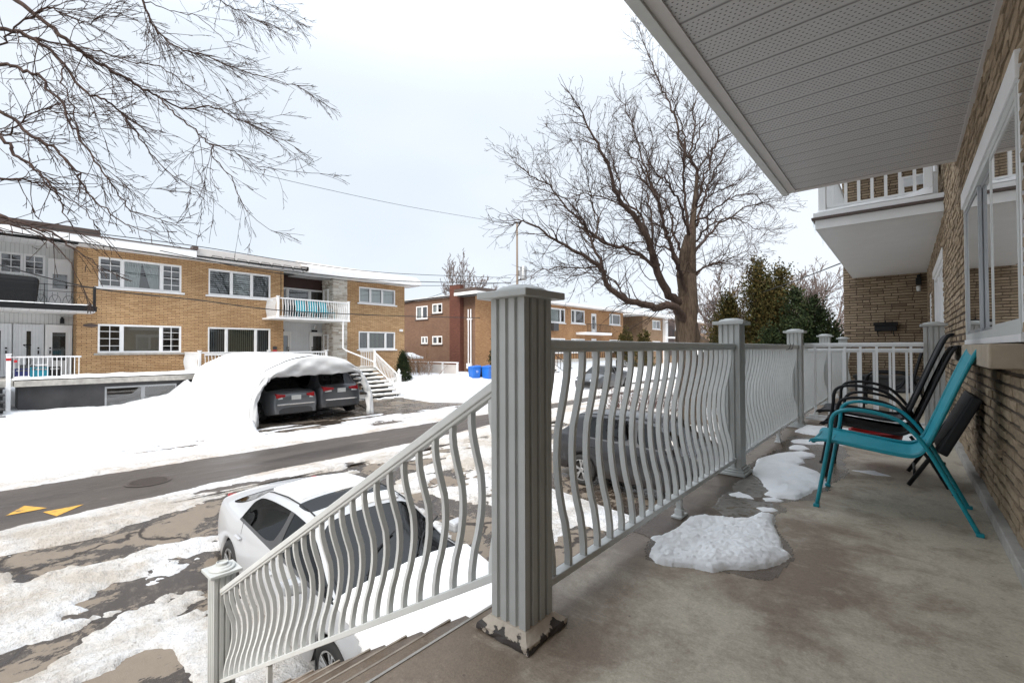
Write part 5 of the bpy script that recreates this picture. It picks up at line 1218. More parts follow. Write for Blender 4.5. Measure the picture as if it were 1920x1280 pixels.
# --- further houses
Cc = thing('brick_house', 'low brick house with a white column, partly behind the big maple trunk', 'house', (HX, 58, -1.5))
opc = [(55.9, 58.4, 3.45, 4.6), (63.5, 66, 3.45, 4.6), (55.9, 58.4, .7, 1.9), (63.5, 66, .7, 1.9)]
wall(Cc, f, 53.06, 68, -1.7, 5.0, opc, M['brick_pale']); wall(Cc, F('-Y', 53.06), -36, HX, -1.7, 5.0, [], M['brick_pale'], name='side_wall')
for k, (a, b, c, d) in enumerate(opc): window(Cc, f, a, b, c, d, ((a + b) / 2,), {}, {0: ('flat', M['curtain'])}, fr=.1)
m = MB(); m.box(HX - 12, HX + 1.2, 49.6, 69, 4.98, 5.25); m.build('roof', M['white'], Cc); m = MB(); m.box(HX - 12, HX + 1.1, 49.7, 69, 5.25, 5.36); m.build('roof_snow', M['snow'], Cc)
m = MB(); m.box(HX, HX + .4, 59.2, 60.0, -1.5, 4.98); m.build('column', M['white'], Cc)
m = MB(); m.box(HX - .3, HX + .02, 60.2, 63.3, 0, 4.9); m.build('dark_recess', M['darkwood'], Cc)
m = MB(); m.box(HX, HX + 1.2, 59.5, 64.5, 2.3, 2.5); m.build('balcony_slab', M['white'], Cc)
m = MB(); f.box(m, 55, 67, -.8, -.75, 0, 4.8); m.build('interior', M['interior'], Cc)
railing('house_railing', 'dark railing of the balcony just left of the big maple trunk', (HX + 1.15, 59.6), (HX + 1.15, 64.4), 2.55, 3.4, .3, (1, 0), curve=0, mat=M['black'], group=None, w=.04, dep=.04)
Dd = thing('brick_house', 'farthest buff-brick house, just right of the big maple trunk', 'house', (HX, 76, -1.5))
opd = [(74.3, 77, 3.4, 4.5), (74.3, 77, .7, 1.9)]
wall(Dd, f, 70.8, 78.5, -1.7, 5.0, opd, M['brick_pale']); wall(Dd, F('-Y', 70.8), -36, HX, -1.7, 5.0, [], M['brick_pale'], name='side_wall')
for a, b, c, d in opd: window(Dd, f, a, b, c, d, ((a + b) / 2,), {}, {0: ('flat', M['curtain'])}, fr=.1)
m = MB(); m.box(HX - 12, HX + 1.2, 69.8, 80, 4.9, 5.2); m.build('roof', M['white'], Dd); m = MB(); f.box(m, 71, 78, -.8, -.75, 0, 4.8); m.build('interior', M['interior'], Dd)
m = MB(); m.box(HX - 10, HX - .2, 79, 95, -1.6, 4.2); o = m.build('wall', M['brick_pale'], Dd)

# --- fence, bins, snow-capped arbour
t = thing('fence', 'low white panel fence in front of the brown side wall', 'fence', (-28, 21.6, -1.3))
for k in range(7):
    x0 = -33.2 + k * 1.58; m = MB(); m.box(x0 - .05, x0 + .05, 21.55, 21.65, -1.4, .02); m.build('fence_post', M['white'], t)
    if k < 6:
        m = MB()
        m.box(x0 + .05, x0 + 1.53, 21.58, 21.62, -.22, -.12); m.box(x0 + .05, x0 + 1.53, 21.58, 21.62, -1.2, -1.12)
        for i in range(12): xx = x0 + .12 + i * .12; m.box(xx, xx + .095, 21.585, 21.61, -1.19, -.13)
        m.build('fence_panel', M['grey_trim'] if k > 2 else M['alu'], t)
m = MB(); m.box(-33.2, -23.7, 21.5, 21.7, .0, .06); m.build('top_snow', M['snow'], t)
def bin_(label, x, y, rz):
    t = thing('recycling_bin', label, 'recycling bin', (x, y, -1.2), rz, 'blue recycling bins by the fence'); m = MB()
    m.hexa([(-.24, -.26, .06), (.24, -.26, .06), (.24, .26, .06), (-.24, .26, .06), (-.31, -.32, .98), (.31, -.32, .98), (.31, .32, .98), (-.31, .32, .98)]); m.build('body', M['blue_plastic'], t, True, bevel=.02)
    m = MB(); m.hexa([(-.34, -.35, .98), (.34, -.35, .98), (.34, .35, .98), (-.34, .35, .98), (-.30, -.3, 1.03), (.3, -.3, 1.03), (.3, .33, 1.10), (-.3, .33, 1.10)]); m.build('lid', M['blue_plastic'], t, True, bevel=.02)
    m = MB()
    for k in range(3):
        a = 2 * math.pi * k / 3 + math.pi / 2; b = a + 1.5
        m.add([(.305 - .0, .02 + .09 * math.cos(a), .70 + .09 * math.sin(a)), (.305, .02 + .09 * math.cos(b), .70 + .09 * math.sin(b)), (.305, .02 + .03 * math.cos((a + b) / 2), .70 + .03 * math.sin((a + b) / 2))], [(0, 1, 2)])
    m.build('recycling_symbol', M['white'], t, True)
    for s in (-.22, .22):
        m = MB(); m.tube([(s - .03, .27, .08), (s + .03, .27, .08)], .09, 14); m.build('wheel', M['black'], t, True)
bin_('blue recycling bin, tilted, left one of two beside the fence', -21.62, 21.2, R(-12)); bin_('blue recycling bin, right one of two, next to the foreground post', -21.05, 21.9, R(5))
t = thing('dark_bin', 'black bin between the two blue recycling bins', 'bin', (-21.7, 22.1, -1.2)); m = MB(); m.hexa([(-21.9, 21.9, -1.2), (-21.5, 21.9, -1.2), (-21.5, 22.4, -1.2), (-21.9, 22.4, -1.2), (-21.95, 21.85, -.3), (-21.42, 21.85, -.3), (-21.42, 22.45, -.3), (-21.95, 22.45, -.3)]); m.build('body', M['black'], t, bevel=.02); m = MB(); m.box(-21.98, -21.4, 21.82, 22.48, -.3, -.24); m.build('lid', M['black'], t, bevel=.02)

# --- fabric car shelter
T = thing('car_shelter', 'white fabric car shelter loaded with snow, two cars inside', 'car shelter', (-18, 7.5, -1.45))
prof = [(5.38, -1.42), (5.35, -.72), (5.60, 0), (5.86, .26), (6.35, .52), (6.85, .70), (7.56, .78), (8.34, .66), (8.8, .42), (9.19, .10), (9.45, -.35), (9.58, -.73), (9.64, -1.42)]
ap = catmull([(0, y, z) for y, z in prof], 4); x0s = [-15.3 - .32 * i for i in range(21)]
m = MB(); vs = []
for i, x in enumerate(x0s):
    back = i / 20; rib = .025 * (abs(math.sin(i * math.pi / 4)))
    for p in ap: vs.append((x, p.y, p.z - rib * max(0, p.z + 1.2) + .0))
n = len(ap); fs = [(i * n + k, (i + 1) * n + k, (i + 1) * n + k + 1, i * n + k + 1) for i in range(20) for k in range(n - 1)]
lf = [q for q in fs if (q[0] % n) < n * .62]; rg = [q for q in fs if (q[0] % n) >= n * .62]
m.add(vs, lf); o = m.build('roof_fabric', M['tarp'], T, smooth=True); s_ = o.modifiers.new('s', 'SOLIDIFY'); s_.thickness = .012
m = MB(); m.add(vs, [q for q in rg if (q[0] // n) >= 4 or (q[0] % n) < n * .70]); m.build('side_fabric', M['tarp'], T, smooth=True)
m = MB(); m.add(vs, [q for q in rg if (q[0] // n) < 4 and (q[0] % n) >= n * .70]); m.build('side_window', M['pvc'], T, smooth=True)
m = MB(); m.add([(-21.7, p.y, p.z) for p in ap], [tuple(range(n))]); m.build('rear_panel', M['tarp'], T)
# front valance with folds
inn = [(5.60, -1.42), (5.58, -.66), (5.70, -.30), (5.84, -.06), (6.02, .09), (6.6, .11), (7.4, .125), (8.2, .14), (8.98, .165), (9.14, -.16), (9.28, -.51), (9.36, -.80), (9.38, -1.42)]
ip = catmull([(0, y, z) for y, z in inn], 4); vs = []; J = 9
for j in range(J + 1):
    for k in range(n):
        a = ap[k]; b = ip[k]; q = j / J; y = a.y + (b.y - a.y) * q; z = a.z + (b.z - a.z) * q
        wob = (.06 * math.sin(k * 1.7 + q * 5) + .05 * math.sin(k * .9 - q * 11)) * q + .05 * math.sin(y * 5 + q * 7 + 2 * math.sin(y * 1.7)) * (abs(a.z - b.z) > .2) * math.sin(q * math.pi) + .10 * math.sin(q * math.pi); z += .02 * math.sin(k * 2.3) * q
        vs.append((-15.28 + wob - .05 * q, y, z))
m = MB(); m.add(vs, [(j * n + k, j * n + k + 1, (j + 1) * n + k + 1, (j + 1) * n + k) for j in range(J) for k in range(n - 1)]); o = m.build('front_flap', M['tarp'], T, smooth=True); s_ = o.modifiers.new('s', 'SOLIDIFY'); s_.thickness = .01
for xx in (-15.42, -16.9, -18.4, -19.9):
    m = MB(); m.tube([(xx, p.y * .985 + 7.5 * .015, p.z - .05) for p in ap], .022, 6); m.build('frame_hoop', M['steelgrey'] if 0 else M['black'], T)
m = MB()
for (y, z) in ((9.30, -.35), (9.42, -.9), (8.6, .42), (6.2, .38)): m.tube([(-15.45, y, z), (-21.4, y, z)], .018, 6)
m.tube([(-15.45, 9.5, -1.3), (-16.9, 9.42, -.9)], .018, 6); m.tube([(-16.9, 9.3, -.2), (-18.3, 8.5, .4)], .018, 6)
m.build('frame_bars', M['black'], T)
# snow load on the shelter
nx_ = 60; vs = []; kk = [k for k in range(n) if ap[k].z > -.6 and ap[k].y < 9.0]
X2 = np.linspace(-15.62, -21.7, nx_)
for i, x in enumerate(X2):
    for k in kk:
        a = ap[k]; edge_ = min(1, (a.y - ap[kk[0]].y) * 3 + .6) * min(1, (ap[kk[-1]].y - a.y) * 2.5) * min(1, i / 3 + .1)
        hh = (.05 + .09 * float(fbm(np.array([x * 2.2]), np.array([a.y * 2.2]), 4, 900)[0]) + .11 * max(0, 1 - abs(a.y - 6.4) / 1.3)) * edge_ * min(1.0, .35 + i / 25)
        vs.append((x + (.34 * float(fbm(np.array([a.y * 3.1]), np.array([3.3]), 4, 55)[0]) - .06 if i < 2 else 0), a.y - hh * .3 * (a.y < 6), a.z + hh + .008))
nk = len(kk); m = MB(); m.add(vs, [(i * nk + k, (i + 1) * nk + k, (i + 1) * nk + k + 1, i * nk + k + 1) for i in range(nx_ - 1) for k in range(nk - 1)])
o = m.build('snow_load', M['snow'], smooth=True); tag(o, 'thick snow lying over the top and left flank of the car shelter', 'snow')

# ------------------------------------------------------------------ cars
def lerp_tab(t, x): return float(np.interp(x, [a for a, b in t], [b for a, b in t]))
def car_surface(S):
    h = S['half']; R_ = S['R'] + .045; xr, xf = S['wx']
    st = [-h, -h + .03, -h + .10, -h + .22, xr - R_ - .05]
    for c in (xr, xf):
        for k in range(0, 9): st.append(c - R_ * math.cos(math.pi * k / 8))
    st += [xr + R_ + .05, xf - R_ - .05, xf + R_ + .05, h - .22, h - .10, h - .03, h]
    st += [S['xr0'], S['xr1'], S['xf1'], S['xf0'], S['bp'] - .04, S['bp'] + .04, (S['xr1'] + S['bp']) / 2, (S['bp'] + S['xf1']) / 2, S['cp'], S['cp'] + .05, (S['xf0'] + h) / 2]
    must = {S['xr0'], S['xr1'], S['xf1'], S['xf0'], S['cp'], S['bp'] - .04, S['bp'] + .04}
    st = sorted(st); out = []
    for x in st:
        if out and x - out[-1] < .028:
            if x in must: out[-1] = x
            continue
        out.append(x)
    rings = []
    for x in out:
        W = lerp_tab(S['w'], x); top = lerp_tab(S['top'], x); belt = lerp_tab(S['belt'], x); sill = lerp_tab(S['sill'], x)
        arch = 0
        for c in (xr, xf):
            if abs(x - c) <= R_ + 1e-6: arch = math.sqrt(max(0, R_ ** 2 - (x - c) ** 2)) + S['R'] * .98
        s2 = max(sill, arch); s3 = max(sill + .22, s2 + .035); s3 = min(s3, belt - .18)
        ins = S['xr0'] - 1e-6 <= x <= S['xf0'] + 1e-6
        z4 = belt - .13
        row = [(0, sill - .02 + (arch > 0) * .1), (W * .70, max(sill - .02, arch * .9)), (W * .955, s2), (W * .995, s3), (W * 1.0, (s3 + z4) / 2), (W * .975, z4), (W * .93, belt)]
        if ins:
            q = 0
            if x < S['xr1']: q = (x - S['xr0']) / (S['xr1'] - S['xr0'])
            elif x > S['xf1']: q = (S['xf0'] - x) / (S['xf0'] - S['xf1'])
            else: q = 1
            yr = S['yr'] + (W * .86 - S['yr']) * (1 - q); ze = belt + .02 + (lerp_tab(S['top'], x) - .055 - belt - .02) * q
            g0 = (W * .905, belt + .012)
            row += [g0, (yr + .035 * q + .015, ze - .045 * q), (yr, ze), (yr * .6, top - .018 if q > .5 else ze + (top - ze) * .7), (0, top)]
        else:
            row += [(W * .87, belt + (top - belt) * .25), (W * .76, belt + (top - belt) * .48), (W * .66, belt + (top - belt) * .62), (W * .36, belt + (top - belt) * .9), (0, top)]
        rings.append(row)
    return out, rings
def make_car(name, label, loc, rz, S, paint, group=None, rim='rim', pitch=0, sub=2, glassm=None, scale=1):
    t = thing(name, label, 'car', loc, rz, group); t.rotation_euler = (0, pitch, rz); t.scale = (scale,) * 3
    xs_, rings = car_surface(S); nr = len(rings[0]); m = MB(); full = 2 * nr - 2
    vs = []
    for x, row in zip(xs_, rings):
        ring = [(x, y, z) for y, z in row] + [(x, -y, z) for y, z in reversed(row[1:-1])]
        vs += ring
    fs = []; mi = []
    def mat_of(x0, x1, r):
        if r <= 1: return 3
        xc = (x0 + x1) / 2
        cab = S['xr0'] - .001 <= x0 and x1 <= S['xf0'] + .001
        if r == 6: return 2 if S['cp'] <= xc <= S['xf0'] - .05 else 0
        if cab and r == 7:
            if xc < S['cp']: return 0
            if abs(xc - S['bp']) < .045: return 2
            return 6
        if cab and r == 8: return 0
        if cab and r in (9, 10):
            if x1 <= S['xr1'] + .001: return 5
            if x0 >= S['xf1'] - .001: return 1
            if S.get('sunroof') and S['sunroof'][0] <= xc <= S['sunroof'][1] and (r == 10 or r == 9): return 7
            return 0
        if xc < -S['half'] + .24 and r in (4, 5) and S.get('tl'): return 4
        return 0
    for i in range(len(xs_) - 1):
        for k in range(full):
            a = i * full + k; b = i * full + (k + 1) % full
            r = k if k < nr - 1 else full - 1 - k
            fs.append((a, b, b + full, a + full)); mi.append(mat_of(xs_[i], xs_[i + 1], r))
    for e, rev in ((0, False), ((len(xs_) - 1) * full, True)):
        for k in range(nr - 1):
            a, b = e + k, e + k + 1; c, d = e + (full - k - 1) % full, e + (full - k) % full
            q = (a, b, c, d) if k > 0 else (a, b, e + full - 1)
            if k == nr - 2: q = (a, b, e + nr)
            q = tuple(dict.fromkeys(q)); fs.append(q if rev else tuple(reversed(q))); mi.append(3 if k <= 1 else (2 if (k == 2 and S.get('valance', True)) else 0))
    me = bpy.data.meshes.new('tmp'); me.from_pydata(vs, [], fs); me.polygons.foreach_set('material_index', mi)
    for k in range(8): me.materials.append(M['black'])
    bm = bmesh.new(); bm.from_mesh(me); bmesh.ops.recalc_face_normals(bm, faces=bm.faces); 
    cl = bm.edges.layers.float.get('crease_edge') or bm.edges.layers.float.new('crease_edge')
    for e in bm.edges:
        if len(e.link_faces) == 2 and e.link_faces[0].material_index != e.link_faces[1].material_index: e[cl] = .75
    bm.to_mesh(me); bm.free()
    ob = bpy.data.objects.new('tmp', me); COL.objects.link(ob); sm = ob.modifiers.new('s', 'SUBSURF'); sm.levels = sub; sm.render_levels = sub
    dg = bpy.context.evaluated_depsgraph_get(); ev = ob.evaluated_get(dg); m2 = ev.to_mesh()
    V = [tuple(v.co) for v in m2.vertices]; NRM = [tuple(v.normal) for v in m2.vertices]
    polys = [(tuple(p.vertices), p.material_index, p.center.copy()) for p in m2.polygons]; ev.to_mesh_clear(); bpy.data.objects.remove(ob)
    def emit(nm, sel, mat, par=t, push=0):
        idx = {}; vv = []; ff = []
        for vsx, k, c in polys:
            if not sel(k, c): continue
            f_ = []
            for v in vsx:
                if v not in idx: idx[v] = len(vv); p = V[v]; q = NRM[v]; vv.append((p[0] + q[0] * push, p[1] + q[1] * push, p[2] + q[2] * push))
                f_.append(idx[v])
            ff.append(tuple(f_))
        if not ff: return None
        b = MB(); b.add(vv, ff); return b.build(nm, mat, par, True, smooth=True)
    gm = glassm or M['carglass']
    body = emit('body', lambda k, c: k in (0,), paint); emit('underbody', lambda k, c: k == 3, M['interior']); emit('black_trim', lambda k, c: k == 2 and c.y < 0 and c.z > .6, M['darkgrey']); emit('black_trim', lambda k, c: k == 2 and c.y >= 0 and c.z > .6, M['darkgrey']); emit('bumper_valance', lambda k, c: k == 2 and c.z <= .6 and c.x < 0, M['darkgrey']); emit('bumper_valance', lambda k, c: k == 2 and c.z <= .6 and c.x >= 0, M['darkgrey'])
    emit('windshield', lambda k, c: k == 1, gm, push=-.004); emit('rear_window', lambda k, c: k == 5, gm, push=-.004)
    emit('side_window', lambda k, c: k == 6 and c.y < 0, gm, push=-.004); emit('side_window', lambda k, c: k == 6 and c.y > 0, gm, push=-.004)
    if S.get('sunroof'): emit('sunroof', lambda k, c: k == 7, M['tintglass'], push=.002)
    h = S['half']
    if S.get('tl'):
        emit('tail_light', lambda k, c: k == 4 and c.y < 0, M['taillight'], push=.002); emit('tail_light', lambda k, c: k == 4 and c.y > 0, M['taillight'], push=.002)
    # interior: seats, dash
    b = MB(); zb = lerp_tab(S['belt'], 0)
    b.box(S['cp'] + .1, S['xf0'] - .35, -.62, .62, .35, zb - .30); b.box(S['xf0'] - .65, S['xf0'] - .05, -.60, .60, zb - .4, zb - .06)
    b.build('cabin_floor', M['interior'], t, True)
    for y in (-.36, .36):
        b = MB(); b.hexa([(S['bp'] - .25, y - .24, .5), (S['bp'] + .30, y - .24, .5), (S['bp'] + .30, y + .24, .5), (S['bp'] - .25, y + .24, .5), (S['bp'] - .35, y - .2, zb + .16), (S['bp'] - .22, y - .2, zb + .16), (S['bp'] - .22, y + .2, zb + .16), (S['bp'] - .35, y + .2, zb + .16)]); b.box(S['bp'] - .36, S['bp'] - .26, y - .12, y + .12, zb + .18, zb + .33); b.build('seat', M['darkgrey'], t, True, bevel=.04)
    b = MB(); b.box(S['xr1'] - .25, S['xr1'] - .1, -.6, .6, .5, zb + .12); b.build('rear_seat', M['darkgrey'], t, True, bevel=.05)
    # mirrors, handles
    Wm = lerp_tab(S['w'], S['xf0'] - .35)
    for s in (-1, 1):
        b = MB(); x = S['xf0'] - .42; y = s * (Wm + .02); z = lerp_tab(S['belt'], x) + .07
        b.hexa([(x - .07, y, z - .06), (x + .10, y, z - .05), (x + .07, y + s * .17, z - .04), (x - .07, y + s * .19, z - .04), (x - .07, y, z + .07), (x + .07, y, z + .06), (x + .05, y + s * .16, z + .07), (x - .07, y + s * .19, z + .08)]); b.build('mirror', paint, t, True, bevel=.03)
        for xx in (S['bp'] - .10 - .9, S['bp'] + .02):
            b = MB(); zz = lerp_tab(S['belt'], xx) - .16; ww = lerp_tab(S['w'], xx); b.box(xx + .0, xx + .17, s * (ww * .985), s * (ww * .985 + .035), zz - .015, zz + .012); b.build('door_handle', paint if S.get('hpaint', True) else M['chrome'], t, True, bevel=.008)
    for s in (-1, 1):
        pts = []
        for xx in np.linspace(S['xr0'] + .02, S['xf0'] - .02, 22):
            if xx < S['xr1']: q = (xx - S['xr0']) / (S['xr1'] - S['xr0'])
            elif xx > S['xf1']: q = (S['xf0'] - xx) / (S['xf0'] - S['xf1'])
            else: q = 1
            W = lerp_tab(S['w'], xx); yr = S['yr'] + (W * .86 - S['yr']) * (1 - q); be = lerp_tab(S['belt'], xx); ze = be + .02 + (lerp_tab(S['top'], xx) - .055 - be - .02) * q
            pts.append((xx, s * (yr * .96 - .012), ze + .006))
        b = MB(); b.tube(pts, .008, 5); b.build('roof_seam', M['black'], t, True)
    # door shut lines
    for s in (-1, 1):
        b = MB()
        for xx in (S['bp'], S['xf0'] - .18, S['cp'] + .15):
            z0 = lerp_tab(S['sill'], xx) + .1
            pts = []
            for i in range(7):
                z = z0 + (lerp_tab(S['belt'], xx) - z0) * i / 6; W = lerp_tab(S['w'], xx)
                zs_ = lerp_tab(S['sill'], xx); zc = lerp_tab(S['belt'], xx)
                yy_ = np.interp(z, [zs_, zs_ + .22, (zs_ + .22 + zc - .13) / 2, zc - .13, zc], [W * .955, W * .99, W * .995, W * .972, W * .935])
                pts.append((xx - (.10 if xx < S['bp'] - .3 else 0) * (1 - i / 6) * -1, s * (float(yy_) - .004), z))
            b.tube(pts, .0045, 4)
        b.build('door_seam', M['black'], t, True)
    # wheels
    for cx in S['wx']:
        for s in (-1, 1):
            Wd = lerp_tab(S['w'], cx); R0 = S['R']; wy = s * (Wd - .015); tw = .2
            def lathe_y(prof, seg=36):
                b = MB(); vs = []
                for r_, d in prof:
                    for k in range(seg): a = 2 * math.pi * k / seg; vs.append((cx + r_ * math.cos(a), wy - s * d, R0 + r_ * math.sin(a)))
                b.add(vs, [(i * seg + k, i * seg + (k + 1) % seg, (i + 1) * seg + (k + 1) % seg, (i + 1) * seg + k) for i in range(len(prof) - 1) for k in range(seg)]); return b
            ri = R0 * .67
            wh = lathe_y([(ri, .02), (ri + .02, .005), (R0 * .86, .0), (R0 * .97, .02), (R0, .05), (R0, tw - .04), (R0 * .95, tw), (ri, tw)]).build('wheel', M['rubber'], t, True, smooth=True)
            b = lathe_y([(ri, .018), (ri - .015, .03), (ri - .03, .075), (ri * .3, .085), (.0, .085)]); b.build('rim_barrel', M['interior'] if rim == 'rim' else M['steelrim'], wh, True, smooth=True)
            b = MB(); nsp = 5
            if rim == 'rim':
                for k in range(nsp):
                    a = 2 * math.pi * k / nsp + .3
                    for da in (-.16, .16):
                        ca, sa = math.cos(a), math.sin(a); cb, sb = math.cos(a + da), math.sin(a + da)
                        p0 = Vector((cx + .05 * ca, wy - s * .03, R0 + .05 * sa)); p1 = Vector((cx + (ri - .01) * cb, wy - s * .018, R0 + (ri - .01) * sb)); b.bar(p0, p1, .035, .02, (0, 1, 0))
                b2 = lathe_y([(ri + .005, .012), (ri - .012, .012), (ri - .016, .03)]); b.add(b2.v, b2.f); b2 = lathe_y([(.06, .03), (.05, .015), (0, .015)], 20); b.add(b2.v, b2.f)
                b.build('rim', M['rim'], wh, True, bevel=.003)
            else:
                b2 = lathe_y([(ri * .85, .06), (ri * .7, .03), (ri * .4, .02), (.06, .045), (0, .045)]); b2.build('rim', M['steelrim'], wh, True, smooth=True)
    # plates, bumper details
    hz = S.get('rear', {})
    b = MB(); zt = hz.get('plate', .80); b.box(-h - .012, -h + .03, -.16, .16, zt - .075, zt + .075); b.build('licence_plate', M['plate'], t, True, bevel=.004)
    if hz.get('chrome'):
        b = MB(); z = hz['chrome']; b.bar((-h - .01, -.62, z), (-h - .01, .62, z), .03, .05); b.build('chrome_strip', M['chrome'], t, True, bevel=.008)
    if hz.get('lights'):
        z, w_, in_ = hz['lights']
        for s in (-1, 1):
            b = MB(); W = lerp_tab(S['w'], -h + .02)
            b.hexa([(-h - .012, s * in_, z - .02), (-h + .12, s * in_, z - .02), (-h + .20, s * (W + .02), z - .07), (-h + .02, s * (W - .03), z - .07), (-h - .008, s * in_, z + .05), (-h + .12, s * in_, z + .05), (-h + .20, s * (W + .012), z + .09), (-h + .035, s * (W - .04), z + .09)]); b.build('tail_light', M['taillight'], t, True, bevel=.012)
            b = MB(); b.hexa([(-h - .013, s * (in_ + .08), z - .09), (-h + .05, s * (in_ + .08), z - .09), (-h + .08, s * (W - .03), z - .10), (-h - .0, s * (W - .1), z - .10), (-h - .013, s * (in_ + .1), z - .035), (-h + .05, s * (in_ + .1), z - .035), (-h + .08, s * (W - .03), z - .075), (-h - .0, s * (W - .1), z - .075)]); b.build('reversing_light', M['amber'], t, True, bevel=.008)
    fr_ = S.get('front', (.66, .30))
    for s in (-1, 1):
        b = MB(); W = lerp_tab(S['w'], h - .1); z = fr_[0]
        b.hexa([(h - .04, s * (fr_[1] + .1), z - .05), (h + .012, s * fr_[1], z - .05), (h - .10, s * (W + .01), z - .03), (h - .30, s * (W + .012), z + .0), (h - .08, s * (fr_[1] + .1), z + .05), (h - .01, s * fr_[1], z + .05), (h - .14, s * (W + .0), z + .08), (h - .34, s * (W + .005), z + .10)]); b.build('headlight', M['headlight'], t, True, bevel=.012)
    b = MB(); b.box(h - .05, h + .006, -.42, .42, .32, .56); b.build('grille', M['black'], t, True, bevel=.01)
    return t, emit

SEDAN = dict(half=2.28, R=.315, wx=(-1.36, 1.36), yr=.56, bp=-.05, cp=-1.12, xr0=-1.72, xr1=-.95, xf1=.50, xf0=1.30, tl=False,
    w=[(-2.28, .62), (-2.25, .70), (-2.15, .78), (-2.0, .84), (-1.4, .885), (0, .895), (1.2, .89), (1.8, .85), (2.1, .76), (2.22, .66), (2.28, .55)],
    top=[(-2.28, .82), (-2.24, .99), (-2.1, 1.05), (-1.72, 1.09), (-1.3, 1.26), (-.95, 1.355), (-.4, 1.42), (.1, 1.425), (.5, 1.375), (.9, 1.20), (1.30, 1.00), (1.7, .93), (2.1, .80), (2.24, .68), (2.28, .56)],
    belt=[(-2.28, .74), (-2.24, .90), (-2.1, .96), (-1.72, 1.0), (-1, .98), (0, .94), (1.3, .89), (1.7, .84), (2.1, .71), (2.24, .60), (2.28, .50)],
    sill=[(-2.28, .30), (-2.0, .24), (-1.4, .20), (1.4, .19), (2.1, .20), (2.28, .24)], rear=dict(plate=.82, chrome=.60, lights=(.88, .2, .36)), front=(.64, .34))
CROSS = dict(half=2.22, R=.345, wx=(-1.32, 1.30), yr=.60, bp=-.08, cp=-1.25, xr0=-2.02, xr1=-1.62, xf1=.42, xf0=1.18,
    w=[(-2.22, .66), (-2.19, .74), (-2.1, .82), (-1.9, .87), (-1.3, .905), (0, .91), (1.2, .905), (1.75, .87), (2.05, .78), (2.17, .68), (2.22, .56)],
    top=[(-2.22, .98), (-2.16, 1.10), (-2.02, 1.16), (-1.62, 1.58), (-1.2, 1.645), (-.4, 1.665), (.1, 1.655), (.42, 1.60), (.8, 1.38), (1.18, 1.17), (1.6, 1.10), (2.0, .98), (2.16, .82), (2.22, .66)],
    belt=[(-2.22, .90), (-2.16, 1.02), (-2.02, 1.09), (-1.2, 1.09), (0, 1.06), (1.18, 1.03), (1.6, .98), (2.0, .86), (2.16, .72), (2.22, .60)],
    sill=[(-2.22, .36), (-2.0, .31), (-1.3, .28), (1.3, .27), (2.0, .28), (2.22, .30)], rear=dict(plate=.94, chrome=.62, lights=(1.0, .2, .30)), front=(.80, .36))
import copy as _c
WH = _c.deepcopy(SEDAN); WH['sunroof'] = (-.15, .36)
cw, em = make_car('parked_car', 'white sedan with a dark sunroof and snowy hood, right below the steps', (-5.24, 2.90, -2.15), R(-1.3), WH, M['paint_white'], None, pitch=R(2.6))
# snow on the white car (roof rear and hood)
def car_snow(em, car, label, sel, thick, seed):
    o = em('snow_cover', sel, M['snow'], None, push=.012)
    me = o.data
    for v in me.vertices:
        k = fbm(np.array([v.co.x * 3.1]), np.array([v.co.y * 3.1]), 4, seed)[0]; v.co.z += thick * (.7 + 1.1 * float(k))
    o.matrix_world = Matrix.Translation(car.location) @ car.rotation_euler.to_matrix().to_4x4()
    s_ = o.modifiers.new('s', 'SOLIDIFY'); s_.thickness = thick + .02; s_.offset = -1
    tag(o, label, 'snow', None)
car_snow(em, cw, 'soft snow on the hood of the white sedan', lambda k, c: k == 0 and c.x > 1.30 and c.z > .66 and abs(c.y) < .80, .045, 7)
car_snow(em, cw, 'thin snow on the roof of the white sedan around its sunroof', lambda k, c: k == 0 and -1.0 < c.x < .40 and c.z > 1.30 and abs(c.y) < .50 and (c.y > -.1 or c.x < -.2), .015, 17)
make_car('parked_car', 'dusty brown-grey crossover parked nose-in behind the first porch railing', (-4.28, 9.72, -2.12), R(0), CROSS, M['paint_char'], None, pitch=R(1.2), glassm=M['tintglass'])
make_car('parked_car', 'grey sedan in the left half of the car shelter', (-17.95, 6.92, -1.44), R(180), SEDAN, M['paint_grey'], 'cars in the shelter')
make_car('parked_car', 'dark grey crossover in the right half of the car shelter', (-18.0, 8.62, -1.44), R(180), CROSS, M['paint_dark'], 'cars in the shelter', rim='steel')
cf, em2 = make_car('parked_car', 'dark grey car across the street facing this way, seen between the balusters', (-13.8, 24.4, -1.44), R(-88), SEDAN, M['paint_dark'], None)

for y0 in (-.45, .15):
    m = MB(); m.tube([(1.26, y0, 1.035), (1.05, y0 + .22, 1.13), (.92, y0 + .52, 1.20)], .009, 5); m.build('wiper', M['black'], cw, True)

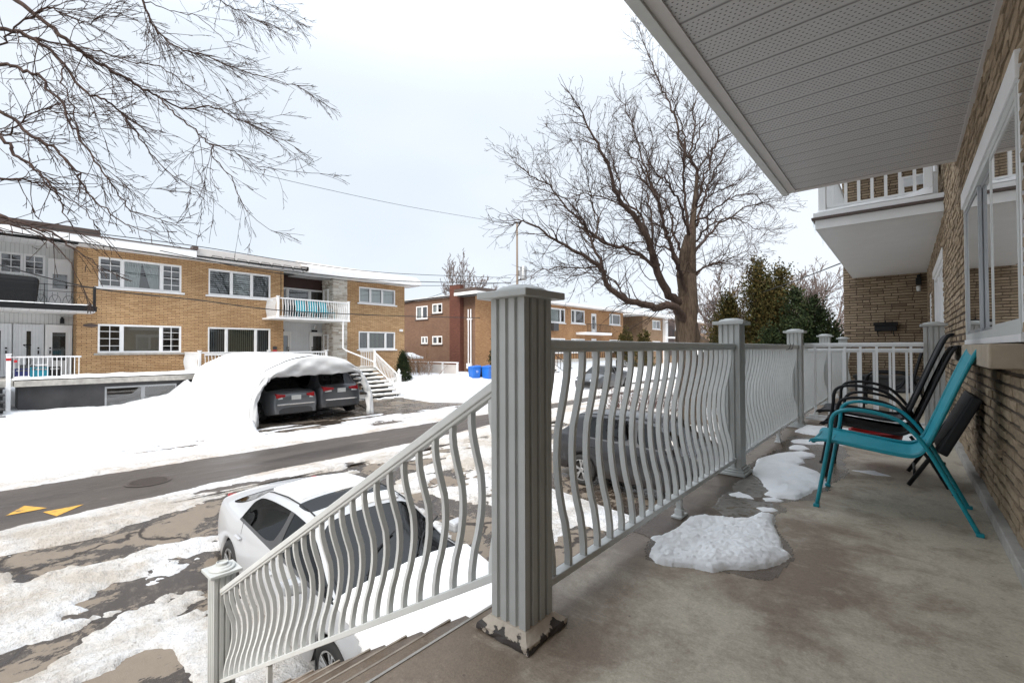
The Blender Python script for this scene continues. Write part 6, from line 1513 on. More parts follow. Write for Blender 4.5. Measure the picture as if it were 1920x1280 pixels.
BIG = {'trunk' : [(-5.82, 16.44, -1.76), (-5.82, 16.38, 1.23), (-5.91, 16.27, 2.54), (-5.97, 16.2, 3.56), (-5.89, 16.26, 4.4), (-5.77, 16.34, 4.96)],
'r1' : [(-5.77, 16.34, 4.96), (-5.69, 16.66, 5.96), (-5.67, 16.91, 7.36), (-5.81, 16.65, 7.89), (-5.75, 16.93, 9.04), (-5.74, 17.06, 10.34)],
'r1b' : [(-5.69, 16.66, 5.96), (-5.23, 16.25, 6.69), (-4.95, 16.21, 7.52), (-4.64, 16.06, 8.36), (-4.4, 16.13, 8.75)],
'r1c' : [(-5.81, 16.65, 7.89), (-6.35, 17.09, 8.78), (-6.49, 17.21, 9.68), (-6.86, 17.4, 10.6), (-7.24, 17.32, 11.54), (-7.62, 17.23, 12.71), (-7.85, 17.01, 13.65)],
'r2' : [(-5.97, 16.2, 3.56), (-6.4, 16.47, 4.51), (-6.8, 16.63, 5.58), (-7.18, 16.94, 6.73), (-7.75, 16.94, 8.32), (-8.14, 16.84, 9.87), (-8.54, 16.74, 10.93)],
'r3' : [(-5.91, 16.27, 2.54), (-6.17, 15.51, 2.86), (-6.34, 14.82, 3.71), (-6.36, 14.26, 4.59), (-6.61, 13.63, 5.28), (-6.84, 13.02, 5.86), (-6.98, 12.61, 6.78), (-7.24, 12.11, 7.67), (-7.37, 11.59, 8.24)],
'r4' : [(-5.92, 16.28, 1.79), (-5.96, 15.44, 2.39), (-6.41, 14.52, 2.4), (-6.82, 13.64, 2.58), (-7.18, 12.92, 3.05), (-7.2, 12.63, 3.52), (-7.59, 11.88, 3.95), (-8.02, 11.24, 4.31), (-8.49, 10.56, 4.74), (-8.79, 10.3, 4.74)],
'r4b' : [(-7.2, 12.63, 3.52), (-7.58, 12.81, 4.44), (-7.97, 12.33, 5.26), (-8.47, 11.6, 6.12), (-8.85, 11.01, 6.46), (-9.21, 10.68, 6.95)],
'r4c' : [(-7.2, 12.63, 3.52), (-7.38, 11.68, 3.42), (-7.8, 10.92, 3.37), (-8.15, 10.36, 3.14)],
'r5' : [(-6.34, 14.82, 3.71), (-7.35, 14.73, 4.46), (-8.2, 14.77, 4.88), (-9.13, 14.48, 5.57), (-9.83, 14.13, 6.32)],
'r6' : [(-5.72, 16.42, 3.56), (-5.23, 16.17, 3.75), (-4.7, 16.11, 3.86), (-4.15, 16.19, 3.71)],
'r7' : [(-5.64, 16.47, 4.4), (-5.49, 17.9, 5.41), (-4.99, 18.84, 6.11), (-4.47, 19.81, 6.64), (-3.73, 20.71, 6.91)],
'r8' : [(-5.69, 16.66, 5.96), (-5.63, 18.41, 6.96), (-5.12, 19.37, 7.51), (-4.56, 20.24, 8.04)],
'r9' : [(-6.36, 14.26, 4.59), (-6.9, 14.83, 5.6), (-7.49, 14.83, 6.28), (-7.83, 14.91, 7.33), (-8.2, 14.83, 8.57), (-8.09, 15.03, 9.58)],
'r10' : [(-6.4, 16.47, 4.51), (-7.28, 17.02, 5.03), (-8.04, 17.02, 5.25), (-8.9, 16.68, 5.11), (-9.7, 16.38, 4.96)],
'r11' : [(-5.77, 16.34, 4.96), (-5.61, 15.28, 5.63), (-5.7, 14.4, 6.3), (-5.89, 13.83, 6.52), (-6.11, 13.36, 7.27), (-6.26, 12.96, 7.42)],
'r12' : [(-5.67, 16.91, 7.36), (-5.52, 17.81, 8.38), (-5.24, 18.83, 9.25), (-4.96, 19.59, 9.65)],}
LEFT = {'a' : [(-13.02, -0.56, 8.19), (-12.06, 0.29, 7.31), (-11.76, 0.56, 7.01), (-11.48, 0.8, 6.7), (-11.25, 1.0, 6.46), (-11.24, 1.28, 6.32), (-11.03, 1.59, 6.13), (-10.97, 1.92, 6.0), (-10.85, 2.15, 5.9), (-10.91, 2.5, 5.85), (-10.49, 3.0, 5.87), (-10.29, 3.31, 5.73), (-9.99, 3.7, 5.54), (-9.52, 4.11, 5.19)],
'a2' : [(-10.85, 2.15, 5.9), (-10.47, 2.22, 5.55), (-10.09, 2.43, 5.22), (-9.88, 2.61, 4.96), (-9.64, 2.7, 4.79), (-9.32, 2.97, 4.65), (-8.99, 3.27, 4.4), (-8.67, 3.54, 4.33), (-8.15, 3.99, 4.23)],
'a3' : [(-9.64, 2.7, 4.79), (-9.37, 2.67, 4.43), (-9.16, 2.86, 4.09), (-9.01, 3.0, 3.65), (-8.86, 3.13, 3.38), (-8.57, 3.39, 3.1)],
'a4' : [(-9.88, 2.61, 4.96), (-10.25, 2.56, 4.82), (-10.23, 2.59, 4.53), (-10.1, 2.71, 4.17)],
'b' : [(-11.44, -0.48, 6.31), (-10.77, 0.1, 6.1), (-10.51, 0.34, 6.01), (-10.24, 0.57, 5.8), (-10.02, 0.77, 5.52), (-9.78, 0.98, 5.11), (-9.53, 1.2, 4.96), (-9.48, 1.38, 4.81), (-9.37, 1.62, 4.43), (-9.14, 1.82, 4.03), (-8.75, 2.16, 3.64)],
'b2' : [(-10.51, 0.34, 6.01), (-10.9, 0.65, 6.21), (-11.3, 0.96, 6.48), (-10.89, 1.31, 6.36), (-10.49, 1.67, 6.19), (-10.08, 2.02, 6.09), (-9.73, 2.34, 5.75), (-9.35, 2.67, 5.41), (-8.97, 3.0, 5.13), (-8.59, 3.34, 4.79), (-8.28, 3.61, 4.52)],
'b3' : [(-10.02, 0.77, 5.52), (-9.63, 0.72, 5.06), (-9.48, 0.85, 4.6), (-9.42, 0.91, 4.15), (-9.15, 1.16, 3.75), (-8.85, 1.42, 3.49), (-8.53, 1.7, 3.43)],
'c' : [(-11.74, 1.85, 8.83), (-11.58, 2.01, 8.07), (-11.47, 2.11, 7.69), (-11.33, 2.24, 7.39), (-11.02, 2.51, 7.1), (-10.62, 2.86, 6.93), (-10.19, 3.24, 6.7), (-9.76, 3.61, 6.51), (-9.19, 4.11, 6.3), (-8.91, 4.36, 6.05)],
'c2' : [(-11.58, 2.01, 8.07), (-11.67, 2.46, 8.16), (-11.45, 2.91, 8.17), (-11.15, 3.18, 7.84), (-10.94, 3.36, 7.52), (-10.7, 3.58, 7.27)],
'c3' : [(-11.02, 2.51, 7.1), (-10.97, 2.96, 6.93), (-10.68, 3.22, 6.5), (-10.5, 3.38, 6.1), (-10.33, 3.53, 5.87), (-9.79, 3.99, 5.87)],
'd' : [(-9.86, -0.41, 4.88), (-9.28, 0.09, 4.9), (-9.03, 0.31, 4.8), (-8.86, 0.46, 4.7), (-8.65, 0.65, 4.34), (-8.52, 0.77, 3.98), (-8.3, 0.97, 3.57), (-8.14, 1.11, 3.26), (-7.96, 1.28, 2.9), (-7.67, 1.53, 2.78), (-7.47, 1.7, 2.71)],
'e' : [(-9.08, -0.37, 3.93), (-8.54, 0.09, 3.98), (-8.28, 0.32, 3.74), (-8.02, 0.56, 3.51), (-7.84, 0.71, 3.27), (-7.76, 0.79, 3.03), (-7.56, 0.96, 2.75), (-7.32, 1.18, 2.54), (-7.14, 1.33, 2.47)],
'f' : [(-10.67, -0.43, 4.39), (-10.05, 0.11, 4.17), (-9.88, 0.25, 4.25), (-9.62, 0.47, 4.53), (-9.35, 0.7, 4.5), (-9.0, 1.01, 4.47), (-8.73, 1.24, 4.49)],
'h' : [(-8.28, -0.34, 3.5), (-7.8, 0.09, 3.42), (-7.67, 0.2, 3.24), (-7.51, 0.34, 3.07), (-7.38, 0.45, 2.92), (-7.29, 0.54, 2.75), (-7.24, 0.58, 2.54), (-7.13, 0.68, 2.34)],
'i' : [(-11.75, 3.16, 9.47), (-11.5, 3.38, 8.83), (-11.28, 3.58, 8.62), (-10.97, 3.85, 8.41), (-10.68, 4.1, 8.28), (-10.4, 4.35, 8.07)],
'j' : [(-11.44, 3.81, 9.71), (-11.12, 4.1, 9.06), (-10.79, 4.39, 8.84), (-10.54, 4.62, 8.56)],
'k' : [(-11.23, -0.28, 5.65), (-10.78, 0.1, 5.8), (-10.55, 0.29, 6.16), (-10.21, 0.58, 6.42), (-10.03, 0.74, 6.33), (-9.76, 0.97, 6.18), (-9.51, 1.19, 6.3), (-9.2, 1.46, 6.24), (-8.98, 1.65, 6.06)],
'l' : [(-8.3, -0.33, 2.54), (-7.81, 0.09, 2.52), (-7.57, 0.31, 2.43), (-7.33, 0.52, 2.3), (-7.13, 0.69, 2.13), (-6.91, 0.88, 1.91)],
'm' : [(-8.3, -0.33, 2.45), (-7.81, 0.09, 2.45), (-7.52, 0.35, 2.37), (-7.28, 0.56, 2.13), (-7.12, 0.7, 1.78)],
'n' : [(-8.29, -0.33, 2.86), (-7.8, 0.09, 2.95), (-7.61, 0.26, 2.94), (-7.4, 0.44, 2.86), (-7.16, 0.65, 2.69), (-6.97, 0.82, 2.43)],}
BIG.update({'s1': [(-5.91, 16.27, 2.54), (-5.86, 15.9, 3.33), (-5.83, 15.12, 3.95), (-5.8, 14.61, 4.48), (-5.8, 14.2, 4.91), (-5.76, 13.7, 5.63), (-5.92, 13.29, 6.05), (-6.06, 12.88, 6.61), (-6.27, 12.44, 6.85)],
's2': [(-6.34, 14.82, 3.71), (-6.45, 13.66, 4.07), (-6.83, 12.8, 4.16), (-7.17, 12.11, 4.41), (-7.3, 11.58, 4.97), (-7.48, 11.16, 5.37), (-7.66, 10.74, 5.46)],
's3': [(-6.27, 14.88, 3.8), (-6.69, 15.3, 4.46), (-6.81, 15.7, 5.4), (-7.02, 15.76, 6.22), (-7.25, 15.82, 7.06), (-7.57, 15.65, 7.87), (-7.76, 15.61, 8.5)],
's4': [(-5.89, 16.26, 4.4), (-6.39, 16.6, 5.11), (-6.61, 16.92, 6.01), (-6.9, 16.92, 6.67), (-7.4, 16.87, 7.38), (-7.51, 16.89, 8.24), (-7.38, 17.11, 9.21), (-7.57, 17.06, 9.98)],
's5': [(-5.56, 16.52, 5.34), (-5.57, 17.28, 6.47), (-5.54, 17.82, 7.19), (-5.35, 18.49, 8.15), (-5.09, 18.96, 8.84), (-4.75, 19.51, 9.24)],
's6': [(-5.77, 16.34, 4.96), (-5.93, 16.44, 6.34), (-5.92, 16.17, 7.02), (-5.73, 15.92, 7.83), (-5.72, 15.65, 8.65), (-5.84, 15.27, 9.27), (-5.86, 15.11, 9.92)],
's7': [(-5.6, 16.5, 4.78), (-4.98, 15.97, 5.12), (-4.45, 15.89, 5.27), (-3.92, 15.96, 5.1), (-3.49, 16.08, 4.71)],
's8': [(-5.59, 16.49, 5.52), (-4.77, 15.87, 5.59), (-4.19, 15.84, 5.9), (-3.6, 15.95, 5.88), (-3.2, 16.17, 5.51)],
's9': [(-5.76, 16.39, 3.47), (-5.45, 17.43, 4.04), (-5.05, 18.3, 4.31), (-4.68, 19.01, 4.67), (-4.18, 19.69, 5.22)],
's10': [(-6.82, 13.64, 2.58), (-7.49, 13.83, 3.36), (-8.2, 13.48, 3.57), (-8.77, 12.73, 3.36), (-9.11, 12.16, 3.68)],
's11': [(-6.98, 12.61, 6.78), (-7.43, 12.75, 7.45), (-7.86, 12.5, 7.75), (-8.25, 12.17, 7.67)],
's12': [(-6.61, 13.63, 5.28), (-7.36, 13.63, 5.96), (-8.06, 13.28, 6.2), (-8.52, 12.87, 6.56), (-8.94, 12.24, 7.19)],
's13': [(-5.81, 16.65, 7.89), (-5.41, 16.58, 8.7), (-5.12, 16.55, 9.44), (-5.01, 16.5, 9.93)],
's14': [(-7.58, 12.81, 4.44), (-7.6, 13.17, 5.2), (-7.89, 13.17, 5.96), (-7.95, 13.11, 6.66), (-8.08, 12.84, 7.32), (-8.28, 12.52, 8.06)]})
WIRES = [[(-21.0, 6.51, 8.55), (-21.0, 10.09, 8.67), (-21.0, 15.6, 9.0), (-21.0, 24.23, 9.81)], [(-21.0, 0.25, 4.91), (-21.0, 2.72, 5.01), (-21.0, 5.59, 5.06), (-21.0, 9.35, 4.98), (-21.0, 14.37, 5.11), (-21.0, 24.21, 5.99)], [(-21.5, 0.26, 4.77), (-21.5, 2.79, 4.69), (-21.5, 5.72, 4.62), (-21.5, 8.62, 4.6), (-21.5, 14.71, 4.79), (-21.5, 24.79, 5.72)], [(-21.0, 4.22, 4.7), (-21.0, 8.42, 4.38), (-21.0, 14.37, 4.5), (-21.0, 18.8, 4.9), (-21.0, 24.21, 5.65)], [(-21.5, 0.27, 3.68), (-21.5, 2.52, 3.16), (-21.5, 5.55, 3.0), (-21.5, 8.86, 2.78), (-21.5, 14.89, 2.85), (-21.5, 21.62, 3.06)], [(-9.13, 26.43, 3.38), (-5.77, 24.04, 3.47), (-3.24, 19.62, 3.42), (-1.16, 13.5, 3.03)], [(-8.43, 24.4, 3.0), (-4.41, 25.23, 3.08), (-2.94, 23.85, 3.03), (-1.59, 21.05, 2.92)], [(-26.81, 24.0, 5.77), (-28.75, 24.0, 5.38), (-30.83, 24.0, 5.18), (-33.22, 24.0, 5.03)]]

# ------------------------------------------------------------------ bare trees
def twig_grow(m, p, d, L, r, depth, R_, up, spread, kids, seg=.35, wig=.16, minr=.0025, dens=1.0, kink=.0, cl=(.25, .55)):
    """one branch with its children; p start, d direction"""
    n = max(3, int(L / seg)); pts = [Vector(p)]; rad = [r]; q = Vector(p); dd = Vector(d).normalized(); sl = L / n
    dirs = [dd.copy()]
    for i in range(n):
        w = Vector((R_.gauss(0, 1), R_.gauss(0, 1), R_.gauss(0, 1))) * wig
        dd = (dd + w + Vector((0, 0, up)) * (sl)).normalized(); q = q + dd * sl; pts.append(q.copy()); dirs.append(dd.copy()); rad.append(max(minr, r * (1 - .80 * (i + 1) / n)))
    m.tube(pts, rad, 6 if r > .04 else (4 if r > .012 else 3), cap=False)
    if depth <= 0: return
    nk = int(kids * L * dens + R_.random())
    for k in range(nk):
        u = R_.uniform(.12, .98); i = min(n - 1, int(u * n)); f_ = u * n - i; b = pts[i].lerp(pts[i + 1], f_); bd = dirs[i]
        a = bd.orthogonal().normalized(); a = Matrix.Rotation(R_.uniform(0, 6.283), 3, bd) @ a
        ang = R_.gauss(spread, .18); nd = bd * math.cos(ang) + a * math.sin(ang)
        LL = L * R_.uniform(*cl) * (1.05 - .6 * u); LL = max(LL, .10)
        twig_grow(m, b, nd, LL, max(minr, rad[i] * R_.uniform(.38, .6)), depth - 1, R_, up, spread, kids * 1.5, seg * .75, wig, minr, dens, kink, cl)

def limb(m, pts, r0, r1, R_, kids, L0, up, spread, depth, start=.0, jit=.0, sides=9, seg=.3, wig=.16, minr=.003, L1=None, cl=(.25, .55), rk=.011, k2=2.3):
    cp = catmull(pts, 5)
    if jit: cp = [cp[0]] + [p + Vector((R_.gauss(0, jit), R_.gauss(0, jit), R_.gauss(0, jit))) for p in cp[1:]]
    n = len(cp); rad = [r0 + (r1 - r0) * (i / (n - 1)) ** .8 for i in range(n)]
    m.tube(cp, rad, sides if r0 > .05 else 6, cap=True)
    tot = sum((b - a).length for a, b in zip(cp, cp[1:])); k = int(kids * tot)
    for j in range(k):
        u = start + (1 - start) * R_.random(); i = min(n - 2, int(u * (n - 1))); b = cp[i].lerp(cp[i + 1], u * (n - 1) - i); bd = (cp[i + 1] - cp[i]).normalized()
        a = bd.orthogonal().normalized(); a = Matrix.Rotation(R_.uniform(0, 6.283), 3, bd) @ a; ang = R_.gauss(spread, .2)
        nd = bd * math.cos(ang) + a * math.sin(ang); LL = (L0 + ((L1 if L1 is not None else L0 * .6) - L0) * u) * R_.uniform(.45, 1.15)
        twig_grow(m, b, nd, LL, min(rad[i] * .6, minr * 1.5 + LL * rk), depth, R_, up, spread, k2, seg, wig, minr, cl=cl)
    # terminal twigs
    for j in range(3):
        nd = (cp[-1] - cp[-3]).normalized() + Vector((R_.gauss(0, .3), R_.gauss(0, .3), R_.gauss(0, .3)))
        twig_grow(m, cp[-1], nd, (L1 or L0 * .6), r1, depth, R_, up, spread, k2, seg, wig, minr, cl=cl)

R1 = random.Random(21)
tr = thing('maple_tree', 'tall bare maple with a massive forked trunk, beyond the brown grey crossover', 'tree', (-5.82, 16.44, -2.0))
m = MB(); tp = catmull([(-5.78, 16.5, -2.15), (-5.80, 16.46, -1.2), (-5.82, 16.40, 0), (-5.84, 16.38, 1.0), (-5.90, 16.30, 2.0), (-5.92, 16.28, 2.8)], 5)
n = len(tp); sid = 18; vs = []
for i, p in enumerate(tp):
    rr = np.interp(p.z, [-2.2, -1.6, 0, 1.3, 2.8], [.62, .46, .42, .40, .33])
    for k in range(sid):
        a = 2 * math.pi * k / sid; q = rr * (1 + .10 * math.sin(a * 3 + p.z * .8) + .06 * math.sin(a * 5 - p.z * 1.3)); vs.append((p.x + q * math.cos(a), p.y + q * math.sin(a), p.z))
m.add(vs, [(i * sid + k, i * sid + (k + 1) % sid, (i + 1) * sid + (k + 1) % sid, (i + 1) * sid + k) for i in range(n - 1) for k in range(sid)])
m.tube([(-5.74, 16.15, -.9), (-5.72, 16.05, .6), (-5.66, 16.2, 2.6), (-5.7, 16.3, 3.6)], [.2, .22, .22, .17], 10)
m.tube([(-6.02, 16.3, 1.2), (-5.95, 16.28, 2.4), (-5.91, 16.26, 3.0), (-5.97, 16.2, 3.6), (-5.89, 16.26, 4.4), (-5.77, 16.34, 5.0)], [.26, .24, .22, .21, .19, .15], 12)
m.tube([(-5.72, 16.3, 2.2), (-5.74, 16.36, 3.3), (-5.74, 16.42, 4.4), (-5.70, 16.55, 5.6), (-5.62, 16.8, 7.2)], [.24, .20, .17, .11, .05], 10)
m.tube([(-5.6, 16.5, .2), (-5.35, 16.4, .95), (-5.28, 16.35, 1.3)], [.34, .20, .15], 10)
m.build('trunk', M['bark'], tr, smooth=True)
RAD = dict(r1=(.14, .03), r1b=(.07, .02), r1c=(.09, .02), r2=(.13, .025), r3=(.22, .03), r4=(.21, .02), r4b=(.08, .015), r4c=(.05, .012), r5=(.08, .015), r6=(.06, .012), r7=(.09, .015), r8=(.06, .012), r9=(.07, .015), r10=(.07, .012), r11=(.08, .015), r12=(.06, .015), s1=(.12, .02), s2=(.09, .015), s3=(.09, .015), s4=(.08, .015), s5=(.08, .015), s6=(.09, .015), s7=(.06, .012), s8=(.06, .012), s9=(.06, .012), s10=(.05, .012), s11=(.04, .01), s12=(.05, .012), s13=(.05, .012), s14=(.05, .012))
m = MB()
for k, pts in BIG.items():
    if k == 'trunk': continue
    r0, r1 = RAD[k]
    limb(m, pts, r0 * (.66 if k not in ('r3', 'r4') else .78), r1 * .5, R1, 8.0, 1.9, .22, .66, 3, start=.12, jit=.028, L1=1.1, seg=.20, wig=.24, minr=.0046, cl=(.22, .6), rk=.007)
m.build('crown', M['bark_l'], tr, smooth=True)
m = MB(); xs2 = np.arange(-5.75, -5.15, .04)
o = MB(); o.add([(-5.62, 16.0, .80), (-5.40, 15.98, .74), (-5.22, 16.05, .88), (-5.12, 16.2, 1.0), (-5.25, 16.35, 1.16), (-5.45, 16.3, 1.12), (-5.35, 16.1, 1.06)], [(0, 1, 6), (1, 2, 6), (2, 3, 6), (3, 4, 6), (4, 5, 6), (5, 0, 6)]); o = o.build('snow_clump', M['snow'], None, smooth=True); s_ = o.modifiers.new('s', 'SOLIDIFY'); s_.thickness = .12; sb = o.modifiers.new('b', 'SUBSURF'); sb.levels = sb.render_levels = 2; tag(o, 'clump of snow in the lower crotch of the big maple', 'snow')

R2 = random.Random(5)
tl = thing('street_tree', 'bare tree whose long drooping branches hang in from the upper left corner', 'tree', (-9.2, -4.2, -1.5))
m = MB(); root = Vector((-9.2, -4.2, -1.6)); m.tube(catmull([root, (-9.2, -4.15, .5), (-9.3, -4.0, 2.2), (-9.6, -3.7, 3.6), (-10.2, -3.2, 5.0)], 5), [.42 - .26 * i / 20 for i in range(21)], 14); m.build('trunk', M['bark'], tl, smooth=True)
m = MB()
W_ = dict(a=(.085, .010), a2=(.035, .007), a3=(.022, .006), a4=(.012, .005), b=(.075, .008), b2=(.030, .006), b3=(.022, .006), c=(.05, .007), c2=(.022, .006), c3=(.016, .005), d=(.05, .006), e=(.05, .006), f=(.035, .006), h=(.05, .006), i=(.022, .005), j=(.02, .005), k=(.035, .006), l=(.05, .006), m=(.04, .006), n=(.035, .006))
for k, pts in LEFT.items():
    r0, r1 = W_[k]; pts = list(pts)
    if pts[0][1] < .2 or k in ('c', 'i', 'j'):
        p0 = Vector(pts[0]); base = Vector((-9.6, -3.7, 3.4)); pts = [tuple(base), tuple(base.lerp(p0, .5) + Vector((0, 0, .5)))] + pts; r0 *= 1.25
    limb(m, pts, r0 * .50, r1 * .6, R2, 5.2 if k[0] not in 'lmh' else 3, 1.9 if k[0] not in 'dehlmn' else .8, -.12, .38, 2, start=.30 if len(pts) > 8 else .05, jit=.014, sides=8, L1=.5 if k[0] not in 'dehlmn' else .35, seg=.15, wig=.10, minr=.0034, cl=(.07, .38), rk=.0028, k2=4.2)
m.build('crown', M['bark_pale'], tl, smooth=True)

def baretree(label, loc, h, sp, mat, seed, dens=1.0, group=None, name='bare_tree', r=.2, minr=.02):
    t = thing(name, label, 'tree', loc, 0, group); Q = random.Random(seed); m = MB(); m2 = MB(); p = Vector(loc)
    m.tube([p, p + Vector((.05 * h * .2, 0, h * .18)), p + Vector((0, .03 * h, h * .36))], [r, r * .8, r * .6], 8); m.build('trunk', mat, t, smooth=True)
    for k in range(int(11 * dens)):
        a = Q.uniform(0, 6.28); z = Q.uniform(.16, .36) * h; el = Q.uniform(.5, 1.35); d = Vector((math.cos(a) * math.cos(el) * sp, math.sin(a) * math.cos(el) * sp, math.sin(el)))
        twig_grow(m2, p + Vector((0, 0, z)), d, h * Q.uniform(.45, .66), r * .4, 3, Q, .02, .45, 2.5 / (h / 8), h * .05, .10, minr * .8, cl=(.3, .65))
    m2.build('crown', mat, t); return t
baretree('pale bare tree rising behind the dark red chimney', (-47, 44, -1.5), 15.5, .9, M['twig_pale'], 31, minr=.03, r=.25)
baretree('pale bare tree behind the utility pole', (-46, 50, -1.5), 12.5, .9, M['twig_pale'], 32, minr=.03, r=.22)
baretree('slender bare tree between the big maple and the bronzed evergreens', (-9.7, 33, -1.6), 9.2, .8, M['twig_pale'], 33, minr=.018, r=.2)
baretree('pale bare tree at the right, between the evergreens and the brick end wall', (-4.9, 46, -1.6), 10.5, .9, M['twig_pale'], 34, minr=.02, r=.25)
baretree('pale bare tree farther off, over the dark evergreen', (-8.5, 58, -1.6), 12, .9, M['twig_pale'], 35, minr=.028, r=.25)
# shrubs
def shrub(label, loc, h, w, mat, seed, n=60, name='bare_shrub', minr=.004):
    t = thing(name, label, 'shrub', loc); Q = random.Random(seed); m = MB()
    for k in range(n):
        a = Q.uniform(0, 6.28); rr = w * .4 * math.sqrt(Q.random()); b = Vector(loc) + Vector((rr * math.cos(a), rr * math.sin(a), 0)); d = Vector((math.cos(a) * .55 * rr / w * 2, math.sin(a) * .55 * rr / w * 2, 1))
        twig_grow(m, b, d, h * Q.uniform(.6, 1.05), .012, 2, Q, .05, .5, 2.5 / h, h * .14, .12, minr)
    m.build('branches', mat, t); return t
shrub('reddish bare shrub between the crossover and the road, left one', (-8.3, 16.3, -1.7), 1.15, 1.3, M['twig_red'], 41, 90)
shrub('reddish bare shrub beside the maple trunk, right one', (-7.5, 17.6, -1.8), 1.35, 1.5, M['twig_red'], 42, 110)
shrub('tangled bare shrub before the white fence by the pointed cedar', (-25.8, 20.0, -1.2), 2.1, 2.6, M['twig_gold'], 43, 40, minr=.010)
shrub('dark-stemmed shrub under the snow-capped arbour', (-28.6, 20.6, -1.2), 1.6, 1.6, M['twig_gold'], 44, 24, minr=.012)
t = thing('snow_capped_arbour', 'small arbour with a thick rounded cap of snow before the brown side wall', 'arbour', (-28.4, 21.0, -1.2))
xs2 = np.linspace(-30.6, -27.1, 50); ys2 = np.linspace(20.2, 21.3, 22); A_, B_ = np.meshgrid(xs2, ys2, indexing='ij'); u = (A_ + 30.6) / 3.5; v = (B_ - 20.2) / 1.1
h = .12 + .40 * np.sin(np.clip(u, .02, 1) * math.pi) ** .6 * np.sin(np.clip(v, .02, .98) * math.pi) ** .5 + .26 * u + .2 * fbm(A_ * 1.5, B_ * 1.5, 3, 9)
o = gridmesh('snow_cap', xs2, ys2, h + .05, M['snow'], parent=t); o.location = (28.4, -21.0, 1.2); s_ = o.modifiers.new('s', 'SOLIDIFY'); s_.thickness = .15
for x0, y0 in ((-30.2, 20.4), (-27.5, 20.4), (-30.2, 21.1), (-27.5, 21.1)): m = MB(); m.box(x0 - .04, x0 + .04, y0 - .04, y0 + .04, -1.3, .12); m.build('post', M['polewood'], t)

# evergreens made of small leaf sprays
def evergreen(label, loc, h, w, mat, seed, n=5200, size=.11, name='evergreen_tree', tips=6, zb=.0, prof=None, lean=.9, up=1.0, group=None):
    t = thing(name, label, 'tree', loc, 0, group); Q = random.Random(seed); nr = np.random.RandomState(seed); m = MB(); m.tube([loc, (loc[0], loc[1], loc[2] + h * .8)], [w * .05, w * .015], 8); m.build('trunk', M['bark'], t)
    vs = []; fs = []; lead = [(Q.uniform(-.32, .32) * w, Q.uniform(-.32, .32) * w, Q.uniform(.62, .92)) for _ in range(tips)]; lead[0] = (0, 0, 1)
    clumps = []
    for _ in range(int(n / 42)):
        lx, ly, lh = Q.choice(lead); u = Q.random() ** .8; z = u * h * lh; rad = w * .5 * (prof(u) if prof else (1 - u) ** .75 + .05); rad *= Q.uniform(.45, 1.08) * (.62 if (lx or ly) else 1); a = Q.uniform(0, 6.283)
        clumps.append((loc[0] + lx * (1 - u * .2) + rad * math.cos(a), loc[1] + ly * (1 - u * .2) + rad * math.sin(a), loc[2] + zb + z, a, Q.uniform(.12, .26) * (w / 3 + .4)))
    for cx, cy, cz, a, cr in clumps:
        for _ in range(42):
            o_ = nr.normal(0, cr * .55, 3); p = Vector((cx + o_[0], cy + o_[1], cz + o_[2] * 1.2)); s = size * Q.uniform(.5, 1.3)
            d = Vector((math.cos(a) * lean + nr.normal(0, .5), math.sin(a) * lean + nr.normal(0, .5), up + nr.normal(0, .4))).normalized(); sd = d.cross(Vector((nr.normal(), nr.normal(), nr.normal()))).normalized() * s * .30
            k = len(vs); vs += [p - sd * .4, p + d * s * .45 - sd, p + d * s, p + d * s * .45 + sd]; fs.append((k, k + 1, k + 2, k + 3))
    m = MB(); m.add(vs, fs); m.build('crown', mat, t); return t
evp = lambda u: (1 - u) ** 1.0 * 1.15 + .02
evergreen('tall bronzed evergreen with a pointed tip, left of the dark spruce', (-5.2, 23.5, -1.9), 6.9, 4.6, M['ever_brown'], 51, n=42000, size=.12, tips=7, prof=evp)
evergreen('bronzed evergreen filling the gap behind the second railing post', (-6.2, 23.0, -1.9), 5.0, 3.2, M['ever_brown'], 54, n=24000, size=.12, tips=6, prof=evp)
evergreen('dark green evergreen between the bronzed ones and the bare trees', (-3.5, 22.4, -1.9), 5.2, 3.3, M['ever_dark'], 52, n=30000, size=.12, tips=6, prof=evp)
evergreen('low dark green evergreen at the right end of the row, by the brick end wall', (-2.45, 21.6, -1.9), 4.3, 2.6, M['ever_dark'], 53, n=20000, size=.11, tips=5, prof=evp)
evergreen('dark evergreen shrub against the far house, left of the pair', (-23.2, 45.6, -1.5), 4.6, 2.3, M['ever_brown'], 55, n=4200, size=.22, tips=4)
evergreen('dark evergreen shrub against the far house, right of the pair', (-22.6, 49.5, -1.5), 4.3, 2.4, M['ever_brown'], 56, n=4200, size=.22, tips=4)
cone = lambda u: .50 + 1.6 * u if u < .28 else max(.03, (1 - (u - .28) / .72) ** .7)
evergreen('small pointed dark cedar beside the white stair newel', (-22.95, 16.5, -1.45), 2.15, .95, M['ever_cedar'], 57, n=9000, size=.075, tips=1, prof=cone, name='cedar_shrub', lean=.35, up=1.3)
evergreen('narrow dark cedar against the front of the house with the chimney, beside the foreground post', (-23.2, 24.9, -1.4), 3.1, 1.0, M['ever_cedar'], 58, n=4200, size=.11, tips=1, prof=cone, name='cedar_shrub', lean=.35, up=1.3)
evergreen('small evergreen right of the maple trunk by the farthest house', (-19.5, 60, -1.5), 3.8, 2.0, M['ever_brown'], 59, n=1800, size=.25, tips=2)
shrub('dried tan seed-head shrub in front of the evergreens', (-3.35, 12.9, -1.9), 2.75, 1.0, M['twig_gold'], 45, 26, name='dried_shrub', minr=.006)

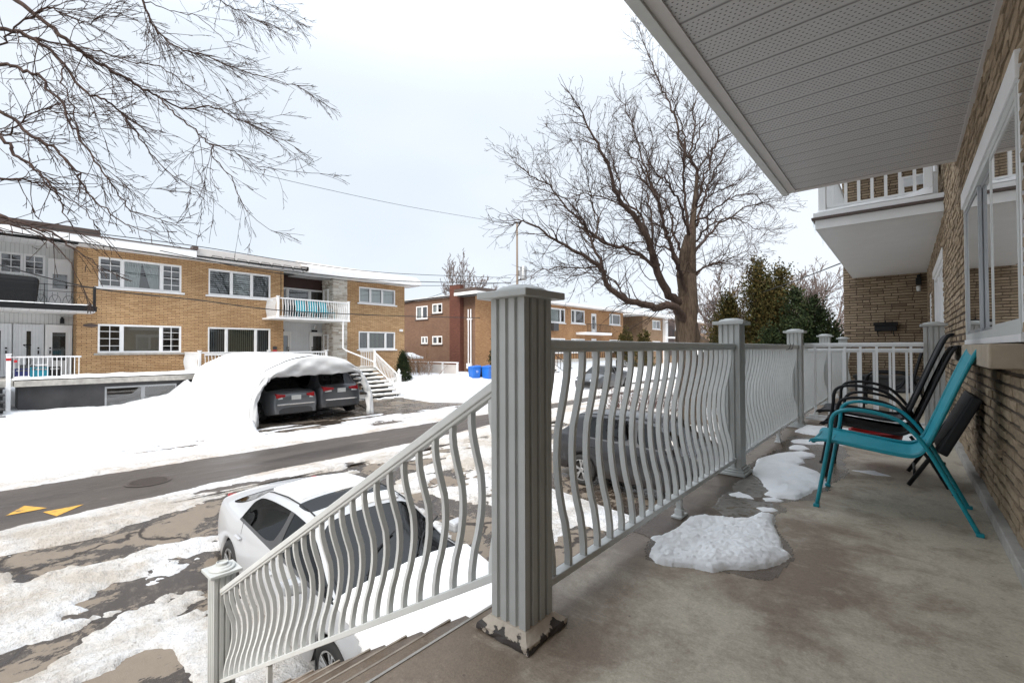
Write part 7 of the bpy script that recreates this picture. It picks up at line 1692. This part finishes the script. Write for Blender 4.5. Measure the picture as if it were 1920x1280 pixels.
# ------------------------------------------------------------------ pole and wires
pl = thing('utility_pole', 'weathered utility pole with a small transformer, seen through the left of the maple crown', 'utility pole', (-21, 24.9, -1.5))
m = MB(); m.tube([(-21, 24.9, -1.6), (-21, 24.9, 10.05)], [.11, .07], 12); m.build('pole', M['polewood'], pl, smooth=True)
m = MB(); m.lathe([(.02, 0), (.24, .02), (.24, .9), (.2, .98), (.02, 1.0)], (-20.62, 25.15, 5.9), 16); m.box(-20.95, -20.7, 24.95, 25.1, 6.2, 6.6); m.build('transformer', M['steelgrey'], pl, auto=40)
m = MB(); 
for z in (5.9, 5.45, 5.1): m.tube([(-20.88, 24.9, z), (-20.7, 24.9, z)], .04, 8); m.lathe([(.03, 0), (.06, .02), (.06, .08), (.03, .1)], (-20.7, 24.9, z - .02), 10)
m.build('insulator', M['black'], pl)
def wire(label, pts, r=.012, group='overhead wires along the street', name='overhead_wire', mat=None):
    m = MB(); m.tube(catmull(pts, 8), r, 5); o = m.build(name, mat or M['wire']); tag(o, label, 'wire', group); return o
wire('uppermost overhead wire, thin, running from the pole up to the upper left', WIRES[0], .010)
wire('overhead wire meeting the pole just below the transformer, along the tops of the roofs', WIRES[1], .016)
wire('second of the bundled overhead wires crossing the eaves of the shelter house', WIRES[2], .022)
wire('third overhead wire, lowest of those reaching the pole', WIRES[3], .016)
wire('lower drooping cable crossing the brick fronts between the two storeys', WIRES[4], .022)
wire('cable slanting down from the upper balcony at the right, behind the evergreens', WIRES[5], .016, None)
wire('thin cable low in the gap between the evergreens and the brick end wall', WIRES[6], .010, None)
wire('dark cable running down the edge of the brown side wall to its chimney', WIRES[7], .02, None)

# ------------------------------------------------------------------ light, sky, camera
w = bpy.data.worlds.new('World'); scene.world = w; w.use_nodes = True; nt = w.node_tree; N = nt.nodes; L = nt.links
bg = N['Background']; sky = N.new('ShaderNodeTexSky'); sky.sky_type = 'NISHITA'; sky.sun_disc = False
EL, AZ = R(42), R(287)
sky.sun_elevation = EL; sky.air_density = 1.0; sky.dust_density = 3.0; sky.altitude = 50
tc = N.new('ShaderNodeTexCoord'); mp = N.new('ShaderNodeMapping'); mp.inputs['Scale'].default_value = (1, 1, 2.5); nz = N.new('ShaderNodeTexNoise'); nz.inputs['Scale'].default_value = 1.3; nz.inputs['Detail'].default_value = 5; nz.inputs['Roughness'].default_value = .45
L.new(tc.outputs['Generated'], mp.inputs[0]); L.new(mp.outputs[0], nz.inputs[0])
rp = N.new('ShaderNodeValToRGB'); rp.color_ramp.elements[0].position = .38; rp.color_ramp.elements[0].color = (6.0, 6.6, 7.3, 1); rp.color_ramp.elements[1].position = .62; rp.color_ramp.elements[1].color = (6.9, 7.3, 7.8, 1)
L.new(nz.outputs['Fac'], rp.inputs[0])
mx = N.new('ShaderNodeMix'); mx.data_type = 'RGBA'; mx.inputs[0].default_value = .93; L.new(sky.outputs[0], mx.inputs[6]); L.new(rp.outputs[0], mx.inputs[7]); 
# an overcast sky is brightest overhead
sx = N.new('ShaderNodeSeparateXYZ'); L.new(tc.outputs['Generated'], sx.inputs[0]); mr = N.new('ShaderNodeMapRange'); mr.interpolation_type = 'SMOOTHSTEP'
for i, v in ((1, .46), (2, .95), (3, 1.0), (4, 2.7)): mr.inputs[i].default_value = v
L.new(sx.outputs[2], mr.inputs[0]); vm = N.new('ShaderNodeVectorMath'); vm.operation = 'SCALE'; L.new(mx.outputs[2], vm.inputs[0]); L.new(mr.outputs[0], vm.inputs['Scale']); L.new(vm.outputs[0], bg.inputs[0]); bg.inputs[1].default_value = .083
# weak veiled sun: from the left-rear of the camera, over the near roofs
sun_dir = Vector((math.cos(EL) * math.cos(AZ), math.cos(EL) * math.sin(AZ), math.sin(EL)))
sky.sun_rotation = math.atan2(sun_dir.x, sun_dir.y)
sl = bpy.data.lights.new('sun', 'SUN'); sl.energy = 2.2; sl.angle = R(28); sl.color = (1, .93, .84); so = bpy.data.objects.new('sun', sl); COL.objects.link(so); so.rotation_euler = (-sun_dir).to_track_quat('-Z', 'Y').to_euler()

cam = bpy.data.cameras.new('camera'); co = bpy.data.objects.new('camera', cam); COL.objects.link(co)
cam.sensor_width = 36; cam.lens = 36 * 853 / 1920; cam.clip_start = .05; cam.clip_end = 2000
YAW, PIT, ROL = R(40.83), R(.9), R(.2)
fw0 = Vector((-math.sin(YAW), math.cos(YAW), 0)); rt0 = Vector((math.cos(YAW), math.sin(YAW), 0))
fw = fw0 * math.cos(PIT) + Vector((0, 0, math.sin(PIT))); up0 = rt0.cross(fw)
rt = rt0 * math.cos(ROL) - up0 * math.sin(ROL); up = up0 * math.cos(ROL) + rt0 * math.sin(ROL)
mtx = Matrix((rt, up, -fw)).transposed().to_4x4(); mtx.translation = Vector((0, 0, 1)); co.matrix_world = mtx
scene.camera = co
scene.render.engine = 'CYCLES'
scene.view_settings.view_transform = 'Standard'; scene.view_settings.look = 'None'; scene.view_settings.exposure = .80; scene.view_settings.gamma = 1
scene.cycles.max_bounces = 8; scene.cycles.transparent_max_bounces = 24; scene.cycles.diffuse_bounces = 4
